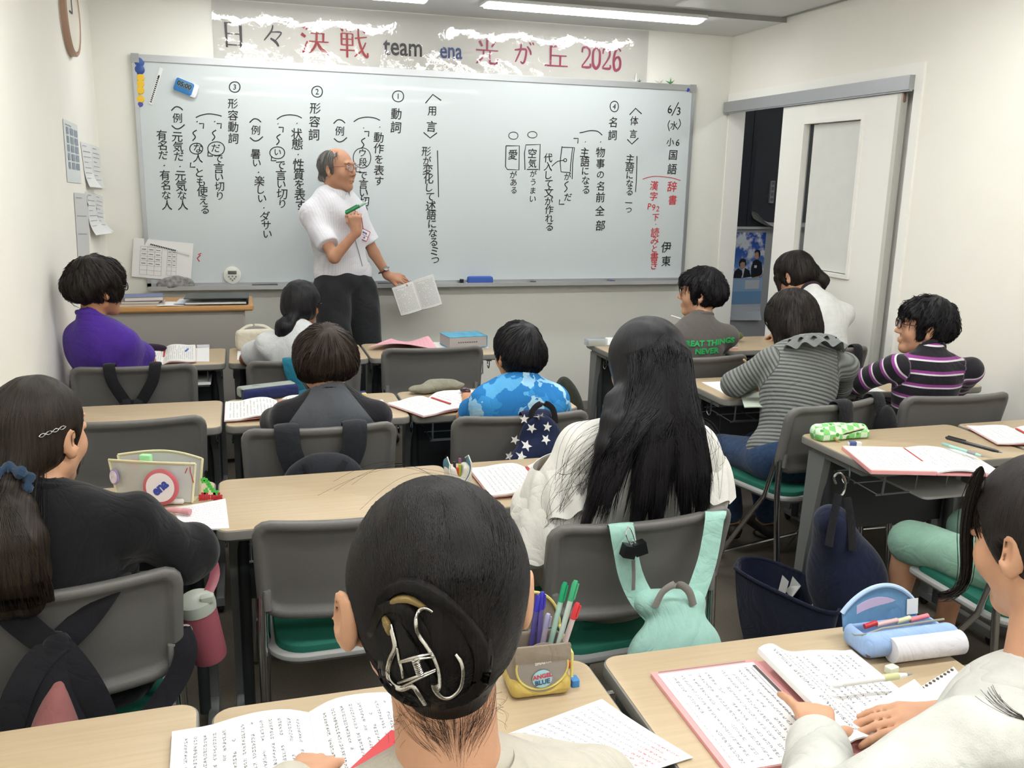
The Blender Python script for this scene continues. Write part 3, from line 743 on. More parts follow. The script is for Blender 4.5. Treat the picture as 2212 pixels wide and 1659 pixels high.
HK = dict(
 hi=[([(12, 95), (14, 2)], 8), ([(12, 93), (84, 93)], 4), ([(84, 96), (84, 2)], 9), ([(14, 53), (84, 53)], 4), ([(14, 12), (84, 12)], 4)],
 no=[([(48, 95), (40, 70), (5, 30)], 6), ([(38, 66), (86, 66), (58, 32)], 5), ([(35, 40), (60, 26), (72, 8)], 9)],
 ke=[([(10, 95), (24, 84)], 9), ([(4, 68), (18, 58)], 9), ([(6, 6), (12, 12), (24, 44)], 7), ([(36, 72), (80, 72)], 4), ([(80, 74), (79, 44)], 7), ([(30, 44), (98, 44)], 4), ([(56, 97), (56, 50), (46, 22), (26, 2)], 7), ([(58, 42), (72, 20), (97, 3)], 9)],
 se=[([(8, 95), (13, 84)], 7), ([(24, 97), (28, 86)], 7), ([(46, 97), (38, 84)], 6), ([(8, 78), (8, 40)], 6), ([(8, 78), (46, 78)], 3.5), ([(46, 78), (46, 40)], 6), ([(8, 60), (46, 60)], 3.5), ([(8, 41), (46, 41)], 3.5), ([(2, 24), (54, 24)], 4), ([(27, 78), (27, 0)], 7), ([(54, 64), (96, 70)], 4), ([(66, 98), (68, 60), (80, 22), (96, 4), (98, 18)], 7), ([(92, 52), (78, 26), (52, 4)], 5), ([(80, 94), (90, 84)], 7)],
 hk=[([(50, 98), (50, 52)], 8), ([(18, 86), (30, 66)], 8), ([(84, 90), (70, 66)], 7), ([(4, 52), (96, 52)], 4.5), ([(36, 52), (32, 26), (6, 2)], 7), ([(62, 52), (62, 10), (68, 4), (90, 4), (94, 22)], 8)],
 ga=[([(8, 62), (50, 68), (62, 60), (56, 20), (46, 6), (36, 14)], 8), ([(38, 94), (34, 60), (12, 10)], 7), ([(66, 80), (80, 62), (84, 44)], 8), ([(76, 98), (84, 86)], 6), ([(90, 98), (97, 88)], 6)],
 ok=[([(84, 94), (60, 86), (24, 80)], 7), ([(26, 84), (26, 6)], 8), ([(26, 46), (92, 46)], 4.5), ([(66, 46), (66, 6)], 8), ([(2, 5), (98, 5)], 5)],
 d2=[([(10, 72), (16, 92), (50, 98), (80, 84), (76, 56), (10, 8)], 9), ([(8, 5), (88, 5), (92, 22)], 9)],
 d0=[([(50, 98), (16, 80), (10, 50), (16, 20), (50, 2), (84, 20), (90, 50), (84, 80), (50, 98)], 11)],
 d6=[([(84, 84), (58, 98), (24, 78), (12, 40), (24, 8), (50, 2), (80, 14), (84, 40), (66, 58), (36, 54), (16, 36)], 10)])
def brush(mb, key, cx, cy, w, h, sx=1):
    c0 = at(cx, cy, y=YF-.0015)-ban.location; pw = (at(cx+10, cy, y=YF)-at(cx, cy, y=YF)).length/10*w; ph_ = (at(cx, cy+10, y=YF)-at(cx, cy, y=YF)).length/10*h
    for pts, wd_ in HK[key]:
        P = [Vector((c0.x+(x/100-.5)*pw, -.0002, c0.z+(z/100-.5)*ph_)) for x, z in pts]
        if len(P) > 2 and key not in ('hi',): P = catmull(P, 5)
        r = wd_/200*ph_; n = len(P)
        rr = [r*(1.25 if i == 0 else 1)*(1 if n < 3 or len(pts) < 3 else (.72+.5*math.sin(PI*i/(n-1)))) for i in range(n)]
        mb.tube(P, rr, 6, flat=.05, up=(0, 1, 0))
def bletter(keys, col, nm, label, txt=()):
    b = MB()
    for k, cx, cy, w, h in keys: brush(b, k, cx, cy, w, h)
    for s, cx, cy, h, sx in txt:
        p = at(cx, cy, y=YF-.0015)-ban.location; hh = (at(cx, cy+h, y=YF)-at(cx, cy, y=YF)).length
        add_mesh(b, text_mesh(s, hh, .0003, .002, sx), frame((p.x, -.0002, p.z), x=(1, 0, 0), y=(0, 0, 1)))
    o = b.build(nm, mat('vinyl_'+col, col, .4), ban, smooth=False); o['label'] = label
bletter([('hi', 505, 75, 44, 58), ('no', 591, 78, 46, 52)], '3b3b40', 'lettering', 'dark grey lettering at the left and middle', [('team', 871, 103, 56, .8)])
bletter([('ke', 680, 86, 62, 64), ('se', 764, 92, 62, 66)], 'a8292c', 'lettering', 'red lettering')
bletter([('hk', 1052, 110, 52, 58), ('ga', 1131, 115, 46, 50), ('ok', 1202, 118, 52, 54), ('d2', 1266, 124, 22, 46), ('d0', 1288, 125, 19, 48), ('d2', 1310, 127, 20, 46), ('d6', 1333, 128, 20, 50)], 'a8365e', 'lettering', 'raspberry pink lettering')
bletter([], '2c4d8f', 'lettering', 'blue lettering', [('ena', 974, 111, 50, .75)])
# green and white paper cranes on the top edge of the board
for px, col, l in ((1374, 'e6e6e2', 'white paper crane perched on the top edge of the board'), (1382, '3f6b49', 'tiny dark green paper star on the top edge of the board, beside the white crane'), (1425, 'dcdcd6', 'white paper crane on the top edge of the board, second from the right'), (1449, '3f8a4f', 'green paper crane on the top edge of the board near its right corner')):
    p = at(px, 178+(px-1374)*.06, y=YF-.02)
    t = thing('paper_crane', l, 'origami', (p.x, YF-.015, BZ1+.001))
    b = MB(); s_ = .5 if px == 1382 else 1
    for dx, h in ((-.035, .018), (.03, .026), (.0, .04 if col != 'e6e6e2' else .055), (.018, .012)):
        b.tube([(0, 0, .004), (dx*s_, .0, h*s_)], [.007*s_, .0008], 4, flat=.3)
    b.build('folded_wings', mat('crane_'+col, col, .6), t, smooth=False)
# papers on the left wall
def wallsheet(corners, label, lines, curl=0, col='dcdcdc', big=False):
    TL, TR, BR, BL = [at(*c, x=XL+.003) for c in corners]
    t = thing('notice_sheet', label, 'paper', BL)
    def fn(u, v):
        p = (BL*(1-u)+BR*u)*(1-v)+(TL*(1-u)+TR*u)*v-BL
        return p+Vector((curl*max(0, .4-v)**2*(.4+.6*u), 0, 0))
    b = MB(); b.sheet(6, 10, fn, .0008, axis=(1, 0, 0)); b.build('sheet', mat('paper_'+col, col, .65), t)
    b = MB()
    for i in range(lines):
        v = .92-.84*i/max(1, lines); 
        if big and i > 0:
            for u0, u1 in ((.15, .3), (.4, .62), (.7, .93)):
                q = [fn(u0, v), fn(u1, v), fn(u1, v+.11), fn(u0, v+.11)]; q = [p+Vector((.0016, 0, 0)) for p in q]; b.add(q, [(0, 1, 2, 3)])
        else:
            q = [fn(.1, v), fn(.8 if i % 3 else .5, v), fn(.8 if i % 3 else .5, v+.012), fn(.1, v+.012)]; q = [p+Vector((.0016, 0, 0)) for p in q]; b.add(q, [(0, 1, 2, 3)])
    b.build('print', mat('print_blue', '8b97a3' if big else '8c8c8c', .6), t, smooth=False)
wallsheet([(136, 256), (167, 270), (176, 396), (146, 393)], 'pale printed flyer in a grid, highest on the left wall', 6, .0, 'd5dada', True)
wallsheet([(174, 306), (197, 312), (203, 405), (187, 404)], 'white list sheet on the left wall, left of the upper pair', 7, .25)
wallsheet([(197, 312), (216, 320), (221, 406), (204, 406)], 'white list sheet on the left wall, right of the upper pair', 8, .1)
wallsheet([(185, 413), (205, 418), (216, 503), (196, 508)], 'white curling list sheet below the upper pair, its lower edge lifted', 7, .4)
wallsheet([(205, 418), (222, 424), (226, 500), (213, 500)], 'white list sheet at the corner, right of the curling one', 8, .3)
wallsheet([(160, 416), (190, 419), (194, 556), (169, 556)], 'large grey-white sheet behind the curling list sheets', 3, .0, 'c9c9c9')
# corner post between front and right wall
print('room', time.time()-T0)
# ================================================================ desks and chairs
Mwood = bpy.data.materials.new('desk_laminate'); Mwood.use_nodes = True
nt, N, L = nodes(Mwood); b0 = N['Principled BSDF']; b0.inputs['Roughness'].default_value = .38; b0.inputs['Specular IOR Level'].default_value = .4
tc = N.new('ShaderNodeTexCoord'); mp = N.new('ShaderNodeMapping'); mp.inputs['Scale'].default_value = (2.2, 46, 8); L.new(tc.outputs['Object'], mp.inputs[0])
ns = N.new('ShaderNodeTexNoise'); ns.inputs['Scale'].default_value = 2.2; ns.inputs['Detail'].default_value = 5; ns.inputs['Distortion'].default_value = .4; L.new(mp.outputs[0], ns.inputs['Vector'])
cr = N.new('ShaderNodeValToRGB'); L.new(ns.outputs['Fac'], cr.inputs[0]); e = cr.color_ramp
e.elements[0].position = .3; e.elements[0].color = lin('b29e80'); e.elements[1].position = .7; e.elements[1].color = lin('bca88b')
L.new(cr.outputs[0], b0.inputs['Base Color'])
Medge = mat('desk_edge_grey', '77756f', .5, bump=.15, bscale=300)
Mleg = mat('desk_leg_grey', '7d7f7e', .5, .2); Mdleg = mat('desk_leg_dark', '3d4043', .45, .3)
Mpanel = mat('modesty_panel', '3f4245', .5); Mchrome = mat('chrome', 'd2d4d6', .14, 1.0); Mwire = mat('wire_grey', 'a3a6a8', .3, .8)
Mcast = mat('caster_black', '1c1c1e', .5)
def make_desk():
    t = thing('desk', 'x', 'desk', (0, 0, 0), 0, 'single pupil desks in rows')
    out = rrect(.64, .40, .034, 6)
    b = MB(); b.prism(out, .671, .6992, .004, botbev=.006); b.build('edge_band', Medge, t)
    b = MB(); b.prism(rrect(.632, .392, .03, 6), .699, .7005, .0006); b.build('tabletop', Mwood, t)
    b = MB(); b.box(-.28, .28, .135, .147, .36, .655)
    b.build('modesty_panel', Mpanel, t, smooth=False)
    for sx in (-1, 1):
        b = MB()
        b.prism([(-.012, -.12), (.012, -.12), (.012, .15), (-.012, .15)], .650, .671, .003, M=Tm(sx*.285, 0, 0))
        V = [(sx*.285+dx, y, z) for z, y0, y1 in ((.03, .15, .19), (.3, .125, .175), (.655, .07, .16)) for dx in (-.014, .014) for y in (y0, y1)]
        F = []
        for k in (0, 4):
            F += [(k, k+1, k+5, k+4), (k+2, k+6, k+7, k+3), (k, k+4, k+6, k+2), (k+1, k+3, k+7, k+5)]
        F += [(0, 2, 3, 1), (8, 9, 11, 10)]
        b.add(V, F); b.prism([(-.015, -.17), (.015, -.17), (.015, .195), (-.015, .195)], .03, .06, .006, M=Tm(sx*.285, 0, 0))
        lg = b.build('leg', Mleg, t)
        b = MB(); b.tube([(sx*.262, .1, .66), (sx*.262, .09, .3), (sx*.262, .09, .05)], .016, 10); b.build('support_tube', Mdleg, lg)
        for y in (-.15, .175):
            b = MB(); b.lathe([(.012, -.009), (.018, -.006), (.018, .006), (.012, .009)], 12, Tm(sx*.285, y, .0185)@Rm(PI/2, 'Y')); b.build('caster', Mcast, lg)
    b = MB()
    for x in (-.24, -.12, 0, .12, .24): b.tube([(x, .12, .655), (x, .11, .6), (x, -.13, .588), (x, -.155, .6), (x, -.16, .66)], .0022, 5)
    for y, z in ((-.13, .586), (-.02, .59), (.09, .596)): b.tube([(-.245, y, z), (.245, y, z)], .0028, 5)
    b.tube([(-.24, -.155, .66), (-.245, -.155, .598), (.245, -.155, .598), (.24, -.155, .66)], .003, 6)
    b.build('wire_shelf', Mwire, t)
    for sx in (-1, 1):
        b = MB(); b.tube(catmull([(sx*.3, -.06, .67), (sx*.3, -.065, .62), (sx*.3, -.05, .6), (sx*.3, -.03, .615), (sx*.3, -.035, .64)], 4), .0028, 6); b.build('bag_hook', Mchrome, t)
    return t
proto_desk = make_desk()
used = [False]
def desk(x, y, rz, label):
    o = proto_desk if not used[0] else copy_tree(proto_desk); used[0] = True
    o.location = (x, y, 0); o.rotation_euler = (0, 0, rz); o['label'] = label; return o
dA1 = desk(-.407, 4.405, 0, 'desk in the front row against the left wall, behind the purple shirt')
dB1 = desk(.245, 4.405, 0, 'desk in the front row holding the cream pencil case')
dC1 = desk(.893, 4.405, 0, 'desk in the front row holding the pink sheet and light blue book')
dA2 = desk(-.407, 3.303, 0, 'empty desk in the second row at the left wall')
dB2 = desk(.245, 3.303, 0, 'desk in the second row holding the navy pencil case')
dC2 = desk(.893, 3.303, 0, 'desk in the second row holding the folded grey cloth')
dA3 = desk(-.413, 2.34, 0, 'desk in the third row holding the clear pouch with the round badge')
dB3 = desk(.233, 2.34, 0, 'bare desk in the third row behind the empty green-seated chair')
dC3 = desk(.882, 2.34, 0, 'desk in the third row in front of the girl with long hair')
dA4 = desk(-.41, 1.195, .03, 'bare desk in the nearest row, bottom left corner')
dB4 = desk(.244, 1.175, .0, 'desk in the nearest row under the beige standing pencil case')
dC4 = desk(.905, 1.163, -.02, 'desk in the nearest row under the light blue pencil case')
dD1 = desk(2.078, 4.265, 0, 'desk of the right block, front row, with the clear plastic box')
dE1 = desk(2.735, 4.265, 0, 'desk of the right block, front row, next to the sliding door')
dD2 = desk(2.15, 3.3, 0, 'desk of the right block where the girl in ribbed grey leans')
dE2 = desk(2.79, 3.29, 0, 'desk of the right block at the right wall, second row')
dD3 = desk(2.15, 2.395, 0, 'desk of the right block with the green checked pencil case')
dE3 = desk(2.806, 2.39, 0, 'desk at the right edge of the photo, beside the green case desk')
Mshell = mat('chair_shell', '6a6865', .55, bump=.25, bscale=420); Mshell2 = mat('chair_shell_light', '8d8d8b', .5, bump=.15, bscale=420)
Mseat = mat('seat_green', '0b5646', .8, bump=.3, bscale=300)
def make_chair(shell):
    t = thing('chair', 'x', 'chair', (0, 0, 0), 0, 'grey plastic chairs with green seats')
    # back: rings of a rounded rectangle, panel recessed inside a thick rim, bowed around the sitter
    def back(name, m):
        rings = [(0, .0), (0, .016), (.002, .019), (.008, .021), (.016, .021), (.022, .017), (.03, .009), (.04, .006), (.09, .006)]
        front = [(0, .0), (.004, -.004), (.02, -.005), (.09, -.005)]
        b = MB(); n = 72
        def resamp(P, n):
            P = [Vector((p[0], p[1])) for p in P]; P.append(P[0]); L_ = [0]
            for i in range(1, len(P)): L_.append(L_[-1]+(P[i]-P[i-1]).length)
            out = []; j = 0
            for i in range(n):
                t = L_[-1]*i/n
                while L_[j+1] < t: j += 1
                u = (t-L_[j])/max(L_[j+1]-L_[j], 1e-9); out.append(P[j].lerp(P[j+1], u))
            return out
        cache = {}
        def pt(ins, off, k):
            if ins not in cache: cache[ins] = resamp(rrect(.485-2*ins, .262-2*ins, (.045-min(ins, .03),)*2+(.06-min(ins, .04),)*2, 10), n)
            x, z = cache[ins][k]
            x *= 1-.04*(.13-z)/.26
            yb = -.2155-z*.22+.05*(x/.24)**2
            return Vector((x, yb-off, .652+z))
        V = []
        for ins, off in rings+front[1:]: V += [pt(ins, off, k) for k in range(n)]
        # order: outer edge -> back centre ; outer edge -> front centre
        F = []; R = len(rings)
        for r in range(R-1):
            for k in range(n): j = (k+1) % n; F.append((r*n+k, (r+1)*n+k, (r+1)*n+j, r*n+j))
        prev = 0
        for r in range(R, R+len(front)-1):
            for k in range(n): j = (k+1) % n; F.append((prev*n+k, prev*n+j, r*n+j, r*n+k))
            prev = r
        b.add(V, F)
        for base, off, fl_ in ((R-1, .006, 0), (R+len(front)-2, -.005, 1)):
            # fill centre by a strip grid between left and right halves
            ring = list(range(base*n, base*n+n)); m_ = len(V)
            cols = 10; pts = []
            def loc(u, v):
                # interpolate inner rounded rect roughly by scaling ring
                k = int(v) % n; return None
            prevr = ring; 
            for s_ in (.88, .76, .64, .52, .4, .28, .16):
                new = []
                for k in range(n):
                    p = pt(.09, off, k); x = p.x*s_; z = p.z-.652; z2 = z*s_
                    nb = len(b.v); yb = -.2155-z2*.22+.05*(x/.24)**2
                    b.v.append((x, yb-off, .652+z2)); new.append(nb)
                for k in range(n):
                    j = (k+1) % n; f = (prevr[k], new[k], new[j], prevr[j]); b.f.append(f if not fl_ else f[::-1]); b.mi.append(0)
                prevr = new
            b.f.append(tuple(prevr) if fl_ == 0 else tuple(prevr[::-1])); b.mi.append(0)
        return b.build(name, m, t, ang=60)
    back('backrest', shell)
    b = MB(); b.prism(rrect(.43, .40, (.04, .04, .09, .09), 7), .405, .428, .006, botbev=.012); b.build('seat_shell', Mshell2, t)
    b = MB(); b.prism([(x, y) for x, y in rrect(.39, .36, (.035, .035, .075, .075), 7)], .424, .446, .012); b.build('seat_cushion', Mseat, t)
    for sx in (-1, 1):
        b = MB(); b.tube([(sx*.222, -.165, .62), (sx*.226, -.17, .45), (sx*.228, -.215, .05), (sx*.228, -.22, .012)], .011, 10); b.build('rear_leg', Mchrome, t)
        b = MB(); b.tube([(sx*.215, -.15, .60), (sx*.214, -.10, .42), (sx*.21, .17, .02), (sx*.21, .175, .012)], .0095, 10); b.build('front_leg', Mchrome, t)
        b = MB(); b.rbox(.018, .03, .55, .60, .006, .003, M=Tm(sx*.212, -.172, 0)); b.build('bracket', shell, t)
    b = MB(); b.tube([(-.212, .10, .12), (.212, .10, .12)], .007, 8); b.build('cross_brace', Mchrome, t); b = MB(); b.tube([(-.228, -.2, .14), (.228, -.2, .14)], .007, 8); b.build('cross_brace', Mchrome, t)
    return t
proto_chair = make_chair(Mshell); cused = [False]
def chair(x, ytop, rz, label):
    o = proto_chair if not cused[0] else copy_tree(proto_chair); cused[0] = True
    o.location = (x+.24*-math.sin(rz), ytop+.24*math.cos(rz), 0); o.rotation_euler = (0, 0, rz); o['label'] = label; return o
cA1 = chair(-.432, 3.81, 0, 'grey chair of the boy in purple, black backpack on it')
cB1 = chair(.241, 3.805, 0, 'grey chair with a teal bag, first row')
cC1 = chair(.838, 3.995, 0, 'empty grey chair in front of the pink sheet')
cA2 = chair(-.37, 2.943, 0, 'empty grey chair behind the clear pouch')
cB2 = chair(.217, 2.736, 0, 'grey chair of the boy in grey and black raglan shirt')
cC2 = chair(.882, 2.745, 0, 'grey chair of the boy in the blue camouflage shirt')
cA3 = chair(-.372, 1.715, .13, 'grey chair of the girl in black, bottom left, light rim')
cB3 = chair(.238, 1.95, .02, 'empty grey chair showing its green seat behind the bare desk')
cC3 = chair(.885, 1.779, .06, 'grey chair with the mint bag hung on it')
cD1 = chair(1.99, 3.555, .05, 'grey chair of the boy in the lettered grey shirt')
cE1 = chair(2.72, 3.635, .08, 'grey chair by the sliding door, black strap over its corner')
cD2 = chair(2.065, 2.67, .235, 'grey chair turned sideways under the girl in ribbed grey')
cE2 = chair(2.60, 2.675, -.03, 'grey chair of the boy in the striped shirt')
cD3 = chair(2.09, 1.64, -.02, 'chair with a green seat under the pale green shorts')
cE3 = chair(2.75, 1.72, 0, 'chair beyond the right edge of the photo')
cB4 = chair(.20, .62, 0, 'chair of the girl with the silver hair clip')
cC4 = chair(1.05, .62, 0, 'chair of the girl in the pale hoodie')
# ---------------------------------------------------------------- teacher's podium
t = thing('podium', 'wide grey lectern with wooden top left of the teacher', 'lectern', (-.335, 5.12, 0))
b = MB(); b.rbox(.78, .40, .838, .868, .012, .008, botbev=.008); b.build('top', mat('oak_top', 'b98a52', .45, noise=.12, nscale=6, stretch=(1, 20, 20)), t)
b = MB(); b.box(-.35, .335, -.165, .165, .02, .838); b.box(.335, .345, -.155, .165, .02, .838); b.build('cabinet', mat('podium_grey', 'a8a49e', .6), t, smooth=False)
b = MB(); b.box(-.35, .335, -.168, -.165, .03, .83); b.build('front_panel', mat('podium_grey2', 'a19d97', .6), t, smooth=False)
b = MB(); b.box(-.34, .33, -.15, .15, 0, .02); b.build('plinth', Mdleg, t, smooth=False)
PZ = .8683
def box_thing(name, label, cat, x, y, z, w, d, h, rz, m, part=None, r=.003, group=None):
    b = MB(); b.rbox(w, d, 0, h, r, min(.001, h/3)); o = b.build(name, m); o.location = (x, y, z); o.rotation_euler = (0, 0, rz); return tag(o, label, cat, group)
def book(name, label, x, y, z, w, d, h, rz, cover, cat='book', pages='dcd8cc'):
    t = thing(name, label, cat, (x, y, z), rz)
    b = MB(); b.box(-w/2, w/2, -d/2, d/2, 0, .0015); b.box(-w/2, w/2, -d/2, d/2, h-.0015, h); b.box(-w/2, w/2, d/2-.0015, d/2, 0, h); b.build('cover', mat('cover_'+cover, cover, .4), t, smooth=False)
    b = MB(); b.box(-w/2+.004, w/2-.004, -d/2+.004, d/2-.002, .0015, h-.0015); b.build('pages', mat('pages_'+pages, pages, .7), t, smooth=False)
    return t
book('book', 'thin pale book at the bottom of the pile on the lectern', -.50, 5.03, PZ, .22, .16, .012, .05, 'b9a99a')
book('book', 'middle book with brownish cover in the pile on the lectern', -.51, 5.035, PZ+.0122, .2, .15, .013, -.05, '7c6b68')
book('book', 'blue-grey book on top of the pile on the lectern', -.495, 5.05, PZ+.0254, .19, .16, .02, .1, '5f6a94')
t = thing('ring_binder', 'flat dark grey binder lying on the right half of the lectern', 'binder', (-.12, 5.06, PZ+.0045), -.02)
b = MB(); b.box(-.17, .15, -.12, .12, .03, .033); b.box(-.17, .15, -.12, .12, 0, .002); b.box(.15, .152, -.12, .12, 0, .033); b.build('cover', mat('binder_dark', '3a3d3c', .45), t, smooth=False)
b = MB(); b.box(-.165, .14, -.115, .115, .002, .009); b.build('pages', mat('paper', 'e2e2e0', .6), t, smooth=False)
def sheet_thing(label, x, y, z, w, d, rz, m=None, curl=.004, name='paper_sheet', cat='paper', seed=0, group=None):
    t = MB(); t.sheet(10, 8, lambda u, v: ((u-.5)*w, (v-.5)*d, .001+curl*(math.sin(u*3+seed)**2*.5+.5*math.sin(v*2.4+seed)**2)), .0006, axis=(0, 0, 1))
    o = t.build(name, m or mat('paper', 'e2e2e0', .6)); o.location = (x, y, z); o.rotation_euler = (0, 0, rz); return tag(o, label, cat, group)
sheet_thing('white sheet lying between the book pile and the binder, nearest the front edge', -.33, 5.02, PZ, .2, .17, .1, seed=1)
sheet_thing('bluish white brochure stacked under the edge of the dark binder', -.235, 5.055, PZ+.0055, .2, .2, -.1, mat('paper_blue', 'cfd6e0', .5), seed=2)
# ---------------------------------------------------------------- printed pages
def page_mat(name, cols=16, rows=34, vert=True, margin=.08, ink='7c7d82', base='e6e5e3', dens=.55, head=None, lines=True, redp=0):
    if name in MATS: return MATS[name]
    m = bpy.data.materials.new(name); m.use_nodes = True; nt, N, L = nodes(m); b = N['Principled BSDF']; b.inputs['Roughness'].default_value = .55; b.inputs['Specular IOR Level'].default_value = .3
    tc = N.new('ShaderNodeTexCoord'); s = N.new('ShaderNodeSeparateXYZ'); L.new(tc.outputs['UV'], s.inputs[0])
    U, V = (s.outputs['X'], s.outputs['Y']) if vert else (s.outputs['Y'], s.outputs['X'])
    cu = math_node(N, L, 'MULTIPLY', U, cols); cv = math_node(N, L, 'MULTIPLY', V, rows)
    iu = math_node(N, L, 'FLOOR', cu); iv = math_node(N, L, 'FLOOR', cv)
    fu = math_node(N, L, 'FRACT', cu); fv = math_node(N, L, 'FRACT', cv)
    inr = math_node(N, L, 'MULTIPLY', math_node(N, L, 'COMPARE', fu, .5, .19), math_node(N, L, 'COMPARE', fv, .5, .38))
    cmb = N.new('ShaderNodeCombineXYZ'); L.new(iu, cmb.inputs[0]); L.new(iv, cmb.inputs[1])
    wn = N.new('ShaderNodeTexWhiteNoise'); wn.noise_dimensions = '2D'; L.new(cmb.outputs[0], wn.inputs['Vector'])
    cm2 = N.new('ShaderNodeCombineXYZ'); L.new(iu, cm2.inputs[0]); L.new(math_node(N, L, 'MULTIPLY', iv, .13), cm2.inputs[1])
    n2 = N.new('ShaderNodeTexNoise'); n2.inputs['Scale'].default_value = .9; L.new(cm2.outputs[0], n2.inputs['Vector'])
    fine = N.new('ShaderNodeTexNoise'); fine.inputs['Scale'].default_value = cols*7; fine.inputs['Detail'].default_value = 1; L.new(tc.outputs['UV'], fine.inputs['Vector'])
    k = math_node(N, L, 'MULTIPLY', inr, math_node(N, L, 'LESS_THAN', wn.outputs['Value'], .93))
    k = math_node(N, L, 'MULTIPLY', k, math_node(N, L, 'GREATER_THAN', n2.outputs['Fac'], 1-dens-.05))
    k = math_node(N, L, 'MULTIPLY', k, math_node(N, L, 'GREATER_THAN', fine.outputs['Fac'], .48))
    for q in (U, V):
        k = math_node(N, L, 'MULTIPLY', k, math_node(N, L, 'COMPARE', q, .5, .5-margin))
    col = mixc(N, L, k, lin(base), lin(ink))
    if redp:
        k2 = math_node(N, L, 'MULTIPLY', k, math_node(N, L, 'GREATER_THAN', V, 1-redp)); col = mixc(N, L, k2, col, lin('c8686c'))
    L.new(col, b.inputs['Base Color']); MATS[name] = m; return m
PG = page_mat('page_print'); PGf = page_mat('page_print_sparse', 13, 26, True, .1, '9a9ba0', dens=.48); PGh = page_mat('page_handwritten', 15, 22, False, .06, '9b9ca3', dens=.6, redp=.28)
Mpink = mat('book_pink', 'dd9b9b', .5); Mred_ = mat('band_red', 'b03a3a', .5); Mpg = mat('page_edge', 'd9d5cf', .7)
def open_book(label, spine, halfw, d, rz, z=.7008, thl=.006, thr=.01, lift=.012, pm=PG, curlr=0, page='', border=True, pagew=None, cat='book'):
    """open textbook: left stack and right stack of pages joined at the spine (local y along the spine)"""
    t = thing('open_textbook', label, cat, (spine[0], spine[1], z), rz)
    def surf(sd, th, curl=0):
        def fn(u, v):
            x = u*halfw
            z = th*(.35+.65*min(1, u*6)) + lift*math.sin(min(u*1.35, 1)*PI)*.6*(1-u*.4)+curl*max(0, u-.55)**2
            return (sd*x, (v-.5)*d, max(z, .001))
        return fn
    for sd, th, cu in ((-1, thl, 0), (1, thr, curlr)):
        w_ = halfw
        if border:
            b = MB(); f = surf(sd, th, cu); b.sheet(14, 4, lambda u, v: (lambda p: (p[0]*1.012, p[1]*1.012, max(p[2]*.55-.0, .0012)))(f(u if sd > 0 else 1-u, v)), .001, axis=(0, 0, 1)); b.build('cover', Mpink, t)
        b = MB(); f = surf(sd, th, cu)
        b.sheet(14, 6, lambda u, v: f(u if sd > 0 else 1-u, v), max(.0012, min(th, .006)*.8), axis=(0, 0, 1))
        b.build('page_block', pm, t)
    if border: b = MB(); b.box(-.004, .004, -d*.1, d*.42, thl*.6, thl*.6+.0042); b.build('red_band', Mred_, t, smooth=False)
    return t
def ob_px(label, top, bot, halfw, z=.7008, **k):
    """open book whose spine runs between two spots of the desk seen at those pixels"""
    a, b2 = at(*top, z=z), at(*bot, z=z); d = a-b2
    return open_book(label, ((a.x+b2.x)/2, (a.y+b2.y)/2), halfw, d.length, math.atan2(d.y, d.x)-PI/2, z, **k)
def quad_sheet(name, label, corners, z=.7009, m=None, cat='paper', curl=.003, th=.0006, group=None, seed=0, grp=None):
    P = [at(*c, z=z) for c in corners]   # TL TR BR BL
    o0 = P[3]; b = MB()
    b.sheet(12, 10, lambda u, v: (P[3]*(1-u)+P[2]*u)*(1-v)+(P[0]*(1-u)+P[1]*u)*v-o0+Vector((0, 0, curl*(.5+.5*math.sin(4*u+seed)*math.cos(3*v+seed)))), th, axis=(0, 0, 1))
    o = b.build(name, m or mat('paper', 'e2e2e0', .6)); o.location = o0; return tag(o, label, cat, group)
def pen(label, tip, tail, z, r, body, cap=None, capfrac=.25, name='pen', tipc='8a8d90', cat='pen', clip=True, z2=None, grip=None):
    a = at(*tip, z=z) if not isinstance(tip, Vector) else tip; c = at(*tail, z=z2 or z) if not isinstance(tail, Vector) else tail; d = c-a; ln = d.length
    t = thing(name, label, cat, a); F_ = frame((0, 0, 0), x=d, z=(0, 0, 1))
    b = MB(); b.tube([(.012, 0, 0), (.03, 0, 0), (ln*(1-capfrac), 0, 0)], [r*.6, r, r], 12, M=F_); b.build('barrel', mat('pen_'+body, body, .3), t)
    b = MB(); b.tube([(0, 0, 0), (.013, 0, 0)], [r*.15, r*.6], 10, M=F_); b.build('tip', mat('pen_'+tipc, tipc, .3, .4), t)
    b = MB(); b.tube([(ln*(1-capfrac), 0, 0), (ln*.97, 0, 0), (ln, 0, 0)], [r*1.08, r*1.08, r*.6], 12, M=F_); b.build('cap', mat('pen_'+(cap or body), cap or body, .3), t)
    if clip: b = MB(); b.box(ln*(1-capfrac*.9), ln*.96, -r*.3, r*.3, r*1.05, r*1.6, F_); b.build('clip', mat('pen_'+(cap or body), cap or body, .3), t)
    if grip: b = MB(); b.tube([(.03, 0, 0), (.06, 0, 0)], r*1.1, 12, M=F_); b.build('grip', mat('pen_'+grip, grip, .5), t)
    return t
def eraser(label, px, py, z, w, d, h, rz, col, sleeve=None):
    p = at(px, py, z=z); t = thing('eraser', label, 'eraser', p, rz)
    b = MB(); b.rbox(w, d, 0, h, .003, .0015); b.build('rubber', mat('rub_'+col, col, .7), t)
    if sleeve: b = MB(); b.rbox(w*.6, d+.001, .0, h+.0006, .003, .001, c=(-w*.18, 0)); b.build('sleeve', mat('slv_'+sleeve, sleeve, .5), t)
    return t
exec_items = True
print('furn', time.time()-T0)
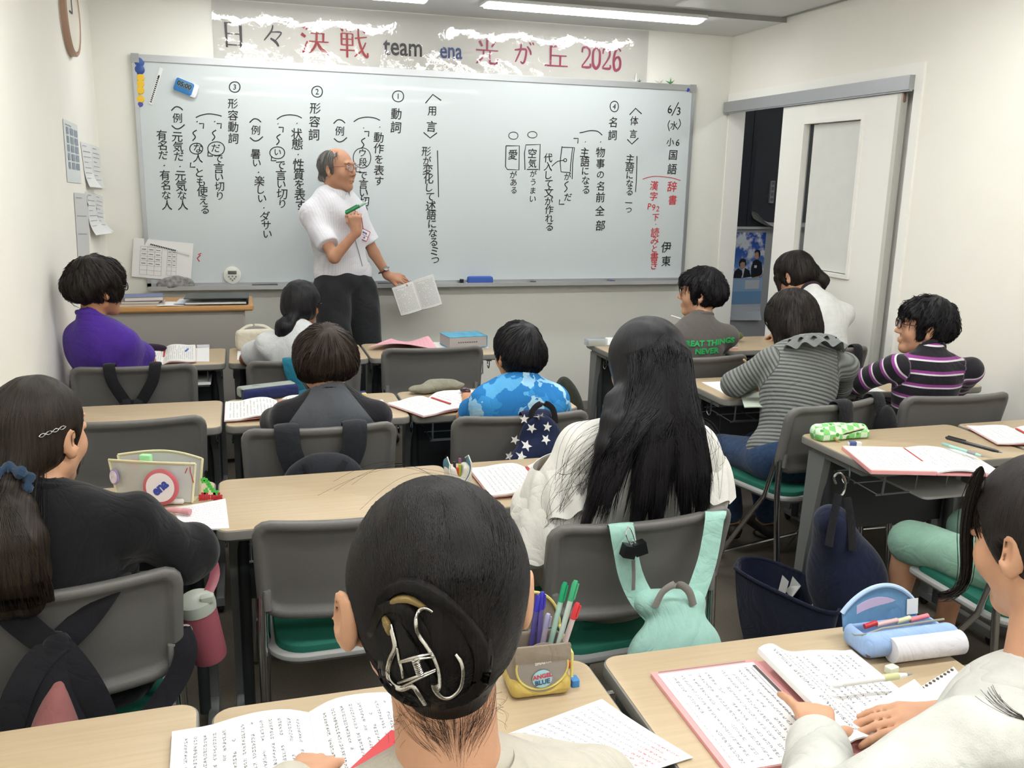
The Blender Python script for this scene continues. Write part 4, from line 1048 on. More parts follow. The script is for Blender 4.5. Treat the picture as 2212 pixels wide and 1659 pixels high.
# ================================================================ people
V3 = lambda *a: np.array(a, float)
def rot(yaw, pitch=0, roll=0): return Euler((pitch, roll, 0)).to_matrix().to_4x4() if False else (Matrix.Rotation(yaw, 4, 'Z') @ Matrix.Rotation(pitch, 4, 'X') @ Matrix.Rotation(roll, 4, 'Y'))
def skin_mat(name, col, red='c4705a'):
    if name in MATS: return MATS[name]
    m = mat(name, col, .5, spec=.35, noise=.05, nscale=30, bump=.12, bscale=500)
    m.node_tree.nodes['Principled BSDF'].inputs['Subsurface Weight'].default_value = .12
    m.node_tree.nodes['Principled BSDF'].inputs['Subsurface Scale'].default_value = .006
    m.node_tree.nodes['Principled BSDF'].inputs['Subsurface Radius'].default_value = (1, .4, .25)
    return m
SK1 = skin_mat('skin_light', 'c39476'); SK2 = skin_mat('skin_tan', 'b98460'); SK3 = skin_mat('skin_teacher', 'b6876c'); SK4 = skin_mat('skin_deep', '96623f')
def hair_mat(name, c1, c2, rough=.42, freq=70):
    if name in MATS: return MATS[name]
    m = mat(name, c1, rough, spec=.3); nt, N, L = nodes(m); b = N['Principled BSDF']
    tc = N.new('ShaderNodeTexCoord'); s = N.new('ShaderNodeSeparateXYZ'); L.new(tc.outputs['Object'], s.inputs[0])
    a = math_node(N, L, 'ARCTAN2', s.outputs['X'], s.outputs['Y'])
    ca = math_node(N, L, 'MULTIPLY', math_node(N, L, 'COSINE', a), freq); sa = math_node(N, L, 'MULTIPLY', math_node(N, L, 'SINE', a), freq)
    c = N.new('ShaderNodeCombineXYZ'); L.new(ca, c.inputs[0]); L.new(sa, c.inputs[1]); L.new(math_node(N, L, 'MULTIPLY', s.outputs['Z'], 14), c.inputs[2])
    n = N.new('ShaderNodeTexNoise'); n.inputs['Scale'].default_value = .6; n.inputs['Detail'].default_value = 4; n.inputs['Roughness'].default_value = .65; L.new(c.outputs[0], n.inputs['Vector'])
    r = N.new('ShaderNodeMapRange'); r.inputs['From Min'].default_value = .35; r.inputs['From Max'].default_value = .7; L.new(n.outputs['Fac'], r.inputs['Value'])
    L.new(mixc(N, L, r.outputs[0], lin(c1), lin(c2)), b.inputs['Base Color'])
    bp = N.new('ShaderNodeBump'); bp.inputs['Strength'].default_value = .55; bp.inputs['Distance'].default_value = .004; L.new(n.outputs['Fac'], bp.inputs['Height']); L.new(bp.outputs[0], b.inputs['Normal'])
    return m
HB = hair_mat('hair_black', '0c0b0d', '1b191d'); HD = hair_mat('hair_darkbrown', '120e0d', '29201b'); HBr = hair_mat('hair_brown', '1c1512', '3d2f26')
HG = hair_mat('hair_grey', '4d4a48', '8c8884', .6)
def strand_mesh(paths, rad, lift=None):
    """paths (n,m,3), rad (m,) or (n,m): thin three-sided hairs as one mesh"""
    n, m, _ = paths.shape
    t = np.gradient(paths, axis=1); t /= np.linalg.norm(t, axis=2, keepdims=True)+1e-9
    up = np.where(np.abs(t[..., 2:3]) > .9, np.array([[[1., 0, 0]]]), np.array([[[0., 0, 1.]]]))
    a = np.cross(t, up); a /= np.linalg.norm(a, axis=2, keepdims=True)+1e-9; b = np.cross(t, a)
    r = np.broadcast_to(rad, (n, m))[..., None]
    ring = [paths+r*(a*math.cos(x)+b*math.sin(x)) for x in (0, 2.094, 4.189)]
    V = np.stack(ring, 2).reshape(-1, 3)
    base = (np.arange(n)[:, None]*m+np.arange(m-1)[None])*3
    F = []
    for k in range(3):
        j = (k+1) % 3; F.append(np.stack([base+k, base+j, base+3+j, base+3+k], -1).reshape(-1, 4))
    return V, np.concatenate(F)
def np_mesh(name, V, F):
    me = bpy.data.meshes.new(name); me.vertices.add(len(V)); me.vertices.foreach_set('co', V.astype(np.float32).ravel())
    me.loops.add(len(F)*4); me.loops.foreach_set('vertex_index', F.astype(np.int32).ravel()); me.polygons.add(len(F))
    me.polygons.foreach_set('loop_start', np.arange(0, len(F)*4, 4, dtype=np.int32)); me.polygons.foreach_set('use_smooth', np.ones(len(F), bool)); me.update(); return me
def arr(me):
    V = np.empty(len(me.vertices)*3, np.float32); me.vertices.foreach_get('co', V); V = V.reshape(-1, 3)
    F = np.empty(len(me.loops), np.int32); me.loops.foreach_get('vertex_index', F); return V.astype(float), F.reshape(-1, 4)
def merge_np(name, me, V2, F2):
    V, F = arr(me); return np_mesh(name, np.concatenate([V, V2]), np.concatenate([F, F2+len(V)]))
def bvh_me(me, off=(0, 0, 0)):
    o = Vector(off); return BVHTree.FromPolygons([v.co+o for v in me.vertices], [tuple(p.vertices) for p in me.polygons])
class Head:
    def __init__(s, H, yaw=0, pitch=0, roll=0, sc=1.0): s.H = Vector(H); s.R = rot(yaw, pitch, roll); s.s = sc
    def p(s, x, y, z): return s.H+(s.R.to_3x3()@Vector((x, y, z)))*s.s
    def r(s, *a): return [q*s.s for q in a]
    ex = 0
    def skin(s, F, ears=True, face=True):
        e = lambda c, r, k=.02, cut=False, R=None: F.ell(s.p(*c), s.r(*r), s.R if R is None else s.R@R, k*s.s, cut)
        e((0, -.012, .025), (.073, .091, .082)); e((0, .026, -.03), (.06, .063, .082))
        for q in (-1, 1):
            F.cone(s.p(q*.046, .0, -.058), s.p(0, .06, -.096), .024*s.s, .02*s.s, .02*s.s); e((q*.036, .056, -.03), (.024, .024, .028), .02)
        e((0, .068, -.098), (.02, .017, .017), .015)
        F.cone(s.p(0, .086, .012), s.p(0, .105, -.028), .0075*s.s, .0105*s.s, .012*s.s)
        for q in (-1, 1): e((q*.0115, .095, -.033), (.0075, .009, .0065), .006)
        e((0, .08, .028), (.046, .013, .010), .015)
        if face:
            for q in (-1, 1): e((q*.031, .095, .006), (.017, .011, .010), .01, True); e((q*.031, .0815, .005), (.0145, .0105, .0105), .004)
            e((0, .0885, -.0605), (.022, .009, .0055), .006); e((0, .087, -.071), (.018, .009, .006), .006)
            e((0, .1, -.066), (.02, .008, .0022), .002, True)
        if ears:
            for q in (-1, 1):
                T_ = rot(0, .12, 0)
                T2 = Matrix.Rotation(q*-.45, 4, 'Z')@Matrix.Rotation(.2, 4, 'X')@Matrix.Rotation(q*.1, 4, 'Y')
                e((q*(.079+s.ex), -.012, -.012), (.0075, .019+s.ex*.2, .031+s.ex*.2), .008, False, T2); (e((q*(.079+s.ex*.5), -.008, -.016), (.01, .012, .022), .008) if s.ex else None)
                e((q*(.086+s.ex), -.006, -.008), (.006, .010, .018), .004, True, T2); e((q*.076, -.002, -.036), (.008, .008, .009), .008)
    def cap(s, F, t=.02, face=.0, nape=-.06, low=0, top=0, k=.02, ears=True, tf=None, side=-.03):
        """short hair: inflated skull with face, ear and neck area cut away"""
        tf = t if tf is None else tf
        F.ell(s.p(0, -.012-.2*(t-tf), .025), s.r(.073+t, .091+t*.9, .082+t), s.R, k)
        F.ell(s.p(0, -.03, -.01+low), s.r(.058+t*.55, .062+t*.6, .075), s.R, .03*s.s)
        # face
        F.box(s.p(0, .15+face, -.075), s.r(.12, .115, .1), .02*s.s, s.R@Matrix.Rotation(-.15, 4, 'X'), .015*s.s, True)
        F.box(s.p(0, .02, nape-.15), s.r(.2, .2, .15), .01*s.s, s.R@Matrix.Rotation(-.25, 4, 'X'), .03*s.s, True)
        if ears:
            for q in (-1, 1): F.ell(s.p(q*.1, .0, -.02+side+.03), s.r(.034, .032, .042), s.R, .008*s.s, True)
def hair_obj(F, head, m, root, strands=0, crown=(0, -.3, .95), ln=1.0, rad=.0009, lift=.002, seed=1, jit=.25, origin=None, extra=None, tip_lift=.006, name='hair', relax_=1, clump=.0022):
    F.post.append(folds(clump, seed+40, 95, .35))
    me = F.mesh('hair', origin=head.H, smooth=relax_)
    bv = bvh_me(me)
    parts = []
    R3 = head.R.to_3x3()
    if strands:
        rs = np.random.RandomState(seed); cd = (R3@Vector(crown)).normalized(); P = []; m_ = 7
        tries = 0
        while len(P) < strands and tries < strands*3:
            tries += 1
            d = Vector(rs.normal(size=3)); d.normalize()
            ax = cd.cross(d)
            if ax.length < .05: continue
            ax.normalize(); q0 = cd.angle(d)
            if q0 > 2.2: continue
            ax = (ax+Vector(rs.normal(size=3))*.06*jit*4).normalized()
            L_ = (.25+.5*rs.rand())*ln; pts = []; r_prev = None
            for i in range(m_):
                an = q0*.9+L_*i/(m_-1)
                dd = Matrix.Rotation(an, 3, ax)@cd
                hit = bv.ray_cast(dd*.45, -dd)
                if hit[0] is None:
                    rr = r_prev
                    if rr is None: break
                else: rr = hit[0].length
                if r_prev is not None and rr < r_prev-.015: rr = r_prev-.004
                r_prev = rr
                f_ = i/(m_-1)
                pts.append(dd*(rr-.0006+lift*rs.rand()*.4*math.sin(f_*PI)+tip_lift*f_*f_*rs.rand()))
            if len(pts) == m_: P.append([p[:] for p in pts])
        P = np.array(P); rad_ = rad*np.array([.5, 1, 1, 1, .9, .6, .15])
        parts.append(strand_mesh(P, rad_))
    if extra: parts += extra(bv, me)
    for V2, F2 in parts: me = merge_np('hair', me, V2, F2)
    o = setmesh(name, me, m, root, False); o.location = Vector(head.H)-root.location
    o['_w'] = 0; del o['_w']
    return o, bv
def glasses(head, root, col='1c1a1c', r=.0016, round_=1.0, lens=True):
    b = MB()
    for q in (-1, 1):
        pts = []
        for i in range(20):
            a = 2*PI*i/20; x = .0235*math.copysign(abs(math.cos(a))**.85, math.cos(a)); z = .018*math.copysign(abs(math.sin(a))**.85, math.sin(a))*round_
            pts.append(head.p(q*.031+x, .106-.12*abs(x+q*.031)**1.3, .004+z)-root.location)
        b.tube(pts, r*head.s, 6, closed=True)
        b.tube([head.p(q*.0545, .1, .01)-root.location, head.p(q*.074, .085, .01)-root.location, head.p(q*.079, .03, .008)-root.location, head.p(q*.08, -.01, .002)-root.location], r*head.s, 6)
    b.tube([head.p(-.008, .107, .008)-root.location, head.p(0, .109, .011)-root.location, head.p(.008, .107, .008)-root.location], r*head.s, 6)
    g = b.build('glasses', mat('frame_'+col, col, .3), root)
    if lens:
        b = MB()
        for q in (-1, 1):
            c = head.p(q*.031, .1035, .004)-root.location; V = [c]
            for i in range(16): a = 2*PI*i/16; x = .0225*math.cos(a); V.append(head.p(q*.031+x, .1055-.12*abs(x+q*.031)**1.3, .004+.017*math.sin(a)*round_)-root.location)
            b.add(V, [(0, i+1, (i+1) % 16+1) for i in range(16)])
        b.build('lenses', mat('lens', 'f2f0ff', .05, spec=.8, alpha=.18), g)
    return g
def hand(F, W, d, up, s=1.0, side=1, curls=(.5, .5, .5, .5), spread=.12, thumb=(.7, .3), k=.006, lens=(1, 1, 1, 1), ths=None):
    """five-fingered hand: wrist W, finger direction d, back-of-hand normal up; side=+1 puts the thumb on the +x (d cross up) side"""
    d = Vector(d).normalized(); up = Vector(up); up = (up-d*up.dot(d)).normalized(); x = d.cross(up)*side
    W = Vector(W); P = lambda a, b_, c: W+x*(a*s)+d*(b_*s)+up*(c*s)
    Rm_ = frame((0, 0, 0), x=x, y=d)
    for i, xo in enumerate((.026, .009, -.009, -.025)):
        F.cone(P(xo*.55, .01, 0), P(xo, .075-(.004 if i in (0, 3) else 0), .002), .0125*s, .0105*s, .014*s)
    F.cone(P(0, -.01, 0), P(0, .03, 0), .019*s, .016*s, .016*s)
    out = []
    L = ((.04, .024, .019), (.045, .028, .02), (.041, .026, .02), (.032, .02, .017))
    for i, xo in enumerate((.027, .009, -.009, -.026)):
        a = (1.5-i)*spread; dd = (d*math.cos(a)+x*math.sin(a)).normalized(); p = P(xo, .078-(.007 if i == 3 else 0), .002); c = 0; n = up
        for j, l in enumerate(L[i]):
            c += curls[i]*(.8, 1.0, .7)[j]
            q = p+(dd*math.cos(c)-n*math.sin(c))*(l*s*lens[i]); F.cone(p, q, (.0088, .0078, .0070)[j]*s, (.0078, .0070, .0060)[j]*s, .0035*s); p = q
        out.append(p)
    a, c = thumb; p = P(.022, .022, -.006)
    for j, l in enumerate((.04, .032, .026)):
        aa = a-(0, .25, .55)[j]*c*1.5
        dd = (d*math.cos(aa)+x*math.sin(aa)-up*(.25+.3*c*(j > 0))).normalized(); q = p+dd*(l*s); F.cone(p, q, (.013, .0105, .009)[j]*s, (.0105, .009, .0072)[j]*s, .008*s); p = q
    out.append(p); return out
def limb_sc(me, origin, segs, spine, name='sc'):
    """store a stripe coordinate: height along the torso, distance along each arm"""
    V, _ = arr(me); V = V+np.array(origin)
    a, b = [np.array(q, float) for q in spine]; ab = b-a; l = np.linalg.norm(ab); t = (V-a)@ab/l
    best = np.linalg.norm(V-(a+np.clip(t/l, 0, 1)[:, None]*ab), axis=1)-.10; val = t.copy()
    arm = np.zeros(len(V))
    for (p, q, r, off) in segs:
        p = np.array(p, float); q = np.array(q, float); pq = q-p; L_ = np.linalg.norm(pq); tt = (V-p)@pq/L_
        dd = np.linalg.norm(V-(p+np.clip(tt/L_, 0, 1)[:, None]*pq), axis=1)-r
        m = dd < best; best = np.where(m, dd, best); val = np.where(m, tt+off, val); arm = np.where(m, 1, arm)
    for nm, x in ((name, val), ('arm', arm)):
        at_ = me.attributes.new(nm, 'FLOAT', 'POINT'); at_.data.foreach_set('value', x.astype(np.float32))
def seated(label, H, yaw=0, pitch=0, roll=0, hs=.93, NB=None, SL=None, SR=None, P=(0, 0, .5), EL=None, WL=None, ER=None, WR=None, skin=SK1, vox=.006,
           torso=.85, sleeve='short', shirt=None, pants=None, knees=None, ankles=None, hl=None, hr=None, ears=True, face=True, arm=1.0, loose=.012, foldamp=.0035, seed=1, shirtvox=None, neck=.044, bell=0, legs=True, shoes='2b2b2f', collar=True, hem=None, ex=0, extra_shirt=None, handargs=None, shorts=False):
    hd = Head(H, yaw, pitch, roll, hs); hd.ex = ex; H = Vector(H); NB = Vector(NB); SL = Vector(SL); SR = Vector(SR); P = Vector(P)
    root = thing('person', label, 'person', (P.x, P.y, 0)); O = root.location
    ax = (SR-SL).normalized(); sp = (NB-P); C = P+sp*.70; Wt = P+sp*.36; RT = frame((0, 0, 0), x=ax, z=sp)
    f = torso; kn = knees or [P+Vector((-.09, .36, -.03)), P+Vector((.09, .36, -.03))]; an = ankles or [kn[0]+Vector((0, .05, -.38)), kn[1]+Vector((0, .05, -.38))]
    kn = [Vector(q) for q in kn]; an = [Vector(q) for q in an]
    pax = Vector((1, 0, 0)) if knees is None else ((kn[1]-kn[0]).normalized() if (kn[1]-kn[0]).length > .05 else Vector((1, 0, 0)))
    hips = [P-ax*.075*f*1.1, P+ax*.075*f*1.1]
    def trunk(F, i, body=False):
        F.ell(P+Vector((0, .02, .02)), (.145*f+i, .095*f+i, .10*f+i), RT, .04)
        F.ell(Wt, (.12*f+i, .085*f+i, .15*f+i), RT, .05)
        F.ell(C, (.142*f+i, .092*f+i, .155*f+i), RT, .05)
        for S in (SL, SR):
            F.cone(NB-sp.normalized()*.035, S, .042*f+i*.5, .036*f+i, .03)
    F = Field(vox)
    trunk(F, -.004); hd.skin(F, ears, face)
    F.cone(hd.p(0, -.02, -.045), NB-sp.normalized()*.02, neck*hs/.93, neck*1.05, .02); F.cone(NB, NB-sp.normalized()*.04, neck*.9, neck*.8, .02)
    for S, E, W_, hargs, sd in ((SL, EL, WL, hl, -1), (SR, ER, WR, hr, 1)):
        if E is None: continue
        E = Vector(E); W_ = Vector(W_)
        F.cone(S, E, .034*arm, .028*arm, .02); F.cone(E, W_, .029*arm, .0205*arm, .015)
        d = hargs.get('d', W_-E) if hargs else W_-E
        hand(F, W_, d, hargs.get('up', (0, 0, 1)) if hargs else (0, 0, 1), .9*arm, (hargs or {}).get('side', -sd), **{k_: v_ for k_, v_ in (hargs or {}).items() if k_ not in ('d', 'up', 'side')})
    if legs:
        for h, k_, a_ in zip(hips, kn, an):
            F.cone(h, k_, .066*f, .048*f, .03); F.cone(k_, a_, .046*f, .03, .02); F.cone(a_, a_+Vector((0, .10, -.045)), .028, .022, .02)
    me = F.mesh('body', origin=O); setmesh('body', me, skin, root, False)
    # shirt
    F = Field(shirtvox or vox); trunk(F, loose)
    segs = []
    for S, E, W_ in ((SL, EL, WL), (SR, ER, WR)):
        if E is None: continue
        E = Vector(E); W_ = Vector(W_); i = loose
        segs.append((S, E, .04, .0)); segs.append((E, W_, .035, (E-S).length))
        if sleeve == 'short':
            q = S+(E-S)*.68; F.cone(S, q, .036*arm+i*.9, .040*arm+i, .035)
            u_ = (E-S).normalized(); F.box(q+u_*.07, (.09, .09, .055), .004, frame((0, 0, 0), x=u_.orthogonal(), z=u_), .004, True)
        elif sleeve == 'long':
            F.cone(S, E, .037*arm+i, .032*arm+i, .02); F.cone(E, E+(W_-E)*.9, .034*arm+i, .026*arm+i*.9, .02)
    if sleeve == 'short':   # sleeves again after the cuff cut would close; trunk restored
        trunk(F, loose)
    if collar: F.cone(NB-sp.normalized()*.03, NB+(hd.p(0, -.02, -.05)-NB)*.16, neck*1.5, neck*1.24, .02)
    dn_ = (hd.p(0, -.02, -.05)-NB).normalized(); F.cone(NB+dn_*(.012+neck*1.05), NB+dn_*.25, neck*1.1, neck*1.3, .004, True)
    if extra_shirt: extra_shirt(F)
    if hem is not None: F.box((P.x, P.y, hem-.3), (.5, .5, .3), .002, None, .006, True)
    F.post.append(folds(foldamp, seed, 30))
    me = F.mesh('shirt', origin=O); limb_sc(me, O, segs, (P, NB))
    so = setmesh('shirt', me, shirt, root, False)
    if collar:
        b = MB(); c = NB+(hd.p(0, -.02, -.05)-NB)*.22-O; z = (hd.p(0, -.02, -.05)-NB).normalized(); F_ = frame(c, x=ax, z=z)
        b.tube([F_@Vector((neck*1.2*math.cos(a), neck*1.2*math.sin(a), 0)) for a in np.linspace(0, 2*PI, 29)[:-1]], .0065, 8, closed=True, flat=1.5)
        b.build('collar', collar if not isinstance(collar, bool) else shirt, so)
    if legs and pants is not None:
        F = Field(max(vox, .007)); F.ell(P, (.16*f, .12*f, .1*f), RT, .04)
        for h, k_, a_ in zip(hips, kn, an):
            F.cone(h, k_, .078*f, .062*f, .03)
            if not shorts: F.cone(k_, a_+(k_-a_)*.12, .058*f, .048*f, .02)
        F.post.append(folds(.004, seed+5, 24)); setmesh('trousers', F.mesh('trousers', origin=O), pants, root, False)
        for a_ in an:
            F = Field(.007); F.cone(a_+Vector((0, -.02, -.035)), a_+Vector((0, .13, -.045)), .035, .03, .03); F.box(a_+Vector((0, .05, -.12)), (.2, .3, .055), 0, None, .004, True)
            setmesh('shoe', F.mesh('shoe', origin=O), mat('shoe_'+shoes, shoes, .6), root, False)
    return root, hd, so
def attr_mat(name, fn, rough=.85, bump=None):
    m = mat(name, 'ffffff', rough, spec=.15, sheen=.2); nt, N, L = nodes(m); a = N.new('ShaderNodeAttribute'); a.attribute_name = 'sc'; a2 = N.new('ShaderNodeAttribute'); a2.attribute_name = 'arm'
    fn(N, L, a.outputs['Fac'], a2.outputs['Fac'], N['Principled BSDF']); return wrinkle(m)
def wrinkle(m, sc_=7, dist=.012, st=.5):
    nt, N, L = nodes(m); b = N['Principled BSDF']; tc = N.new('ShaderNodeTexCoord')
    n = N.new('ShaderNodeTexNoise'); n.inputs['Scale'].default_value = sc_; n.inputs['Detail'].default_value = 3; n.inputs['Distortion'].default_value = 1.6; L.new(tc.outputs['Object'], n.inputs['Vector'])
    a = math_node(N, L, 'ABSOLUTE', math_node(N, L, 'SUBTRACT', n.outputs['Fac'], .5)); a = math_node(N, L, 'POWER', a, .7)
    bp = N.new('ShaderNodeBump'); bp.inputs['Strength'].default_value = st; bp.inputs['Distance'].default_value = dist; L.new(a, bp.inputs['Height'])
    if b.inputs['Normal'].links: L.new(b.inputs['Normal'].links[0].from_socket, bp.inputs['Normal'])
    L.new(bp.outputs[0], b.inputs['Normal']); return m
def cloth(name, col, noise=.05, bump=.25, rough=.9, nscale=40, bscale=500):
    if name in MATS: return MATS[name]
    return wrinkle(mat(name, col, rough, spec=.12, noise=noise, nscale=nscale, bump=bump, bscale=bscale, sheen=.15))
Mjean = cloth('denim', '2c3f5c', .18, .3, nscale=60); Mblk = cloth('black_cloth', '18181b'); Mnavy = cloth('navy_cloth', '1d2233'); Mbeige = cloth('beige_cloth', '8c8374'); Mgrey = cloth('grey_cloth', '55565a')
def project_text(so, root, lines, origin, dirn, right, size, m, name='print', off=.0035):
    bv = bvh_me(so.data, root.location); b = MB(); D = Vector(dirn).normalized(); X = Vector(right).normalized(); Z = X.cross(D); Z = Z if Z.z > 0 else -Z
    for i, (s_, sc, dz) in enumerate(lines):
        me = text_mesh(s_, size*sc, 0, .0018*size/.04)
        V = []; ok = True
        for v in me.vertices:
            p = Vector(origin)+X*v.co.x+Z*(v.co.y+dz)
            h = bv.ray_cast(p-D*.5, D)
            V.append((h[0] if h[0] is not None else p)-D*off-root.location)
        b.add(V, [tuple(q.vertices) for q in me.polygons])
    o = b.build(name, m, so, smooth=False); return o
# ---- boy in purple, front row left
Mpur = cloth('purple_cloth', '4a2d8c')
r1, h1, s1 = seated('boy in a purple t-shirt and black glasses, turned to the teacher, by the left wall', (-.565, 4.0, 1.076), yaw=-.95, hs=.98, NB=(-.60, 3.96, .95), SL=(-.645, 4.02, .875), SR=(-.475, 3.93, .86),
    P=(-.48, 4.08, .5), EL=(-.655, 4.15, .72), WL=(-.60, 4.32, .725), ER=(-.40, 4.10, .74), WR=(-.42, 4.29, .73), skin=SK2, shirt=Mpur, pants=Mnavy, torso=.88, loose=.016, seed=3, foldamp=.004)
F = Field(.005); h1.cap(F, t=.034, face=.0, nape=-.075, side=-.035); F.ell(h1.p(0, -.062, .01), h1.r(.088, .075, .062), h1.R, .03)
for q in (-1, 1): F.ell(h1.p(q*.08, .03, -.01), h1.r(.018, .035, .04), h1.R, .02)
F.ell(h1.p(0, .075, .05), h1.r(.07, .035, .035), h1.R, .02)
hair_obj(F, h1, HD, r1, 900, rad=.0016, seed=2, lift=.004, tip_lift=.012, clump=.0045); glasses(h1, r1, r=.0022)
# ---- girl with ponytail, front row
Mwg = cloth('pale_grey_cloth', 'c6c8c9')
r2, h2, s2 = seated('girl with a low black ponytail in a pale grey t-shirt, front row, teal bag behind', (.255, 4.13, .972), yaw=-.42, pitch=-.1, hs=.9, NB=(.235, 4.05, .855), SL=(.10, 4.06, .80), SR=(.36, 4.03, .79),
    P=(.24, 4.10, .5), EL=(.005, 4.18, .725), WL=(.14, 4.36, .725), ER=(.42, 4.2, .73), WR=(.33, 4.36, .725), skin=SK4, shirt=Mwg, pants=Mnavy, loose=.016, seed=8, foldamp=.006)
F = Field(.005); h2.cap(F, t=.022, nape=-.085, low=-.01); F.ell(h2.p(0, -.05, -.02), h2.r(.074, .06, .065), h2.R, .03)
tb = h2.p(0, -.105, -.055); F.cone(tb, h2.p(0, -.09, -.04), .02, .03, .02); F.cone(tb, tb+Vector((-.04, -.02, -.04)), .022, .04, .02); F.cone(tb+Vector((-.04, -.02, -.04)), tb+Vector((-.07, -.01, -.09)), .04, .022, .02)
hair_obj(F, h2, HB, r2, 250, rad=.001, seed=4, lift=.001, tip_lift=.002)
b = MB(); b.tube([h2.p(.02*math.cos(a), -.103, -.048+.02*math.sin(a))-r2.location for a in np.linspace(0, 6.28, 14)[:-1]], .006, 6, closed=True); b.build('hair_tie', Mblk, r2)
glasses(h2, r2)
# ---- boy in grey/black raglan
def rag(N, L, sc, armf, b):
    tc = N.new('ShaderNodeTexCoord'); s = N.new('ShaderNodeSeparateXYZ'); L.new(tc.outputs['Object'], s.inputs[0])
    ax_ = math_node(N, L, 'ABSOLUTE', math_node(N, L, 'ADD', s.outputs['X'], -.01)); lim = math_node(N, L, 'MULTIPLY_ADD', math_node(N, L, 'SUBTRACT', .87, s.outputs['Z']), .75, .06)
    k = math_node(N, L, 'GREATER_THAN', ax_, math_node(N, L, 'MINIMUM', lim, .145)); L.new(mixc(N, L, k, lin('54575d'), lin('1c1b20')), b.inputs['Base Color'])
Mrag = attr_mat('raglan_cloth', rag)
r3, h3, s3 = seated('boy in a grey shirt with black raglan sleeves, back to the camera, second row', (.251, 2.95, .941), yaw=.12, pitch=-.12, hs=.95, NB=(.262, 2.88, .83), SL=(.122, 2.90, .77), SR=(.402, 2.89, .765),
    P=(.245, 2.96, .5), EL=(.07, 3.04, .72), WL=(.12, 3.22, .73), ER=(.435, 3.05, .72), WR=(.38, 3.22, .73), skin=SK1, shirt=Mrag, pants=Mgrey, loose=.014, seed=12, neck=.048, collar=Mblk)
F = Field(.005); h3.cap(F, t=.036, nape=-.078, side=-.04, ears=False, face=.005); F.ell(h3.p(0, -.045, .005), h3.r(.098, .078, .062), h3.R, .03)
hair_obj(F, h3, HBr, r3, 1500, rad=.0013, seed=5, crown=(.0, -.55, .83), lift=.005, tip_lift=.007, clump=.003)
b = MB(); b.tube([h3.p(-.06, .06, -.06)-r3.location, h3.p(-.05, .04, -.09)-r3.location, Vector((.205, 2.93, .80))-r3.location], .0035, 6); b.build('strap', Mblk, r3)
# ---- boy in blue camouflage
Mcam = mat('blue_camo', '3f86c0', .85, spec=.12); nt, N, L = nodes(Mcam); tc = N.new('ShaderNodeTexCoord')
ns = N.new('ShaderNodeTexNoise'); ns.inputs['Scale'].default_value = 30; L.new(tc.outputs['Object'], ns.inputs['Vector'])
mxv = N.new('ShaderNodeMix'); mxv.data_type = 'VECTOR'; mxv.inputs[0].default_value = .06; L.new(tc.outputs['Object'], mxv.inputs[4]); L.new(ns.outputs['Color'], mxv.inputs[5])
v1 = N.new('ShaderNodeTexVoronoi'); v1.inputs['Scale'].default_value = 21; L.new(mxv.outputs[1], v1.inputs['Vector'])
sp_ = N.new('ShaderNodeSeparateColor'); L.new(v1.outputs['Color'], sp_.inputs[0]); cr = N.new('ShaderNodeValToRGB'); cr.color_ramp.interpolation = 'CONSTANT'; L.new(sp_.outputs[0], cr.inputs[0]); e = cr.color_ramp
e.elements[0].position = 0; e.elements[0].color = lin('2f78b8'); e.elements[1].position = .3; e.elements[1].color = lin('8fbfe0')
for p_, c_ in ((.5, '3b8ccb'), (.68, 'a8cde2'), (.85, '5aa5d6')): q = e.elements.new(p_); q.color = lin(c_)
L.new(cr.outputs[0], N['Principled BSDF'].inputs['Base Color']); wrinkle(Mcam)
r4, h4, s4 = seated('boy in a light blue camouflage t-shirt, second row, back to the camera', (.917, 2.97, .948), yaw=.3, pitch=-.05, hs=.9, NB=(.915, 2.90, .845), SL=(.80, 2.91, .785), SR=(1.03, 2.90, .785),
    P=(.89, 2.98, .48), EL=(.745, 3.03, .71), WL=(.80, 3.2, .725), ER=(1.09, 3.03, .71), WR=(1.04, 3.2, .725), skin=SK2, shirt=Mcam, pants=Mnavy, loose=.018, seed=17, neck=.043)
F = Field(.005); h4.cap(F, t=.022, nape=-.098, side=-.03, face=.0); F.ell(h4.p(0, -.055, -.01), h4.r(.084, .066, .068), h4.R, .03)
hair_obj(F, h4, HB, r4, 1200, rad=.0012, seed=6, lift=.004, tip_lift=.006, crown=(0.1, -.5, .85), clump=.003)
# ---- boy with lettered grey shirt
Mlg = cloth('taupe_cloth', '5d5855')
r5, h5, s5 = seated('boy in a dark grey t-shirt with green lettering on the back, right block front row', (2.139, 3.92, 1.027), yaw=1.0, hs=.98, NB=(2.12, 3.86, .895), SL=(1.99, 3.83, .825), SR=(2.27, 3.87, .815),
    P=(2.05, 3.86, .5), EL=(1.95, 3.99, .725), WL=(2.02, 4.18, .73), ER=(2.30, 4.02, .73), WR=(2.22, 4.2, .73), skin=SK1, shirt=Mlg, pants=Mnavy, loose=.016, seed=21, foldamp=.002)
F = Field(.005); h5.cap(F, t=.026, nape=-.085, side=-.035); F.ell(h5.p(0, -.055, .0), h5.r(.084, .07, .062), h5.R, .03); F.ell(h5.p(0, .07, .06), h5.r(.06, .03, .03), h5.R, .02)
hair_obj(F, h5, HB, r5, 800, rad=.0016, seed=7, lift=.004, tip_lift=.012, clump=.004)
v_ = ray(1525, 755); project_text(s5, r5, [('GREAT THINGS', 1, .0), ('NEVER', 1, -.038)], at(1528, 743, y=3.74), (v_.x, v_.y, 0), (v_.y, -v_.x, 0), .0365, mat('print_green', '2aa85a', .6), 'lettering')
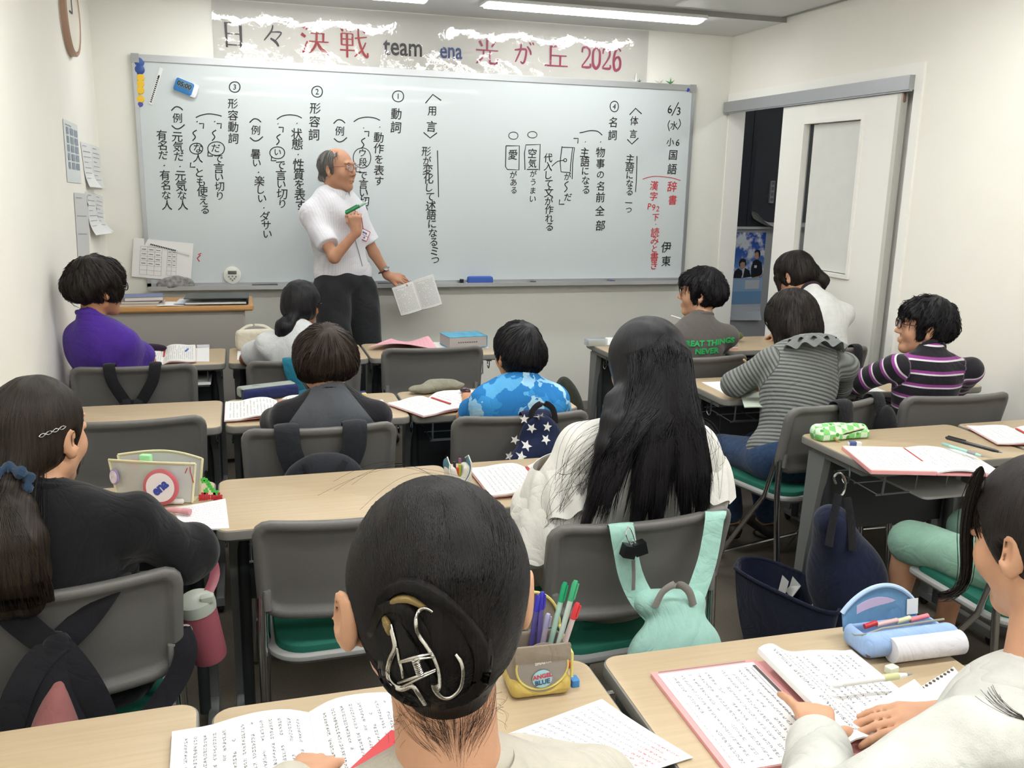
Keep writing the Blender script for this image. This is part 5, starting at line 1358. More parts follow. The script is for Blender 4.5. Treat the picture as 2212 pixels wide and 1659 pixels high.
# ---- girl in white with ponytail at the door
Mw1 = cloth('white_cloth', 'd9d9d7')
r6, h6, s6 = seated('girl in a white t-shirt with dark collar, head bowed, black ponytail, by the sliding door', (2.836, 4.19, 1.078), yaw=.45, pitch=-.45, hs=1.0, NB=(2.87, 4.05, .995), SL=(2.76, 4.02, .90), SR=(3.01, 3.98, .89),
    P=(2.87, 3.84, .5), EL=(2.78, 4.10, .74), WL=(2.82, 4.26, .73), ER=(3.05, 4.15, .74), WR=(2.9, 4.3, .73), skin=SK1, shirt=Mw1, pants=Mnavy, loose=.016, seed=25, collar=mat('dark_collar', '2a1c2c', .8), torso=.9)
F = Field(.005); h6.cap(F, t=.022, nape=-.09, low=-.01); F.ell(h6.p(0, -.055, -.02), h6.r(.078, .06, .065), h6.R, .03)
q6 = h6.p(.045, -.095, -.02); F.cone(q6, q6+Vector((.035, -.02, -.045)), .028, .034, .02); F.cone(q6+Vector((.035, -.02, -.045)), q6+Vector((.045, -.01, -.095)), .034, .014, .02)
F.cone(h6.p(-.075, .055, .01), h6.p(-.075, .075, -.1), .018, .006, .015)
hair_obj(F, h6, HD, r6, 600, rad=.0012, seed=8, lift=.003, tip_lift=.005)
# ---- girl in ribbed grey knit
def ribs(N, L, sc, armf, b):
    f = math_node(N, L, 'SINE', math_node(N, L, 'MULTIPLY', sc, 6.283/.0155)); f2 = math_node(N, L, 'MULTIPLY_ADD', f, .5, .5)
    f3 = math_node(N, L, 'POWER', f2, .6); L.new(mixc(N, L, f3, lin('4f5150'), lin('7c7f7c')), b.inputs['Base Color'])
    bp = N.new('ShaderNodeBump'); bp.inputs['Strength'].default_value = .9; bp.inputs['Distance'].default_value = .004; L.new(f3, bp.inputs['Height']); L.new(bp.outputs[0], b.inputs['Normal'])
Mrib = attr_mat('ribbed_knit', ribs)
r7, h7, s7 = seated('girl in a ribbed grey sweater with a ruffled collar, leaning over her desk to write', (2.15, 3.17, 1.00), yaw=.1, pitch=-.55, roll=.1, hs=.98, NB=(2.11, 3.02, .925), SL=(1.97, 3.02, .865), SR=(2.27, 2.96, .85),
    P=(1.99, 2.86, .52), EL=(1.865, 3.10, .765), WL=(2.03, 3.24, .735), ER=(2.33, 3.06, .745), WR=(2.22, 3.24, .735), skin=SK1, shirt=Mrib, pants=Mjean, sleeve='long', loose=.016, seed=31, torso=1.0, vox=.005, foldamp=.0025,
    knees=[(1.87, 3.17, .47), (2.05, 3.18, .47)], ankles=[(1.97, 3.20, .14), (2.12, 3.16, .14)], shoes='25221f', collar=False, handargs=None)
F = Field(.005); h7.cap(F, t=.03, nape=-.15, low=-.02, ears=False)
F.ell(h7.p(0, -.045, -.04), h7.r(.1, .08, .1), h7.R, .03)
for q in (-1, 1): F.cone(h7.p(q*.075, -.01, -.0), h7.p(q*.085, -.01, -.1), .03, .022, .02); F.cone(h7.p(q*.05, -.06, -.04), h7.p(q*.06, -.07, -.12), .035, .018, .02)
hair_obj(F, h7, HD, r7, 1200, rad=.0011, seed=9, ln=1.3, lift=.003, tip_lift=.004)
# ruffled collar
def ruffle(root, parent, c, axx, zz, r0, r1, drop, nw, m, name='ruffle', a0=0, a1=2*PI, amp=.012, wob=.3):
    F_ = frame(Vector(c)-root.location, x=axx, z=zz); b = MB()
    def fn(u, v):
        a = a0+(a1-a0)*u; w = amp*v*math.sin(nw*a+wob*math.sin(3*a)); r = r0+(r1-r0)*v+w*.6
        return F_@Vector((r*math.cos(a), r*math.sin(a)*.85, -drop*v*(.5+.5*v)+w))
    b.sheet(120, 6, fn, .0016); return b.build(name, m, parent)
Mrf = cloth('grey_ruffle', '6d706f')
ruffle(r7, s7, (2.125, 3.00, .968), (1, -.15, 0), (0, .45, 1), .055, .105, .03, 13, Mrf, amp=.009)
ruffle(r7, s7, (2.125, 2.995, .960), (1, -.15, 0), (0, .45, 1), .06, .135, .05, 11, Mrf, amp=.010)
# sandal straps
b = MB()
for a_ in ((1.97, 3.20, .1), (2.12, 3.16, .1)):
    a_ = Vector(a_)-r7.location
    for dz, rr in ((0.0, .04), (-.03, .042)): b.tube([a_+Vector((rr*math.cos(t_), .02+rr*1.2*math.sin(t_), dz)) for t_ in np.linspace(0, 6.28, 15)[:-1]], .006, 6, closed=True, flat=.5)
b.build('sandal_strap', Mblk, r7)
# ---- boy in striped shirt
def strp(N, L, sc, armf, b):
    u = math_node(N, L, 'FRACT', math_node(N, L, 'DIVIDE', math_node(N, L, 'ADD', sc, .012), .052))
    cr = N.new('ShaderNodeValToRGB'); cr.color_ramp.interpolation = 'CONSTANT'; L.new(u, cr.inputs[0]); e = cr.color_ramp
    e.elements[0].position = 0; e.elements[0].color = lin('222026'); e.elements[1].position = .62; e.elements[1].color = lin('d8cfd8')
    q = e.elements.new(.74); q.color = lin('8a3f86'); q = e.elements.new(.94); q.color = lin('33202f')
    L.new(cr.outputs[0], b.inputs['Base Color'])
Mstr = attr_mat('striped_cloth', strp)
r8, h8, s8 = seated('boy with brown glasses in a black, white and purple striped shirt at the right wall', (2.638, 2.97, .998), yaw=1.05, pitch=.05, hs=.96, NB=(2.63, 2.90, .90), SL=(2.49, 2.93, .845), SR=(2.79, 2.86, .83),
    P=(2.63, 2.93, .5), EL=(2.43, 3.07, .755), WL=(2.28, 3.20, .745), ER=(2.85, 2.98, .75), WR=(2.88, 3.17, .74), skin=SK1, shirt=Mstr, pants=Mnavy, sleeve='long', loose=.016, seed=37, vox=.005, foldamp=.003)
F = Field(.005); h8.cap(F, t=.028, nape=-.085, side=-.035); F.ell(h8.p(0, -.06, .005), h8.r(.082, .068, .062), h8.R, .03); F.ell(h8.p(0, .07, .06), h8.r(.06, .03, .03), h8.R, .02)
hair_obj(F, h8, HB, r8, 1000, rad=.0016, seed=10, tip_lift=.015, lift=.005, clump=.0045); glasses(h8, r8, '4a2f26', r=.0021)
print('far pupils', time.time()-T0)
# ================================================================ teacher
def tsh(N, L, sc, armf, b):
    tc = N.new('ShaderNodeTexCoord'); s = N.new('ShaderNodeSeparateXYZ'); L.new(tc.outputs['Object'], s.inputs[0])
    u = math_node(N, L, 'MULTIPLY_ADD', s.outputs['X'], .8, math_node(N, L, 'MULTIPLY', s.outputs['Y'], .55))
    k = math_node(N, L, 'POWER', math_node(N, L, 'MULTIPLY_ADD', math_node(N, L, 'SINE', math_node(N, L, 'MULTIPLY', u, 6.283/.012)), .5, .5), 3)
    L.new(mixc(N, L, k, lin('dcdbe0'), lin('d2d1da')), b.inputs['Base Color'])
Mtsh = attr_mat('white_shirt_striped', tsh, .8)
TP = at(742, 615, y=5.20); TNB = Vector((.515, 5.245, 1.445))
def t_extra(F): pass
r, hT, sT = seated('elderly male teacher in glasses and white shirt, holding a green marker and a booklet', (.545, 5.225, 1.585), yaw=-2.30, pitch=.0, hs=1.02, NB=TNB, SL=(.635, 5.31, 1.345), SR=(.39, 5.195, 1.335),
    P=(.565, 5.25, .985), EL=at(808, 547, y=5.30), WL=at(838, 596, y=5.30), ER=at(722, 556, y=5.02), WR=at(771, 500, y=4.99), skin=SK3, shirt=Mtsh, torso=1.06, loose=.02, vox=.0045, foldamp=.0045, seed=41, neck=.054, legs=False, arm=1.12,
    hl=dict(d=(1, .05, -.22), up=(.1, -.75, .75), curls=(.35, .4, .45, .5), thumb=(.6, .5), side=1), hr=dict(d=(-.15, .0, 1), up=(-.25, -1, .0), curls=(1.25, 1.3, 1.35, 1.4), thumb=(.5, .9), side=-1), collar=False)
tr = r
# trousers
Mtr = cloth('charcoal_wool', '2c2d30', .06, .2)
F = Field(.007); P_ = Vector((.565, 5.25, .97))
F.ell(P_, (.165, .125, .10), frame((0, 0, 0), x=(.9, .45, 0), z=(0, 0, 1)), .04)
for hp, kn, an in (((.49, 5.20, .90), (.50, 5.14, .50), (.52, 5.16, .09)), ((.66, 5.28, .90), (.70, 5.25, .50), (.74, 5.24, .09))):
    F.cone(hp, kn, .105, .09, .03); F.cone(kn, an, .09, .085, .03)
F.box((.565, 5.25, 1.15), (.3, .3, .11), .0, None, .004, True)
F.post.append(folds(.006, 9, 26, .25)); setmesh('trousers', F.mesh('trousers', origin=tr.location), Mtr, tr, False)
for a_ in ((.52, 5.16, .05), (.74, 5.24, .05)):
    F = Field(.006); F.cone(Vector(a_)+Vector((0, .02, 0)), Vector(a_)+Vector((.08, -.15, -.012)), .045, .036, .03); F.box(Vector(a_)+Vector((.02, -.05, -.1)), (.3, .3, .05), 0, None, .004, True); setmesh('shoe', F.mesh('shoe', origin=tr.location), mat('shoe_black', '151517', .4), tr, False)
b = MB(); b.tube([Vector((.565, 5.25, 1.035))+Vector((.149*math.cos(a)*.9-.11*math.sin(a)*.45, .149*math.cos(a)*.45+.11*math.sin(a)*.9, 0))-tr.location for a in np.linspace(0, 6.283, 37)[:-1]], .016, 6, closed=True, flat=.35, up=(0, 0, 1)); pass
# grey hair: sides and back, thin on top
F = Field(.004); t_ = .011
F.ell(hT.p(0, -.022, .018), hT.r(.073+t_, .091+t_, .080+t_*.5), hT.R, .01); F.ell(hT.p(0, -.075, -.055), hT.r(.058, .042, .05), hT.R, .02)
F.ell(hT.p(0, .105, .055), hT.r(.075, .085, .075), hT.R, .012, True); F.box(hT.p(0, .13, -.06), hT.r(.12, .115, .12), .02, hT.R, .012, True)
for q in (-1, 1): F.ell(hT.p(q*.1, -.005, -.022), hT.r(.03, .026, .036), hT.R, .006, True)
F.box(hT.p(0, 0, -.21), (.2, .2, .11), 0, hT.R@Matrix.Rotation(-.3, 4, 'X'), .01, True)
hair_obj(F, hT, HG, tr, 900, rad=.0009, seed=44, crown=(0, -.1, 1), lift=.004, tip_lift=.01, clump=.002)
glasses(hT, tr, '6b3f3a', r=.0012, round_=1.05)
b = MB()
for q in (-1, 1): b.ball(hT.p(q*.031, .0815, .005)-tr.location, .0112*hT.s, 12)
b.build('eyes', mat('eye_white', 'd8d4cf', .2), tr)
b = MB()
for q in (-1, 1): b.ball(hT.p(q*.031, .0885, .0045)-tr.location, .0052*hT.s, 10)
b.build('irises', mat('iris', '1c1310', .15), tr)
b = MB()
for q in (-1, 1): b.tube([hT.p(q*x, .091-.12*abs(x-.02), z)-tr.location for x, z in ((.016, .026), (.03, .031), (.044, .027))], [.0012, .0026, .001], 6)
b.build('eyebrows', HG, tr)
b = MB(); b.tube([hT.p(x, .094-.3*abs(x), -.066)-tr.location for x in (-.019, -.01, 0, .01, .019)], [.0005, .0026, .0034, .0026, .0005], 6); b.build('mouth', mat('lip', '7d4238', .5), tr)
# shirt collar, placket, badge
nb = TNB+Vector((.02, -.01, .012))-tr.location; zc = (hT.p(0, 0, -.05)-TNB).normalized()
fd = Vector((.62, -.78, 0)); sd = Vector((.78, .62, 0))
F_ = frame(nb+Vector((0, 0, .006)), x=sd, z=zc)
b = MB()
def cfn(u, v):
    a = -PI/2+.28+(2*PI-.56)*u; w = 1-abs(u-.5)*2
    r_ = .064+.034*v; dz = .026-.040*v-(.035*v*(1-w)**3)
    return F_@Vector((r_*math.cos(a), r_*math.sin(a)*1.05-(.012*(1-w)**3), dz))
b.sheet(48, 5, cfn, .002); b.build('shirt_collar', Mtsh, sT)
bvT = bvh_me(sT.data, tr.location)
def on_shirt(px, py, off=.003):
    v = ray(px, py).normalized(); h = bvT.ray_cast(CAM, v); return (h[0]-v*off if h[0] is not None else at(px, py, y=5.1))
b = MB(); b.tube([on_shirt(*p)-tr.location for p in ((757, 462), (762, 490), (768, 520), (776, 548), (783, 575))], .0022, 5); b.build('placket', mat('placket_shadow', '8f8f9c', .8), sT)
bd = on_shirt(786, 507, .012)
t = sT
F_ = frame(bd-tr.location, x=(.86, .1, -.42), z=(.15, -1, .1)); b = MB(); b.rbox(.06, .062, -.001, .0012, .003, .0003, M=F_); bo = b.build('badge', mat('badge_red', 'b8434a', .5), tr)
b = MB(); b.rbox(.052, .028, .0012, .0018, .001, .0002, c=(0, .0125), M=F_); b.rbox(.052, .022, .0012, .0018, .001, .0002, c=(0, -.0155), M=F_); b.build('badge_card', mat('badge_white', 'e8e6ea', .5), bo)
b = MB(); add_mesh(b, text_mesh('ena', .02, .0001, .0008), F_@Tm(0, .0125, .002)); add_mesh(b, text_mesh('伊東', .015, .0001, .0003), F_@Tm(0, -.0155, .002)); b.build('badge_lettering', mat('badge_violet', '4a4a9c', .5), bo, smooth=False)
b = MB(); b.tube([bd+Vector((-.004, -.004, .03))-tr.location, on_shirt(781, 470, .006)-tr.location, on_shirt(760, 448, .008)-tr.location], .0025, 5); b.build('badge_cord', mat('cord_red', 'a8373c', .6), bo)
# wrist watch
wc = at(829, 584, y=5.295); dw = (at(838, 596, y=5.30)-at(808, 547, y=5.30)).normalized(); F_ = frame(wc-tr.location, x=dw.cross(Vector((0, -1, .3))), z=dw)
b = MB(); b.tube([F_@Vector((.031*math.cos(a), .027*math.sin(a), 0)) for a in np.linspace(0, 6.283, 25)[:-1]], .0085, 6, closed=True, flat=.35, up=F_.to_3x3()@Vector((0, 0, 1))); w = b.build('watch', mat('watch_strap', '3b2226', .5), tr)
b = MB(); b.lathe([(.014, 0), (.016, .004), (.014, .007), (0, .0075)], 16, Tm(*(wc+Vector((.01, -.026, .012))-tr.location))@Rm(1.15, 'X')); b.build('watch_case', Mchrome, w)
# green marker in the raised hand
pen('green whiteboard marker held up in the teacher\'s hand', at(795, 435, y=4.955), at(746, 461, y=4.955), 1.2, .0085, '9fbfae', '157a45', capfrac=.62, name='marker_pen', cat='marker', tipc='e0e4d8')
# booklet
C4_ = [at(*p, y=yy) for p, yy in (((846, 622), 5.27), ((935, 592), 5.33), ((955, 657), 5.34), ((866, 682), 5.28))]
t = thing('booklet', 'open white printed booklet hanging from the teacher\'s lower hand', 'booklet', C4_[3]); o0 = C4_[3]
for k_, (u0, u1) in enumerate(((0, .5), (.5, 1))):
    b = MB(); b.sheet(8, 6, lambda u, v: (lambda U: (C4_[3]*(1-U)+C4_[2]*U)*(1-v)+(C4_[0]*(1-U)+C4_[1]*U)*v-o0+Vector((0, -.012*math.sin(abs(U-.5)*2*PI*.9+.0), 0)))(u0+(u1-u0)*u), .003, axis=(0, -1, 0))
    b.build('page', page_mat('page_lined', 26, 16, False, .08, '77787a', dens=.6), t)
b = MB(); b.sheet(8, 4, lambda u, v: (C4_[3]*(1-u)+C4_[2]*u)*(1-v)+(C4_[0]*(1-u)+C4_[1]*u)*v-o0+Vector((0, .003, -.004)), .002, axis=(0, -1, 0)); b.build('cover', mat('booklet_cover', '5d5c62', .5), t)
# ================================================================ long-haired girl (row three)
Mbl = cloth('cream_blouse', 'dad8d2', .02, .2)
r9, h9, s9 = seated('girl with very long straight black hair in a white ruffled blouse, back to the camera', (.936, 1.965, 1.10), yaw=.05, hs=1.0, NB=(.92, 1.92, .975), SL=(.765, 1.94, .915), SR=(1.06, 1.93, .905),
    P=(.89, 2.03, .5), EL=(.66, 2.02, .755), WL=(.73, 2.17, .74), ER=(1.13, 2.02, .755), WR=(1.04, 2.2, .74), skin=SK1, shirt=Mbl, pants=Mbeige, sleeve='none', loose=.024, seed=51, vox=.005, foldamp=.005, torso=.95, collar=False,
    extra_shirt=lambda F: (F.cone((.765, 1.92, .91), (.672, 1.955, .76), .055, .062, .03), F.cone((.672, 1.955, .76), (.66, 1.95, .67), .072, .062, .03), F.cone((1.06, 1.92, .905), (1.12, 1.95, .79), .055, .062, .03), F.cone((1.12, 1.95, .79), (1.13, 1.96, .72), .055, .05, .02)))
for c_, ax_, z_, r0, r1, dr, nw in (((.705, 1.935, .89), (1, 0, .3), (.45, .0, 1), .062, .122, .10, 11), ((.685, 1.935, .80), (1, 0, .2), (.25, 0, 1), .078, .125, .12, 9), ((1.095, 1.94, .88), (1, 0, -.2), (-.35, 0, 1), .06, .105, .10, 10)):
    ruffle(r9, s9, c_, ax_, z_, r0, r1, dr, nw, Mbl, amp=.008)
F = Field(.005); h9.cap(F, t=.022, nape=-.2, low=-.03, ears=False)
LK = [[(1335, 870), (1325, 910), (1308, 960), (1288, 1050), (1262, 1140)], [(1365, 865), (1360, 900), (1345, 960), (1325, 1020), (1300, 1080)], [(1400, 870), (1395, 950), (1385, 1040), (1375, 1138)], [(1425, 870), (1420, 950), (1418, 1040), (1415, 1135)], [(1450, 860), (1462, 900), (1470, 990), (1478, 1060), (1482, 1125)], [(1470, 870), (1492, 920), (1508, 1000), (1515, 1060), (1512, 1120)]]
LW = [[at(px, py, y=(1.875, 1.84, 1.825, 1.815, 1.81)[min(i, 4)]) for i, (px, py) in enumerate(l)] for l in LK]
for l in LW:
    for i in range(len(l)-1): F.cone(l[i], l[i+1], (.034, .028, .023, .018)[min(i, 3)], (.028, .023, .018, .012)[min(i, 3)], .012)
F.ell(h9.p(0, -.058, -.05), h9.r(.102, .062, .10), h9.R, .04); F.ell((.925, 1.862, .975), (.105, .038, .085), None, .04)
def long_strands(bv, me):
    rs = np.random.RandomState(9); P = []
    Hh = h9.H; m_ = 14
    while len(P) < 1700:
        l = LW[rs.randint(len(LW))]; ofs = rs.normal()*.012; x0 = rs.uniform(-.085, .085)
        pts = []; zt = Hh.z+.10-abs(x0)*.6
        zs = np.linspace(zt, rs.uniform(.765, .86) if rs.rand() < .8 else rs.uniform(.86, .95), m_); yp = None
        for i, z in enumerate(zs):
            f_ = min(1, max(0, (zt-z)/(zt-.98)))
            # x follows from the scalp to the lock
            cl = l[0].x if z > l[0].z else None
            if cl is None:
                for a_, b_2 in zip(l[:-1], l[1:]):
                    if b_2.z <= z <= a_.z: u = (a_.z-z)/(a_.z-b_2.z); cl = a_.x*(1-u)+b_2.x*u; break
                if cl is None: cl = l[-1].x
            x = (Hh.x+x0)*(1-f_**1.5)+(cl+ofs*(1+.8*max(0, .95-z)*4))*f_**1.5
            h = bv.ray_cast(Vector((x, 1.3, z))-Hh, Vector((0, 1, 0)))
            y = (h[0].y+Hh.y) if h[0] is not None else (yp if yp is not None else 1.83)
            if yp is not None and y > yp+.03: y = yp+.004
            if y > 1.99: y = 1.99
            yp = y; pts.append((x-Hh.x, y-Hh.y-.0015-.002*rs.rand(), z-Hh.z))
        q_ = np.array(pts)
        if np.abs(np.diff(q_[:, 1])).max() > .028 or np.abs(np.diff(q_[:, 0])).max() > .04: continue
        P.append(pts)
    P = np.array(P)
    for _ in range(5): P[:, 1:-1] = .25*P[:, :-2]+.5*P[:, 1:-1]+.25*P[:, 2:]
    P[:, 1:-1, 1] -= .004
    out = [strand_mesh(P, .0011*np.array([.6]+[1]*10+[.9, .6, .2]))]
    # loose hairs spread over the shoulder
    bs = bvh_me(s9.data, r9.location); Q = []
    for k_ in range(90):
        a = rs.uniform(0, 1); side = rs.rand() < .75
        p0 = Vector((h9.H.x-.085+.03*rs.rand() if side else h9.H.x+.085, 1.87, 1.0)); p1 = at(rs.uniform(1170, 1310), rs.uniform(1020, 1150), y=1.85) if side else at(rs.uniform(1490, 1560), rs.uniform(960, 1120), y=1.85)
        bend = Vector(((-.07 if side else .03)*rs.rand()+rs.normal()*.02, -.02, .03*rs.normal())); pts = []
        for i in range(12):
            t = i/11; p = p0*(1-t)+p1*t+bend*math.sin(t*PI)+Vector((0, 0, .05*t*(1-t)))
            h = bs.ray_cast(Vector((p.x, 1.4, p.z)), Vector((0, 1, 0)))
            y = min(p.y, h[0].y-.003) if h[0] is not None else p.y
            pts.append((p.x-Hh.x, y-Hh.y, p.z-Hh.z))
        Q.append(pts)
    Q = np.array(Q)
    for _ in range(3): Q[:, 1:-1] = .25*Q[:, :-2]+.5*Q[:, 1:-1]+.25*Q[:, 2:]
    out.append(strand_mesh(Q, .0004)); return out
hair_obj(F, h9, hair_mat('hair_long', '0c0b0e', '1d1b20', .34, 90), r9, 0, seed=9, extra=long_strands, relax_=2, clump=.001)
b = MB(); ch_ = catmull([at(1372, 955, y=1.835), at(1352, 1000, y=1.83), at(1310, 1055, y=1.825), at(1275, 1112, y=1.82)], 14)
for i, p in enumerate(ch_): b.ball(p-r9.location, .0032, 6)
b.build('bead_chain', mat('gold', 'b8975a', .3, .9), r9); tag(r9.children[-1], kind='stuff')
# ================================================================ girl in black, left (row three)
r10, h10, s10 = seated('girl in a black top with brown ponytail and blue scrunchie, left foreground', (-.387, 1.86, 1.045), yaw=-.5, pitch=-.1, hs=.97, NB=(-.385, 1.80, .93), SL=(-.545, 1.84, .86), SR=(-.225, 1.80, .862),
    P=(-.37, 1.93, .5), EL=(-.62, 1.98, .745), WL=(-.5, 2.17, .74), ER=(-.13, 1.87, .765), WR=(-.215, 2.13, .735), skin=SK1, shirt=Mblk, pants=Mblk, sleeve='long', loose=.023, seed=61, vox=.005, foldamp=.006, torso=.98, collar=Mblk, arm=.95)
F = Field(.0045); h10.cap(F, t=.010, nape=-.085, low=-.015); F.ell(h10.p(0, -.05, -.02), h10.r(.068, .055, .065), h10.R, .02)
TB = at(22, 1052, y=1.735); F.cone(TB, h10.p(0, -.06, -.03), .022, .045, .03)
tl = [TB, at(30, 1100, y=1.715), at(45, 1170, y=1.69), at(55, 1240, y=1.68), at(60, 1300, y=1.69)]
for i, (ra, rb) in enumerate(((.02, .036), (.036, .044), (.044, .042), (.042, .03))): F.cone(tl[i], tl[i+1], ra, rb, .01); F.cone(tl[i]+Vector((-.03, 0, 0)), tl[i+1]+Vector((-.035, 0, 0)), ra, rb, .01)
def tail_strands(bv, me):
    rs = np.random.RandomState(3); P = []; H_ = h10.H
    for k_ in range(900):
        a = rs.uniform(-1, 1.0); pts = []
        for i in range(9):
            t = i/8*rs.uniform(.98, 1.0); j = min(int(t*4), 3); u = t*4-j; c = tl[j]*(1-u)+tl[j+1]*u
            x = c.x-.015+a*.055*(.35+.75*math.sin(min(t*1.6, 1.57))); z = c.z
            h = bv.ray_cast(Vector((x, 1.3, z))-H_, Vector((0, 1, 0))); y = h[0].y if h[0] is not None else c.y-H_.y-.01
            pts.append((x-H_.x+rs.normal()*.0006, y-.001-.003*rs.rand(), z-H_.z))
        P.append(pts)
    # fringe strand beside the face, falling in front of the ear
    W2 = catmull([at(a_, b_, y=1.925) for a_, b_ in ((158, 868), (171, 900), (176, 945), (172, 990), (164, 1035))], 3)
    for k_ in range(45):
        pts = []; o_ = Vector(rs.normal(size=3))*.0022; nn = rs.uniform(.7, 1)
        for i in range(9):
            t = i/8*nn; p = W2[min(int(t*(len(W2)-1)), len(W2)-1)]+o_*math.sin(min(1, t*2+.1)*1.57); pts.append((p-H_)[:])
        P.append(pts)
    return [strand_mesh(np.array(P[:900]), .0010), strand_mesh(np.array(P[900:]), .00045)]
hair_obj(F, h10, hair_mat('hair_brownish', '15110f', '33291f', .4), r10, 1500, rad=.0008, seed=62, crown=(.0, .25, .97), lift=.0012, tip_lift=.0008, extra=tail_strands, ln=1.4, clump=.0012)
b = MB(); rs = np.random.RandomState(1); n_ = 40
b.tube([TB-r10.location+Vector((.03*math.cos(a), .006*math.sin(5*a), .024*math.sin(a)+.01)) for a in np.linspace(0, 6.283, n_+1)[:-1]], [.010+.004*math.sin(9*a) for a in np.linspace(0, 6.283, n_+1)[:-1]], 8, closed=True); b.build('scrunchie', cloth('scrunchie_blue', '2c3f55'), r10)
bh = bvh_me(r10.children[[c.name.split('.')[0] for c in r10.children].index('hair')].data, h10.H)
def on_hair(bv_, px, py, off=.003, y=1.8):
    v = ray(px, py).normalized(); h = bv_.ray_cast(CAM, v); return h[0]-v*off if h[0] is not None else at(px, py, y=y)
for ph_ in (0, PI):
    b = MB(); b.tube([on_hair(bh, 84+58*t, 943-22*t+3.5*math.sin(t*4*PI+ph_), .0035)-r10.location for t in np.linspace(0, 1, 26)], .0011, 6); o = b.build('hair_pin', Mchrome, r10)
# ================================================================ girl with the silver claw clip (centre foreground)
r11, h11, s11 = seated('girl with sleek dark hair in a silver claw clip, centre foreground, seen from behind', (.183, .865, 1.108), yaw=0, pitch=-.12, hs=1.03, NB=(.185, .80, .945), SL=(.045, .83, .855), SR=(.325, .83, .855),
    P=(.19, .86, .5), EL=(-.04, .96, .76), WL=(.04, 1.10, .735), ER=(.42, .96, .76), WR=(.33, 1.08, .735), ex=.016, skin=SK1, shirt=cloth('pale_knit', 'b9b3a6'), pants=Mbeige, sleeve='long', loose=.015, seed=71, vox=.004, foldamp=.002, neck=.05, collar=False, torso=.95)
b = MB(); F_ = frame(Vector((.185, .80, .938))-r11.location, x=(1, 0, 0), z=(0, .12, 1))
b.sheet(48, 6, lambda u, v: F_@Vector(((.066+.022*v)*math.cos(2*PI*u), (.062+.022*v)*math.sin(2*PI*u), .014-.04*v*v)), .004); b.build('collar', MATS['pale_knit'], s11)
F = Field(.003); h11.cap(F, t=.018, nape=-.105, low=-.02, side=-.045, ears=False, k=.02)
for q in (-1, 1): F.ell(h11.p(q*.112, .0, -.02), h11.r(.030, .034, .048), h11.R, .008, True)
F.ell(h11.p(-.008, -.088, -.025), h11.r(.046, .030, .052), h11.R@Matrix.Rotation(.35, 4, 'Y'), .02)
F.cone(h11.p(-.04, -.093, .025), h11.p(.012, -.105, -.03), .012, .016, .012)
F.ell(h11.p(0, -.055, -.075), h11.r(.04, .03, .035), h11.R, .02)
bun = Vector((-.08, -.85, -.3))
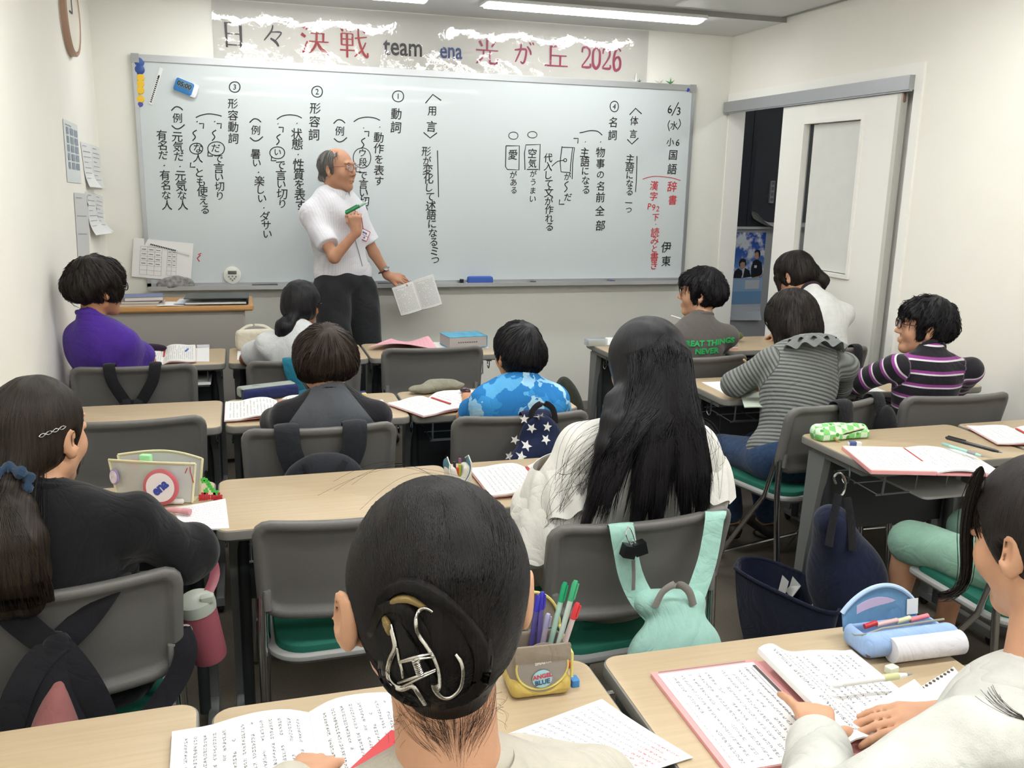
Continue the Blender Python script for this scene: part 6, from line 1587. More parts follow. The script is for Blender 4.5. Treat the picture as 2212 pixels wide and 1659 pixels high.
def claw_strands(bv, me):
    rs = np.random.RandomState(5); P = []; m_ = 12; R3 = h11.R.to_3x3(); B_ = (R3@bun).normalized(); n = 0
    while len(P) < 3400 and n < 9000:
        n += 1; th_ = rs.uniform(0, 2*PI); d = Vector((math.cos(th_), math.sin(th_)*.6+.1, rs.uniform(-.1, 1.0))).normalized()
        if rs.rand() < .45: d = Vector((rs.uniform(-.12, .12), rs.uniform(-.4, .6), 1)).normalized()
        d = (R3@d).normalized(); B2 = (B_+Vector((rs.normal()*.07, 0, rs.normal()*.12))).normalized()
        an = d.angle(B2)
        if an < .5 or an > 2.4: continue
        ax = d.cross(B2).normalized(); pts = []; rp = None; L_ = an*rs.uniform(.75, 1.0); bow = rs.uniform(.05, .28)*(1 if d.x > 0 else -1)
        for i in range(m_):
            t = i/(m_-1); dd = Matrix.Rotation(L_*t, 3, ax)@d
            dd = (dd+Vector((bow*math.sin(t*PI)*.6, 0, 0))).normalized()
            h = bv.ray_cast(dd*.4, -dd); rr = h[0].length if h[0] is not None else rp
            if rr is None: break
            if rp is not None and rr < rp-.01: rr = rp-.003
            rp = rr; pts.append((dd*(rr+.0002+.0005*rs.rand()*math.sin(t*PI)))[:])
        if len(pts) == m_: P.append(pts)
    out = [strand_mesh(np.array(P), .00055*np.array([.5]+[1]*10+[.4]))]
    Q = []   # flyaways at the nape
    for k_ in range(150):
        x = max(-.05, min(.05, rs.normal()*.028)); pts = []; p = h11.p(x, -.082+abs(x)*.55, -.085-rs.rand()*.02); dx = rs.normal()*.012; dl = rs.uniform(.01, .04)
        for i in range(12):
            t = i/11; q = p+Vector((dx*t+.004*math.sin(t*5+k_), -.001+.016*t, -dl*t))-h11.H; pts.append(q[:])
        Q.append(pts)
    for k_ in range(5):
        sgn = rs.choice((-1, 1)); p = h11.p(rs.uniform(-.03, .03), -.02, .125); e_ = h11.p(sgn*rs.uniform(.06, .12), rs.uniform(-.05, .05), rs.uniform(.09, .14)); pts = []
        for i in range(12): t = i/11; pts.append((p*(1-t)+e_*t+Vector((0, 0, .02*math.sin(t*PI)))-h11.H)[:])
        Q.append(pts)
    out.append(strand_mesh(np.array(Q), .00013))
    # fine nape hair lying on the neck
    bb = bvh_me([c for c in r11.children if c.name.startswith('body')][0].data, r11.location); Q = []
    for k_ in range(380):
        x = max(-.06, min(.06, rs.normal()*.034)); p = h11.p(x, 0, rs.uniform(-.094, -.066)); dl = rs.uniform(.012, .042)*(1-abs(x)*6); pts = []
        for i in range(12):
            t = i/11; X_ = p.x-(x*.5+rs.normal()*.0003)*t*t; Z_ = p.z-dl*t; h = bb.ray_cast(Vector((X_, .5, Z_)), Vector((0, 1, 0)))
            pts.append((X_-h11.H.x, (h[0].y-.0006 if h[0] is not None else .80)-h11.H.y, Z_-h11.H.z))
        q_ = np.array(pts)
        if np.abs(np.diff(q_[:, 1])).max() < .01: Q.append(pts)
    out.append(strand_mesh(np.array(Q), .00009))
    def bundle(path, wpx, n, bulge, rad=.0005):
        W_ = catmull([Vector((p[0], p[1], 0)) for p in path], 5); m2 = 12; Q = []
        for k_ in range(n):
            o = rs.uniform(-1, 1); pts = []
            for i in range(m2):
                t = i/(m2-1)*(len(W_)-1); j = min(int(t), len(W_)-2); q = W_[j].lerp(W_[j+1], t-j); tg = (W_[j+1]-W_[j]).normalized(); nn = Vector((-tg.y, tg.x, 0))
                q = q+nn*o*wpx*(.35+.65*math.sin(PI*i/(m2-1))); v = ray(q.x, q.y).normalized(); h = bv.ray_cast(CAM-h11.H, v)
                pts.append(((h[0] if h[0] is not None else at(q.x, q.y, y=.77)-h11.H)-v*(bulge*math.sqrt(max(0, 1-o*o))*math.sin(PI*i/(m2-1))+.0008*rs.rand()))[:])
            Q.append(pts)
        return strand_mesh(np.array(Q), rad)
    for pth, w_, n_, bu in (([(812, 1345), (828, 1290), (880, 1262), (945, 1290), (1005, 1340), (1060, 1400)], 17, 240, .012), ([(795, 1390), (820, 1320), (865, 1310), (905, 1350), (930, 1400)], 16, 180, .010), ([(930, 1290), (1000, 1340), (1040, 1410), (1035, 1480), (990, 1520)], 20, 240, .010),
        ([(850, 1340), (875, 1390), (900, 1440), (940, 1490), (985, 1520)], 24, 260, .010), ([(820, 1420), (835, 1470), (880, 1510), (930, 1525)], 14, 140, .008), ([(1060, 1380), (1050, 1450), (1010, 1505), (950, 1530)], 12, 120, .008)):
        out.append(bundle(pth, w_, n_, bu))
    V_, F_2 = bundle([(832, 1322), (850, 1300), (885, 1296), (925, 1318)], 9, 70, .0125, .0006); stre['m'] = np_mesh('hair_streak', V_, F_2)
    V_, F_2 = bundle([(828, 1330), (836, 1350), (842, 1372)], 8, 40, .012, .0006); stre['n'] = np_mesh('hair_streak', V_, F_2)
    return out
stre = {}
ho11, bv11 = hair_obj(F, h11, hair_mat('hair_sleek', '0d0a0a', '1d1716', .42, 120), r11, 0, extra=claw_strands, seed=72, relax_=2, clump=.0006)
Mstk = mat('hair_blond', '8d7748', .5)
for m_ in stre.values(): q_ = setmesh('hair_streak', m_, Mstk, ho11, False); q_['label'] = 'blond streak'
bvh11 = bvh_me(ho11.data, h11.H)
hp = lambda px, py, off=.006: on_hair(bvh11, px, py, off, .75)-r11.location
clip = thing('hair_clip', 'silver wire claw clip holding the dark hair at the back of the head', 'hair clip', on_hair(bvh11, 920, 1420, 0, .75)); cl0 = clip.location
hq = lambda px, py, off=.006: on_hair(bvh11, px, py, off, .75)-cl0
Msil = mat('silver', 'c9c6c0', .18, 1.0, bump=.2, bscale=300)
def wire(pts, r, name, offs=.006, flat=.6):
    P = [hq(p[0], p[1], p[2] if len(p) > 2 else offs) for p in pts]; P = catmull(P, 6); n = len(P)
    for _ in range(3): P = [P[0]]+[(P[i-1]+P[i]*2+P[i+1])/4 for i in range(1, n-1)]+[P[-1]]
    b = MB(); b.tube(P, [r*(.75+.25*math.sin(PI*i/(n-1))) for i in range(n)], 10, flat=flat); return b.build(name, Msil, clip, ang=80)
wire([(933, 1322, .004), (918, 1314), (904, 1322), (899, 1345), (905, 1370), (922, 1395), (940, 1425), (950, 1460), (948, 1490), (940, 1480)], .0035, 'claw_half')
wire([(936, 1478), (940, 1492), (955, 1507), (975, 1505), (995, 1485), (1001, 1455), (997, 1430), (985, 1412, .004)], .0035, 'claw_half')
wire([(843, 1350, .004), (848, 1370), (854, 1400), (843, 1425), (838, 1455), (848, 1480), (870, 1488), (890, 1480), (905, 1500), (918, 1522, .004)], .003, 'claw_half')
wire([(858, 1400), (862, 1425), (868, 1445), (870, 1465)], .0018, 'claw_half')
wire([(862, 1430, .009), (895, 1420, .011), (932, 1412, .009)], .0015, 'cross_wire', flat=1)
wire([(864, 1432, .010), (900, 1424, .012), (938, 1420, .009)], .0012, 'cross_wire', flat=1)
wire([(860, 1475, .009), (900, 1462, .012), (940, 1446, .009)], .0015, 'cross_wire', flat=1)
wire([(870, 1482, .010), (905, 1466, .012), (940, 1450, .009)], .0012, 'cross_wire', flat=1)
a_, b_2 = hq(897, 1425, .013), hq(908, 1458, .013); dr = (b_2-a_); F_ = frame(a_, x=dr.orthogonal(), z=dr); b = MB()
b.tube([F_@Vector((.0032*math.cos(t*2*PI*9), .0032*math.sin(t*2*PI*9), dr.length*t)) for t in np.linspace(0, 1, 110)], .0007, 5); b.build('spring', Msil, clip)
# ================================================================ girl in the pale hoodie (right foreground)
def hoodc(N, L, sc, armf, b): pass
Mhood = mat('hoodie_grey', 'c3c3bd', .9, spec=.1, noise=.10, nscale=22, bump=.35, bscale=420, sheen=.2)
z_ = .706
HW = at(1772, 1592, z=.742); HW2 = at(2045, 1545, z=.755)
r12, h12, s12 = seated('girl in a pale grey hoodie reading an open textbook, right foreground', (1.045, .90, 1.075), yaw=.1, pitch=-.25, hs=1.0, NB=at(2245, 1490, y=.83), SL=at(2105, 1605, y=.79), SR=at(2105, 1605, y=.79)+Vector((.29, .01, .01)),
    P=(1.04, .86, .5), EL=at(1762, 1800, z=.775), WL=HW, ER=(1.28, .93, .78), WR=HW2, skin=SK1, shirt=Mhood, pants=Mbeige, sleeve='long', loose=.020, seed=81, vox=.004, foldamp=.005, torso=1.0, collar=False, neck=.047, arm=1.0,
    hl=dict(d=Vector((.42, .9, .02)), up=(.0, -.1, 1), curls=(.75, .85, .8, .15), spread=.2, thumb=(.9, .3), side=1), hr=dict(d=Vector((-.95, .3, -.10)), up=(0, -.1, 1), curls=(.22, .2, .2, .2), spread=.05, thumb=(.45, .2), side=-1))
wrinkle(Mhood, 5, .02, .6)
# ribbed cuff
b = MB(); dcf = (Vector(HW)-at(1762, 1800, z=.775)).normalized(); F_ = frame(HW-dcf*.03-r12.location, x=dcf.orthogonal(), z=dcf)
def cuff(u, v):
    a = 2*PI*u; r_ = .036+.004*math.sin(v*PI)+.0011*math.sin(a*44); return F_@Vector((r_*math.cos(a), r_*math.sin(a), -.045+.05*v))
b.sheet(176, 4, cuff, .004); b.build('cuff', mat('cuff_rib', 'c4c6bb', .9, bump=.2), s12)
# hood folded behind the neck
F = Field(.006)
for i in range(14):
    a = PI*1.02*i/13-.05; p = at(2245, 1490, y=.83)+Vector((.095*math.cos(a), -.02-.07*math.sin(a), -.015+.01*math.sin(a))); 
    if i: F.cone(pp, p, .027, .027, .012)
    pp = p
F.ell(at(2245, 1490, y=.83)+Vector((0, -.09, -.05)), (.09, .035, .05), None, .03); F.post.append(folds(.004, 5, 40)); hdm = setmesh('hood', F.mesh('hood', origin=r12.location), Mhood, s12, False)
F = Field(.0035); h12.cap(F, t=.012, nape=-.08, low=-.01, side=-.03, ears=False, face=.0)
for q in (-1, 1): F.ell(h12.p(q*.095, .0, -.028), h12.r(.028, .028, .042), h12.R, .008, True)
F.ell(h12.p(0, -.05, -.01), h12.r(.07, .06, .06), h12.R, .02)
F.cone(h12.p(.03, -.1, -.03), h12.p(.07, -.14, -.06), .028, .03, .02); F.cone(h12.p(.07, -.14, -.06), h12.p(.08, -.13, -.2), .03, .015, .02)
def side_lock(bv, me):
    rs = np.random.RandomState(8); P = []; path = [(2120, 1010, .95), (2098, 1080, .97), (2088, 1150, .985), (2088, 1220, .99), (2080, 1262, .99), (2055, 1285, .985), (2020, 1290, .98)]
    W_ = catmull([at(a, b_, y=c) for a, b_, c in path], 4)
    for k_ in range(260):
        o = Vector(rs.normal(size=3))*.003; n = len(W_); m_ = 14; pts = []; ln = rs.uniform(.72, 1.0); fr_ = rs.rand() < .05
        for i in range(m_):
            t = i/(m_-1)*ln; q = W_[min(int(t*(n-1)), n-1)]; pts.append((q+o*math.sin(min(1, t*4+.1)*1.57)*(1.3-.6*t)*(2.5 if fr_ else 1)-h12.H)[:])
        P.append(pts)
    for k_ in range(0):
        o = rs.uniform(0, .03); pts = []
        for i in range(14):
            t = i/13; q = h12.p(-.074-.004*math.sin(t*3), .062-o, .03-.115*t*(.7+.5*rs.rand()*.0)); pts.append((q+Vector((-.002, 0, 0))-h12.H)[:])
        P.append(pts)
    return [strand_mesh(np.array(P), .0006)]
hair_obj(F, h12, hair_mat('hair_dark2', '130f0f', '2b2320', .4, 110), r12, 2600, rad=.0006, seed=82, crown=(0, .1, 1), lift=.001, tip_lift=.0006, extra=side_lock, ln=1.5, clump=.0008)
bs12 = bvh_me(s12.data, r12.location); rs = np.random.RandomState(6); Q = []
for k_ in range(14):
    dx, dy = rs.normal()*3, rs.normal()*3; W_ = catmull([Vector((a+dx*(.4+k), b_+dy*(.4+k), 0)) for k, (a, b_) in enumerate(((2225, 1556), (2185, 1540), (2150, 1515), (2132, 1494)))], 4); pts = []
    for q in W_: v = ray(q.x, q.y).normalized(); h = bs12.ray_cast(CAM, v); pts.append(((h[0] if h[0] is not None else at(q.x, q.y, y=.80))-v*.003-r12.location)[:])
    Q.append(pts)
V_, F_2 = strand_mesh(np.array(Q), .0003); setmesh('loose_hair', np_mesh('loose_hair', V_, F_2), MATS['hair_dark2'] if 'hair_dark2' in MATS else HB, r12, False)
# ================================================================ pupil in green shorts (mostly beyond the edge)
rg, hg_, sg = seated('pupil in pale green shorts, bare knee showing beneath the desk at the right edge', (2.27, 1.74, 1.08), yaw=0, hs=.95, NB=(2.23, 1.70, .95), SL=(2.11, 1.70, .87), SR=(2.36, 1.70, .87), P=(2.13, 1.76, .5), EL=(2.12, 1.74, .66), WL=(2.16, 1.93, .60), ER=(2.40, 1.78, .66), WR=(2.30, 1.95, .62),
    skin=SK1, shirt=Mw1, pants=cloth('mint_shorts', '7fa391', .05), knees=[(1.93, 2.12, .485), (2.2, 2.18, .48)], ankles=[(1.955, 2.2, .11), (2.2, 2.22, .11)], shorts=True, seed=90, torso=1.0)
F = Field(.0045); hg_.cap(F, t=.02, nape=-.08); hair_obj(F, hg_, HD, rg, 150, seed=91)
print('near people', time.time()-T0)
# ================================================================ bags
Mbagblk = cloth('bag_black', '1b1b1f', .1, .4, .75); Mbagblk2 = cloth('bag_dark', '26282d', .1, .4, .75); Mteal = cloth('bag_teal', '1e6478', .08, .3, .8); Mmint = cloth('bag_mint', '9dc6bb', .06, .3, .75)
def strap_tube(b, pts, w, th=.25, n=8, up=(0, 1, 0)): b.tube(catmull(pts, 5), w/2, n, flat=th*.6, wide=(1, 0, 0))
def on_chair(ch): return ch.matrix_basis if ch.matrix_basis else Matrix()
def chair_pt(ch, x, y, z): return Matrix.Translation(ch.location)@Rm(ch.rotation_euler.z, 'Z')@Vector((x, y, z))
def chair_bag(ch, label, m, straps, body=None, seed=1, name='backpack', cat='bag', mb=None, sw=.045, hang=-.30):
    """bag hung over a chair back: straps loop over the top edge, body behind the back; chair coordinates"""
    root = thing(name, label, cat, chair_pt(ch, 0, -.3, .3), ch.rotation_euler.z); L_ = lambda x, y, z: Vector((x, y+.3, z-.3))
    for (x0, x1, zb) in straps:
        b = MB(); c0 = .05*(x0/.24)**2
        strap_tube(b, [L_(x0, -.215+c0, .72), L_(x0, -.226+c0, .778), L_(x0, -.247+c0, .796), L_(x0, -.272+c0, .782), L_(x0*.8+x1*.2, -.278+c0*.6, .72), L_(x1, -.268, zb)], sw)
        b.build('strap', mb or m, root)
    if body:
        F = Field(.006)
        for c, r_ in body: F.ell(L_(*c), r_, None, .03)
        F.post.append(folds(.006, seed, 26)); setmesh('bag_body', F.mesh('bag', origin=(0, 0, 0)), m, root, False)
    return root, L_
g, L_ = chair_bag(cA1, 'black backpack hanging on the chair behind the boy in purple', Mbagblk, [(-.085, -.02, .62), (.085, .01, .62)], [((-.01, -.27, .60), (.07, .02, .06)), ((0, -.30, .47), (.14, .06, .15))], 3)
b = MB(); strap_tube(b, [L_(-.03, -.285, .66), L_(-.015, -.30, .60), L_(.02, -.285, .655)], .03); b.build('handle', Mbagblk2, g)
g, L_ = chair_bag(cB1, 'teal bag hanging on the front row chair behind the girl in pale grey', Mteal, [(-.07, .0, .62), (.05, .03, .64)], [((.0, -.28, .60), (.07, .03, .07)), ((.02, -.29, .52), (.12, .05, .12))], 5, 'shoulder_bag')
g, L_ = chair_bag(cB2, 'dark backpack with grey pocket and small orange tag on the second-row chair', Mbagblk2, [(-.105, -.08, .66), (.10, .07, .66)], [((0, -.30, .60), (.13, .055, .12)), ((0, -.31, .48), (.15, .07, .15))], 7, sw=.075)
F = Field(.005); F.ell(L_(0, -.36, .50), (.115, .04, .13), None, .02); F.post.append(folds(.004, 2, 30)); setmesh('pocket', F.mesh('pocket'), cloth('pocket_grey', '6f6a66', .08), g, False)
b = MB(); strap_tube(b, [L_(-.06, -.34, .70), L_(-.03, -.37, .65), L_(0, -.39, .60), L_(.03, -.37, .65), L_(.06, -.34, .70)], .02); b.build('webbing', Mbagblk, g)
b = MB(); b.rbox(.05, .055, -.004, .004, .008, .002, M=Tm(*L_(0, -.40, .60))@Rm(PI/2, 'X')); q = b.build('tag', Mbagblk, g)
b = MB(); b.ball(L_(0, -.405, .60), (.018, .004, .012), 12); b.build('orange_mark', mat('tag_orange', 'a65a2a', .5), g)
# navy bag with stars
g, L_ = chair_bag(cC2, 'navy bag with white stars and black handle on the chair of the camouflage shirt', cloth('bag_star', '1c2440', .05, .3, .8), [(.03, .03, .72)], [((.035, -.285, .70), (.085, .035, .09)), ((.02, -.30, .57), (.125, .05, .15))], 9, 'drawstring_bag', sw=.1)
b = MB(); strap_tube(b, [L_(.0, -.29, .76), L_(.01, -.285, .81), L_(.045, -.28, .83), L_(.08, -.28, .81), L_(.09, -.285, .76)], .02); b.build('handle', Mbagblk, g)
bd_ = [c for c in g.children if c.name.startswith('bag_body')][0]; bs_ = BVHTree.FromPolygons([v.co for v in bd_.data.vertices], [tuple(p.vertices) for p in bd_.data.polygons])
b = MB(); rs = np.random.RandomState(2); Z_ = cC2.rotation_euler.z
for i, (px, py) in enumerate(((1168, 901), (1132, 905), (1153, 929), (1112, 950), (1139, 964), (1100, 985), (1186, 925), (1180, 950), (1125, 985))):
    w_ = at(px, py, y=2.66); l0 = w_-g.location; a0 = rs.rand(); V = []
    for k in range(10):
        r_ = .017 if k % 2 == 0 else .0072; a = a0+k*PI/5; p = l0+Vector((r_*math.sin(a), 0, r_*math.cos(a))); h = bs_.ray_cast(p-Vector((0, .4, 0)), Vector((0, 1, 0))); V.append((h[0] if h[0] is not None else p)-Vector((0, .002, 0)))
    c_ = sum(V, Vector())/10
    h = bs_.ray_cast(c_-Vector((0, .4, 0)), Vector((0, 1, 0))); c_ = (h[0]-Vector((0, .0022, 0))) if h[0] is not None else c_
    b2 = MB(); b2.add([c_]+V, [(0, k+1, (k+1) % 10+1) for k in range(10)]); b2.build('star', mat('star_white', 'd8d8d4', .6), g, smooth=False)
# mint bag
g = thing('backpack', 'mint green backpack with grey loop, hanging on the chair of the long-haired girl', 'bag', chair_pt(cC3, .0, -.33, .35), 0); g0 = g.location
ct = lambda px, py, y: at(px, py, y=y)-g0
b = MB(); strap_tube(b, [ct(1335, 1145, 1.80), ct(1338, 1134, 1.77), ct(1342, 1136, 1.735), ct(1350, 1180, 1.73), ct(1362, 1240, 1.725), ct(1385, 1290, 1.715), ct(1420, 1330, 1.70)], .058, .16); b.build('strap', Mmint, g)
b = MB(); strap_tube(b, [ct(1545, 1120, 1.835), ct(1546, 1108, 1.80), ct(1545, 1112, 1.765), ct(1538, 1160, 1.755), ct(1528, 1210, 1.745), ct(1512, 1260, 1.73), ct(1490, 1320, 1.71)], .05, .16); b.build('strap', Mmint, g)
F = Field(.005); c0 = at(1455, 1400, y=1.69)
F.ell(c0+Vector((0, -.005, -.02)), (.118, .05, .11), None, .02); F.cone(at(1395, 1300, y=1.71), at(1500, 1300, y=1.715), .03, .03, .04); F.ell(c0+Vector((0, 0, -.12)), (.125, .06, .13), None, .03); F.post.append(folds(.003, 5, 30)); setmesh('bag_body', F.mesh('bag', origin=g0), Mmint, g, False)
F = Field(.005); F.ell(c0+Vector((0, -.03, -.10)), (.098, .045, .075), None, .01); setmesh('pocket', F.mesh('bag', origin=g0), cloth('pocket_navy', '24273c'), g, False)
b = MB(); strap_tube(b, [ct(1415, 1312, 1.675), ct(1432, 1278, 1.672), ct(1462, 1262, 1.672), ct(1487, 1276, 1.675), ct(1498, 1308, 1.68)], .018, .3, up=(0, 1, .3)); b.build('loop', mat('loop_grey', '8f8a84', .8), g)
kr = thing('key_holder', 'black square charm on a silver carabiner hanging from the mint strap', 'keychain', at(1370, 1190, y=1.70)); k0 = kr.location; kt = lambda px, py, y=1.705: at(px, py, y=y)-k0
b = MB(); b.box(-.028, .0, -.012, .012, -.016, .012, Rm(.25, 'Y')); b.box(.0, .028, -.010, .012, -.012, .016, Rm(-.25, 'Y')); b.build('charm', mat('charm_black', '17181a', .3), kr, smooth=False)
b = MB(); b.tube(catmull([kt(1357, 1138, 1.712), kt(1353, 1155), kt(1362, 1175), kt(1372, 1172), kt(1364, 1145, 1.712), kt(1357, 1138, 1.712)], 4), .0018, 6); b.tube([kt(1364, 1172)+Vector((.004*math.cos(a), 0, .004*math.sin(a))) for a in np.linspace(0, 6.28, 12)[:-1]], .001, 5, closed=True); b.build('carabiner', Mchrome, kr)
b = MB(); strap_tube(b, [kt(1368, 1210), kt(1369, 1240), kt(1368, 1275)], .009, .25); b.build('ribbon', mat('ribbon_grey', '6f6c68', .7), kr)
# black backpack on the near left chair
g = thing('backpack', 'black backpack with crossed wide straps on the near left chair', 'bag', chair_pt(cA3, 0, -.34, .35), 0); g0 = g.location
for pts in ([(248, 1240, 1.80), (252, 1246, 1.77), (222, 1285, 1.735), (180, 1340, 1.72), (140, 1380, 1.71)], [(15, 1288, 1.76), (5, 1295, 1.73), (30, 1330, 1.70), (75, 1370, 1.69), (110, 1395, 1.69)], [(110, 1385, 1.69), (160, 1440, 1.66), (200, 1500, 1.64), (225, 1560, 1.63)], [(130, 1385, 1.69), (80, 1430, 1.66), (40, 1500, 1.63), (15, 1580, 1.61)]):
    b = MB(); strap_tube(b, [ct2 for ct2 in [at(p[0], p[1], y=p[2])-g0 for p in pts]], .052, .14); b.build('strap', Mbagblk, g)
b = MB(); strap_tube(b, [at(p_[0], p_[1], y=p_[2])-g0 for p_ in ((388, 1362, 1.82), (402, 1405, 1.79), (385, 1460, 1.77), (345, 1520, 1.74), (300, 1570, 1.70))], .045, .16); b.build('strap', Mbagblk, g)
F = Field(.006); F.cone(at(122, 1392, y=1.695), at(110, 1600, y=1.67), .022, .10, .02); F.ell(at(105, 1680, y=1.67), (.15, .05, .12), None, .03); F.post.append(folds(.005, 5, 28)); setmesh('bag_body', F.mesh('bag', origin=g0), Mbagblk, g, False)
F = Field(.005); F.cone(at(128, 1480, y=1.645), at(120, 1610, y=1.60), .010, .05, .02); F.post.append(folds(.006, 8, 40)); setmesh('pink_pocket', F.mesh('bag', origin=g0), cloth('bag_pink', '8d5a58', .08), g, False)
# straps over other chairs
chair_bag(cD2, 'wide black strap over the top of the sideways chair', Mbagblk, [(-.03, -.02, .60)], None, 1, 'strap_band', 'bag strap', sw=.075)
chair_bag(cD2, 'black bag bunched at the right corner of the sideways chair', Mbagblk, [(.185, .19, .66)], [((.20, -.27, .66), (.05, .04, .10)), ((.2, -.28, .56), (.06, .05, .09))], 4, 'shoulder_bag', sw=.06)
chair_bag(cE1, 'black strap over the corner of the chair by the sliding door', Mbagblk, [(.13, .11, .58)], None, 2, 'strap_band', 'bag strap', sw=.05)
# big navy bag hanging open under the green-case desk
g = thing('tote_bag', 'big open navy bag hanging from the desk hook onto the floor, papers inside', 'bag', (1.78, 2.3, 0), 0); g0 = g.location
F = Field(.009)
A = at(1800, 1130, y=2.20); B_ = at(1600, 1225, z=.22); C_ = at(1730, 1350, z=.06); D_ = at(1880, 1330, z=.10)
F.cone(A, at(1830, 1240, y=2.22), .06, .11, .05); F.cone(at(1830, 1240, y=2.22), at(1850, 1330, y=2.2), .11, .12, .05)
F.cone(at(1830, 1290, z=.12), at(1800, 1340, z=.08), .09, .08, .05)
F.box((1.8, 2.3, -.2), (.6, .6, .204), 0, None, .004, True); F.post.append(folds(.012, 14, 16)); setmesh('bag_body', F.mesh('bag', origin=g0), cloth('tote_navy', '1b2036', .08, .3), g, False)
for (p0, p1, p2) in (((1812, 1068), (1800, 1120), (1790, 1180)), ((1830, 1075), (1838, 1120), (1842, 1190))):
    b = MB(); strap_tube(b, [at(*p0, y=2.17)-g0, at(*p1, y=2.15)-g0, at(*p2, y=2.12)-g0], .028, .2); b.build('strap', Mbagblk, g)
b = MB(); b.tube(catmull([at(*p, y=2.185)-g0 for p in ((1808, 1075), (1822, 1065), (1826, 1040), (1815, 1022), (1802, 1030), (1806, 1045))], 5), .0035, 8); b.build('hook', Mchrome, g)
for i, (pts, col) in enumerate(((((1696, 1232), (1708, 1240), (1730, 1265), (1712, 1262)), 'c9c8c4'), (((1683, 1246), (1690, 1242), (1704, 1256), (1698, 1258)), 'b9b8b4'), (((1757, 1272), (1766, 1268), (1790, 1292), (1786, 1294)), 'c4c3bf'))):
    b = MB(); V = [at(*p, z=.255)-g0 for p in pts]; V[0].z -= .06; V[3].z -= .05; b.add(V+[v-Vector((0, .0, .004)) for v in V], [(0, 1, 2, 3), (4, 7, 6, 5), (0, 4, 5, 1), (1, 5, 6, 2), (2, 6, 7, 3), (3, 7, 4, 0)]); b.build('paper', mat('paper_'+col, col, .6), g, smooth=False)
rim = [at(*p, z=.275) for p in ((1588, 1228), (1600, 1208), (1650, 1208), (1705, 1228), (1752, 1250), (1800, 1290), (1812, 1322), (1770, 1318), (1700, 1288), (1630, 1254))]
rim = catmull(rim+[rim[0]], 4)[:-1]; cen = sum(rim, Vector())/len(rim)
b = MB(); nR = len(rim)
def wall(u, v):
    i = u*nR; j = int(i) % nR; q = rim[j].lerp(rim[(j+1) % nR], i-int(i)); c_ = cen+Vector((.03, .02, 0)); k = 1-.30*(1-v)+.05*math.sin(v*PI)
    return (c_.x+(q.x-c_.x)*k-g0.x, c_.y+(q.y-c_.y)*k-g0.y, .006+.27*v+.006*math.sin(u*30)*(1-v))
b.sheet(nR*2, 8, wall, -.004); b.build('bag_wall', cloth('tote_navy', '1b2036', .08, .3), g)
b = MB(); b.tube([q-g0 for q in rim], .006, 8, closed=True); b.build('bag_rim', cloth('tote_navy2', '12162a'), g)
b = MB(); b.add([Vector(wall(i/nR, .04)) for i in range(nR)]+[Vector(wall(i/nR, .0)) for i in range(nR)], [tuple(range(nR)), tuple(range(2*nR-1, nR-1, -1))]+[(i, nR+i, nR+(i+1) % nR, (i+1) % nR) for i in range(nR)]); b.build('bag_floor', MATS['tote_navy'], g)
# dark green bag beside the right block's front desk
F = Field(.008); F.ell((1.64, 4.28, .30), (.075, .12, .26), frame((0, 0, 0), x=(1, 0, .25), z=(-.25, 0, 1)), .03); F.ell((1.63, 4.26, .18), (.1, .14, .17), None, .04); F.box((1.65, 4.3, -.2), (.4, .4, .203), 0, None, .01, True); F.post.append(folds(.006, 4, 20))
o = setmesh('backpack', F.mesh('bag', origin=(1.64, 4.28, 0)), cloth('bag_olive', '33362b', .08), None, False); o.location = (1.64, 4.28, 0); tag(o, 'dark olive backpack standing on the floor at the left of the right block', 'bag')
# pink bottle hung from the desk
p = at(447, 1300, y=1.99); t = thing('water_bottle', 'pink bottle with pale lid hanging below the pouch desk', 'bottle', (p.x, p.y, .455)); R_ = Tm(0, 0, 0)@Rm(.16, 'X')@Rm(-.14, 'Y')
b = MB(); b.lathe([(.03, 0), (.038, .006), (.040, .02), (.040, .13), (.037, .14)], 24, R_); b.build('bottle_body', mat('bottle_pink', '9c5560', .35), t)
b = MB(); b.lathe([(.041, .138), (.042, .15), (.040, .165), (.030, .172), (0, .174)], 24, R_); b.build('lid', mat('lid_pale', 'b9bfb4', .4), t)
b = MB(); b.tube([R_@Vector((-.03+.014*math.cos(a), -.036, .115+.014*math.sin(a))) for a in np.linspace(0, 6.28, 17)[:-1]], .0022, 6, closed=True); b.build('ring', mat('ring_white', 'd8d8d8', .3), t)
b = MB(); b.rbox(.03, .018, .165, .18, .005, .002, M=R_@Tm(.028, -.018, 0)); b.build('latch', mat('lid_pale', 'b9bfb4', .4), t)
b = MB(); strap_tube(b, [R_@Vector((.02, 0, .16)), Vector((.02, .01, .20)), Vector((.01, .02, .25))], .022, .2); b.build('carry_strap', mat('bottle_pink', '9c5560', .35), t)
# ================================================================ desk things
Z = .7009
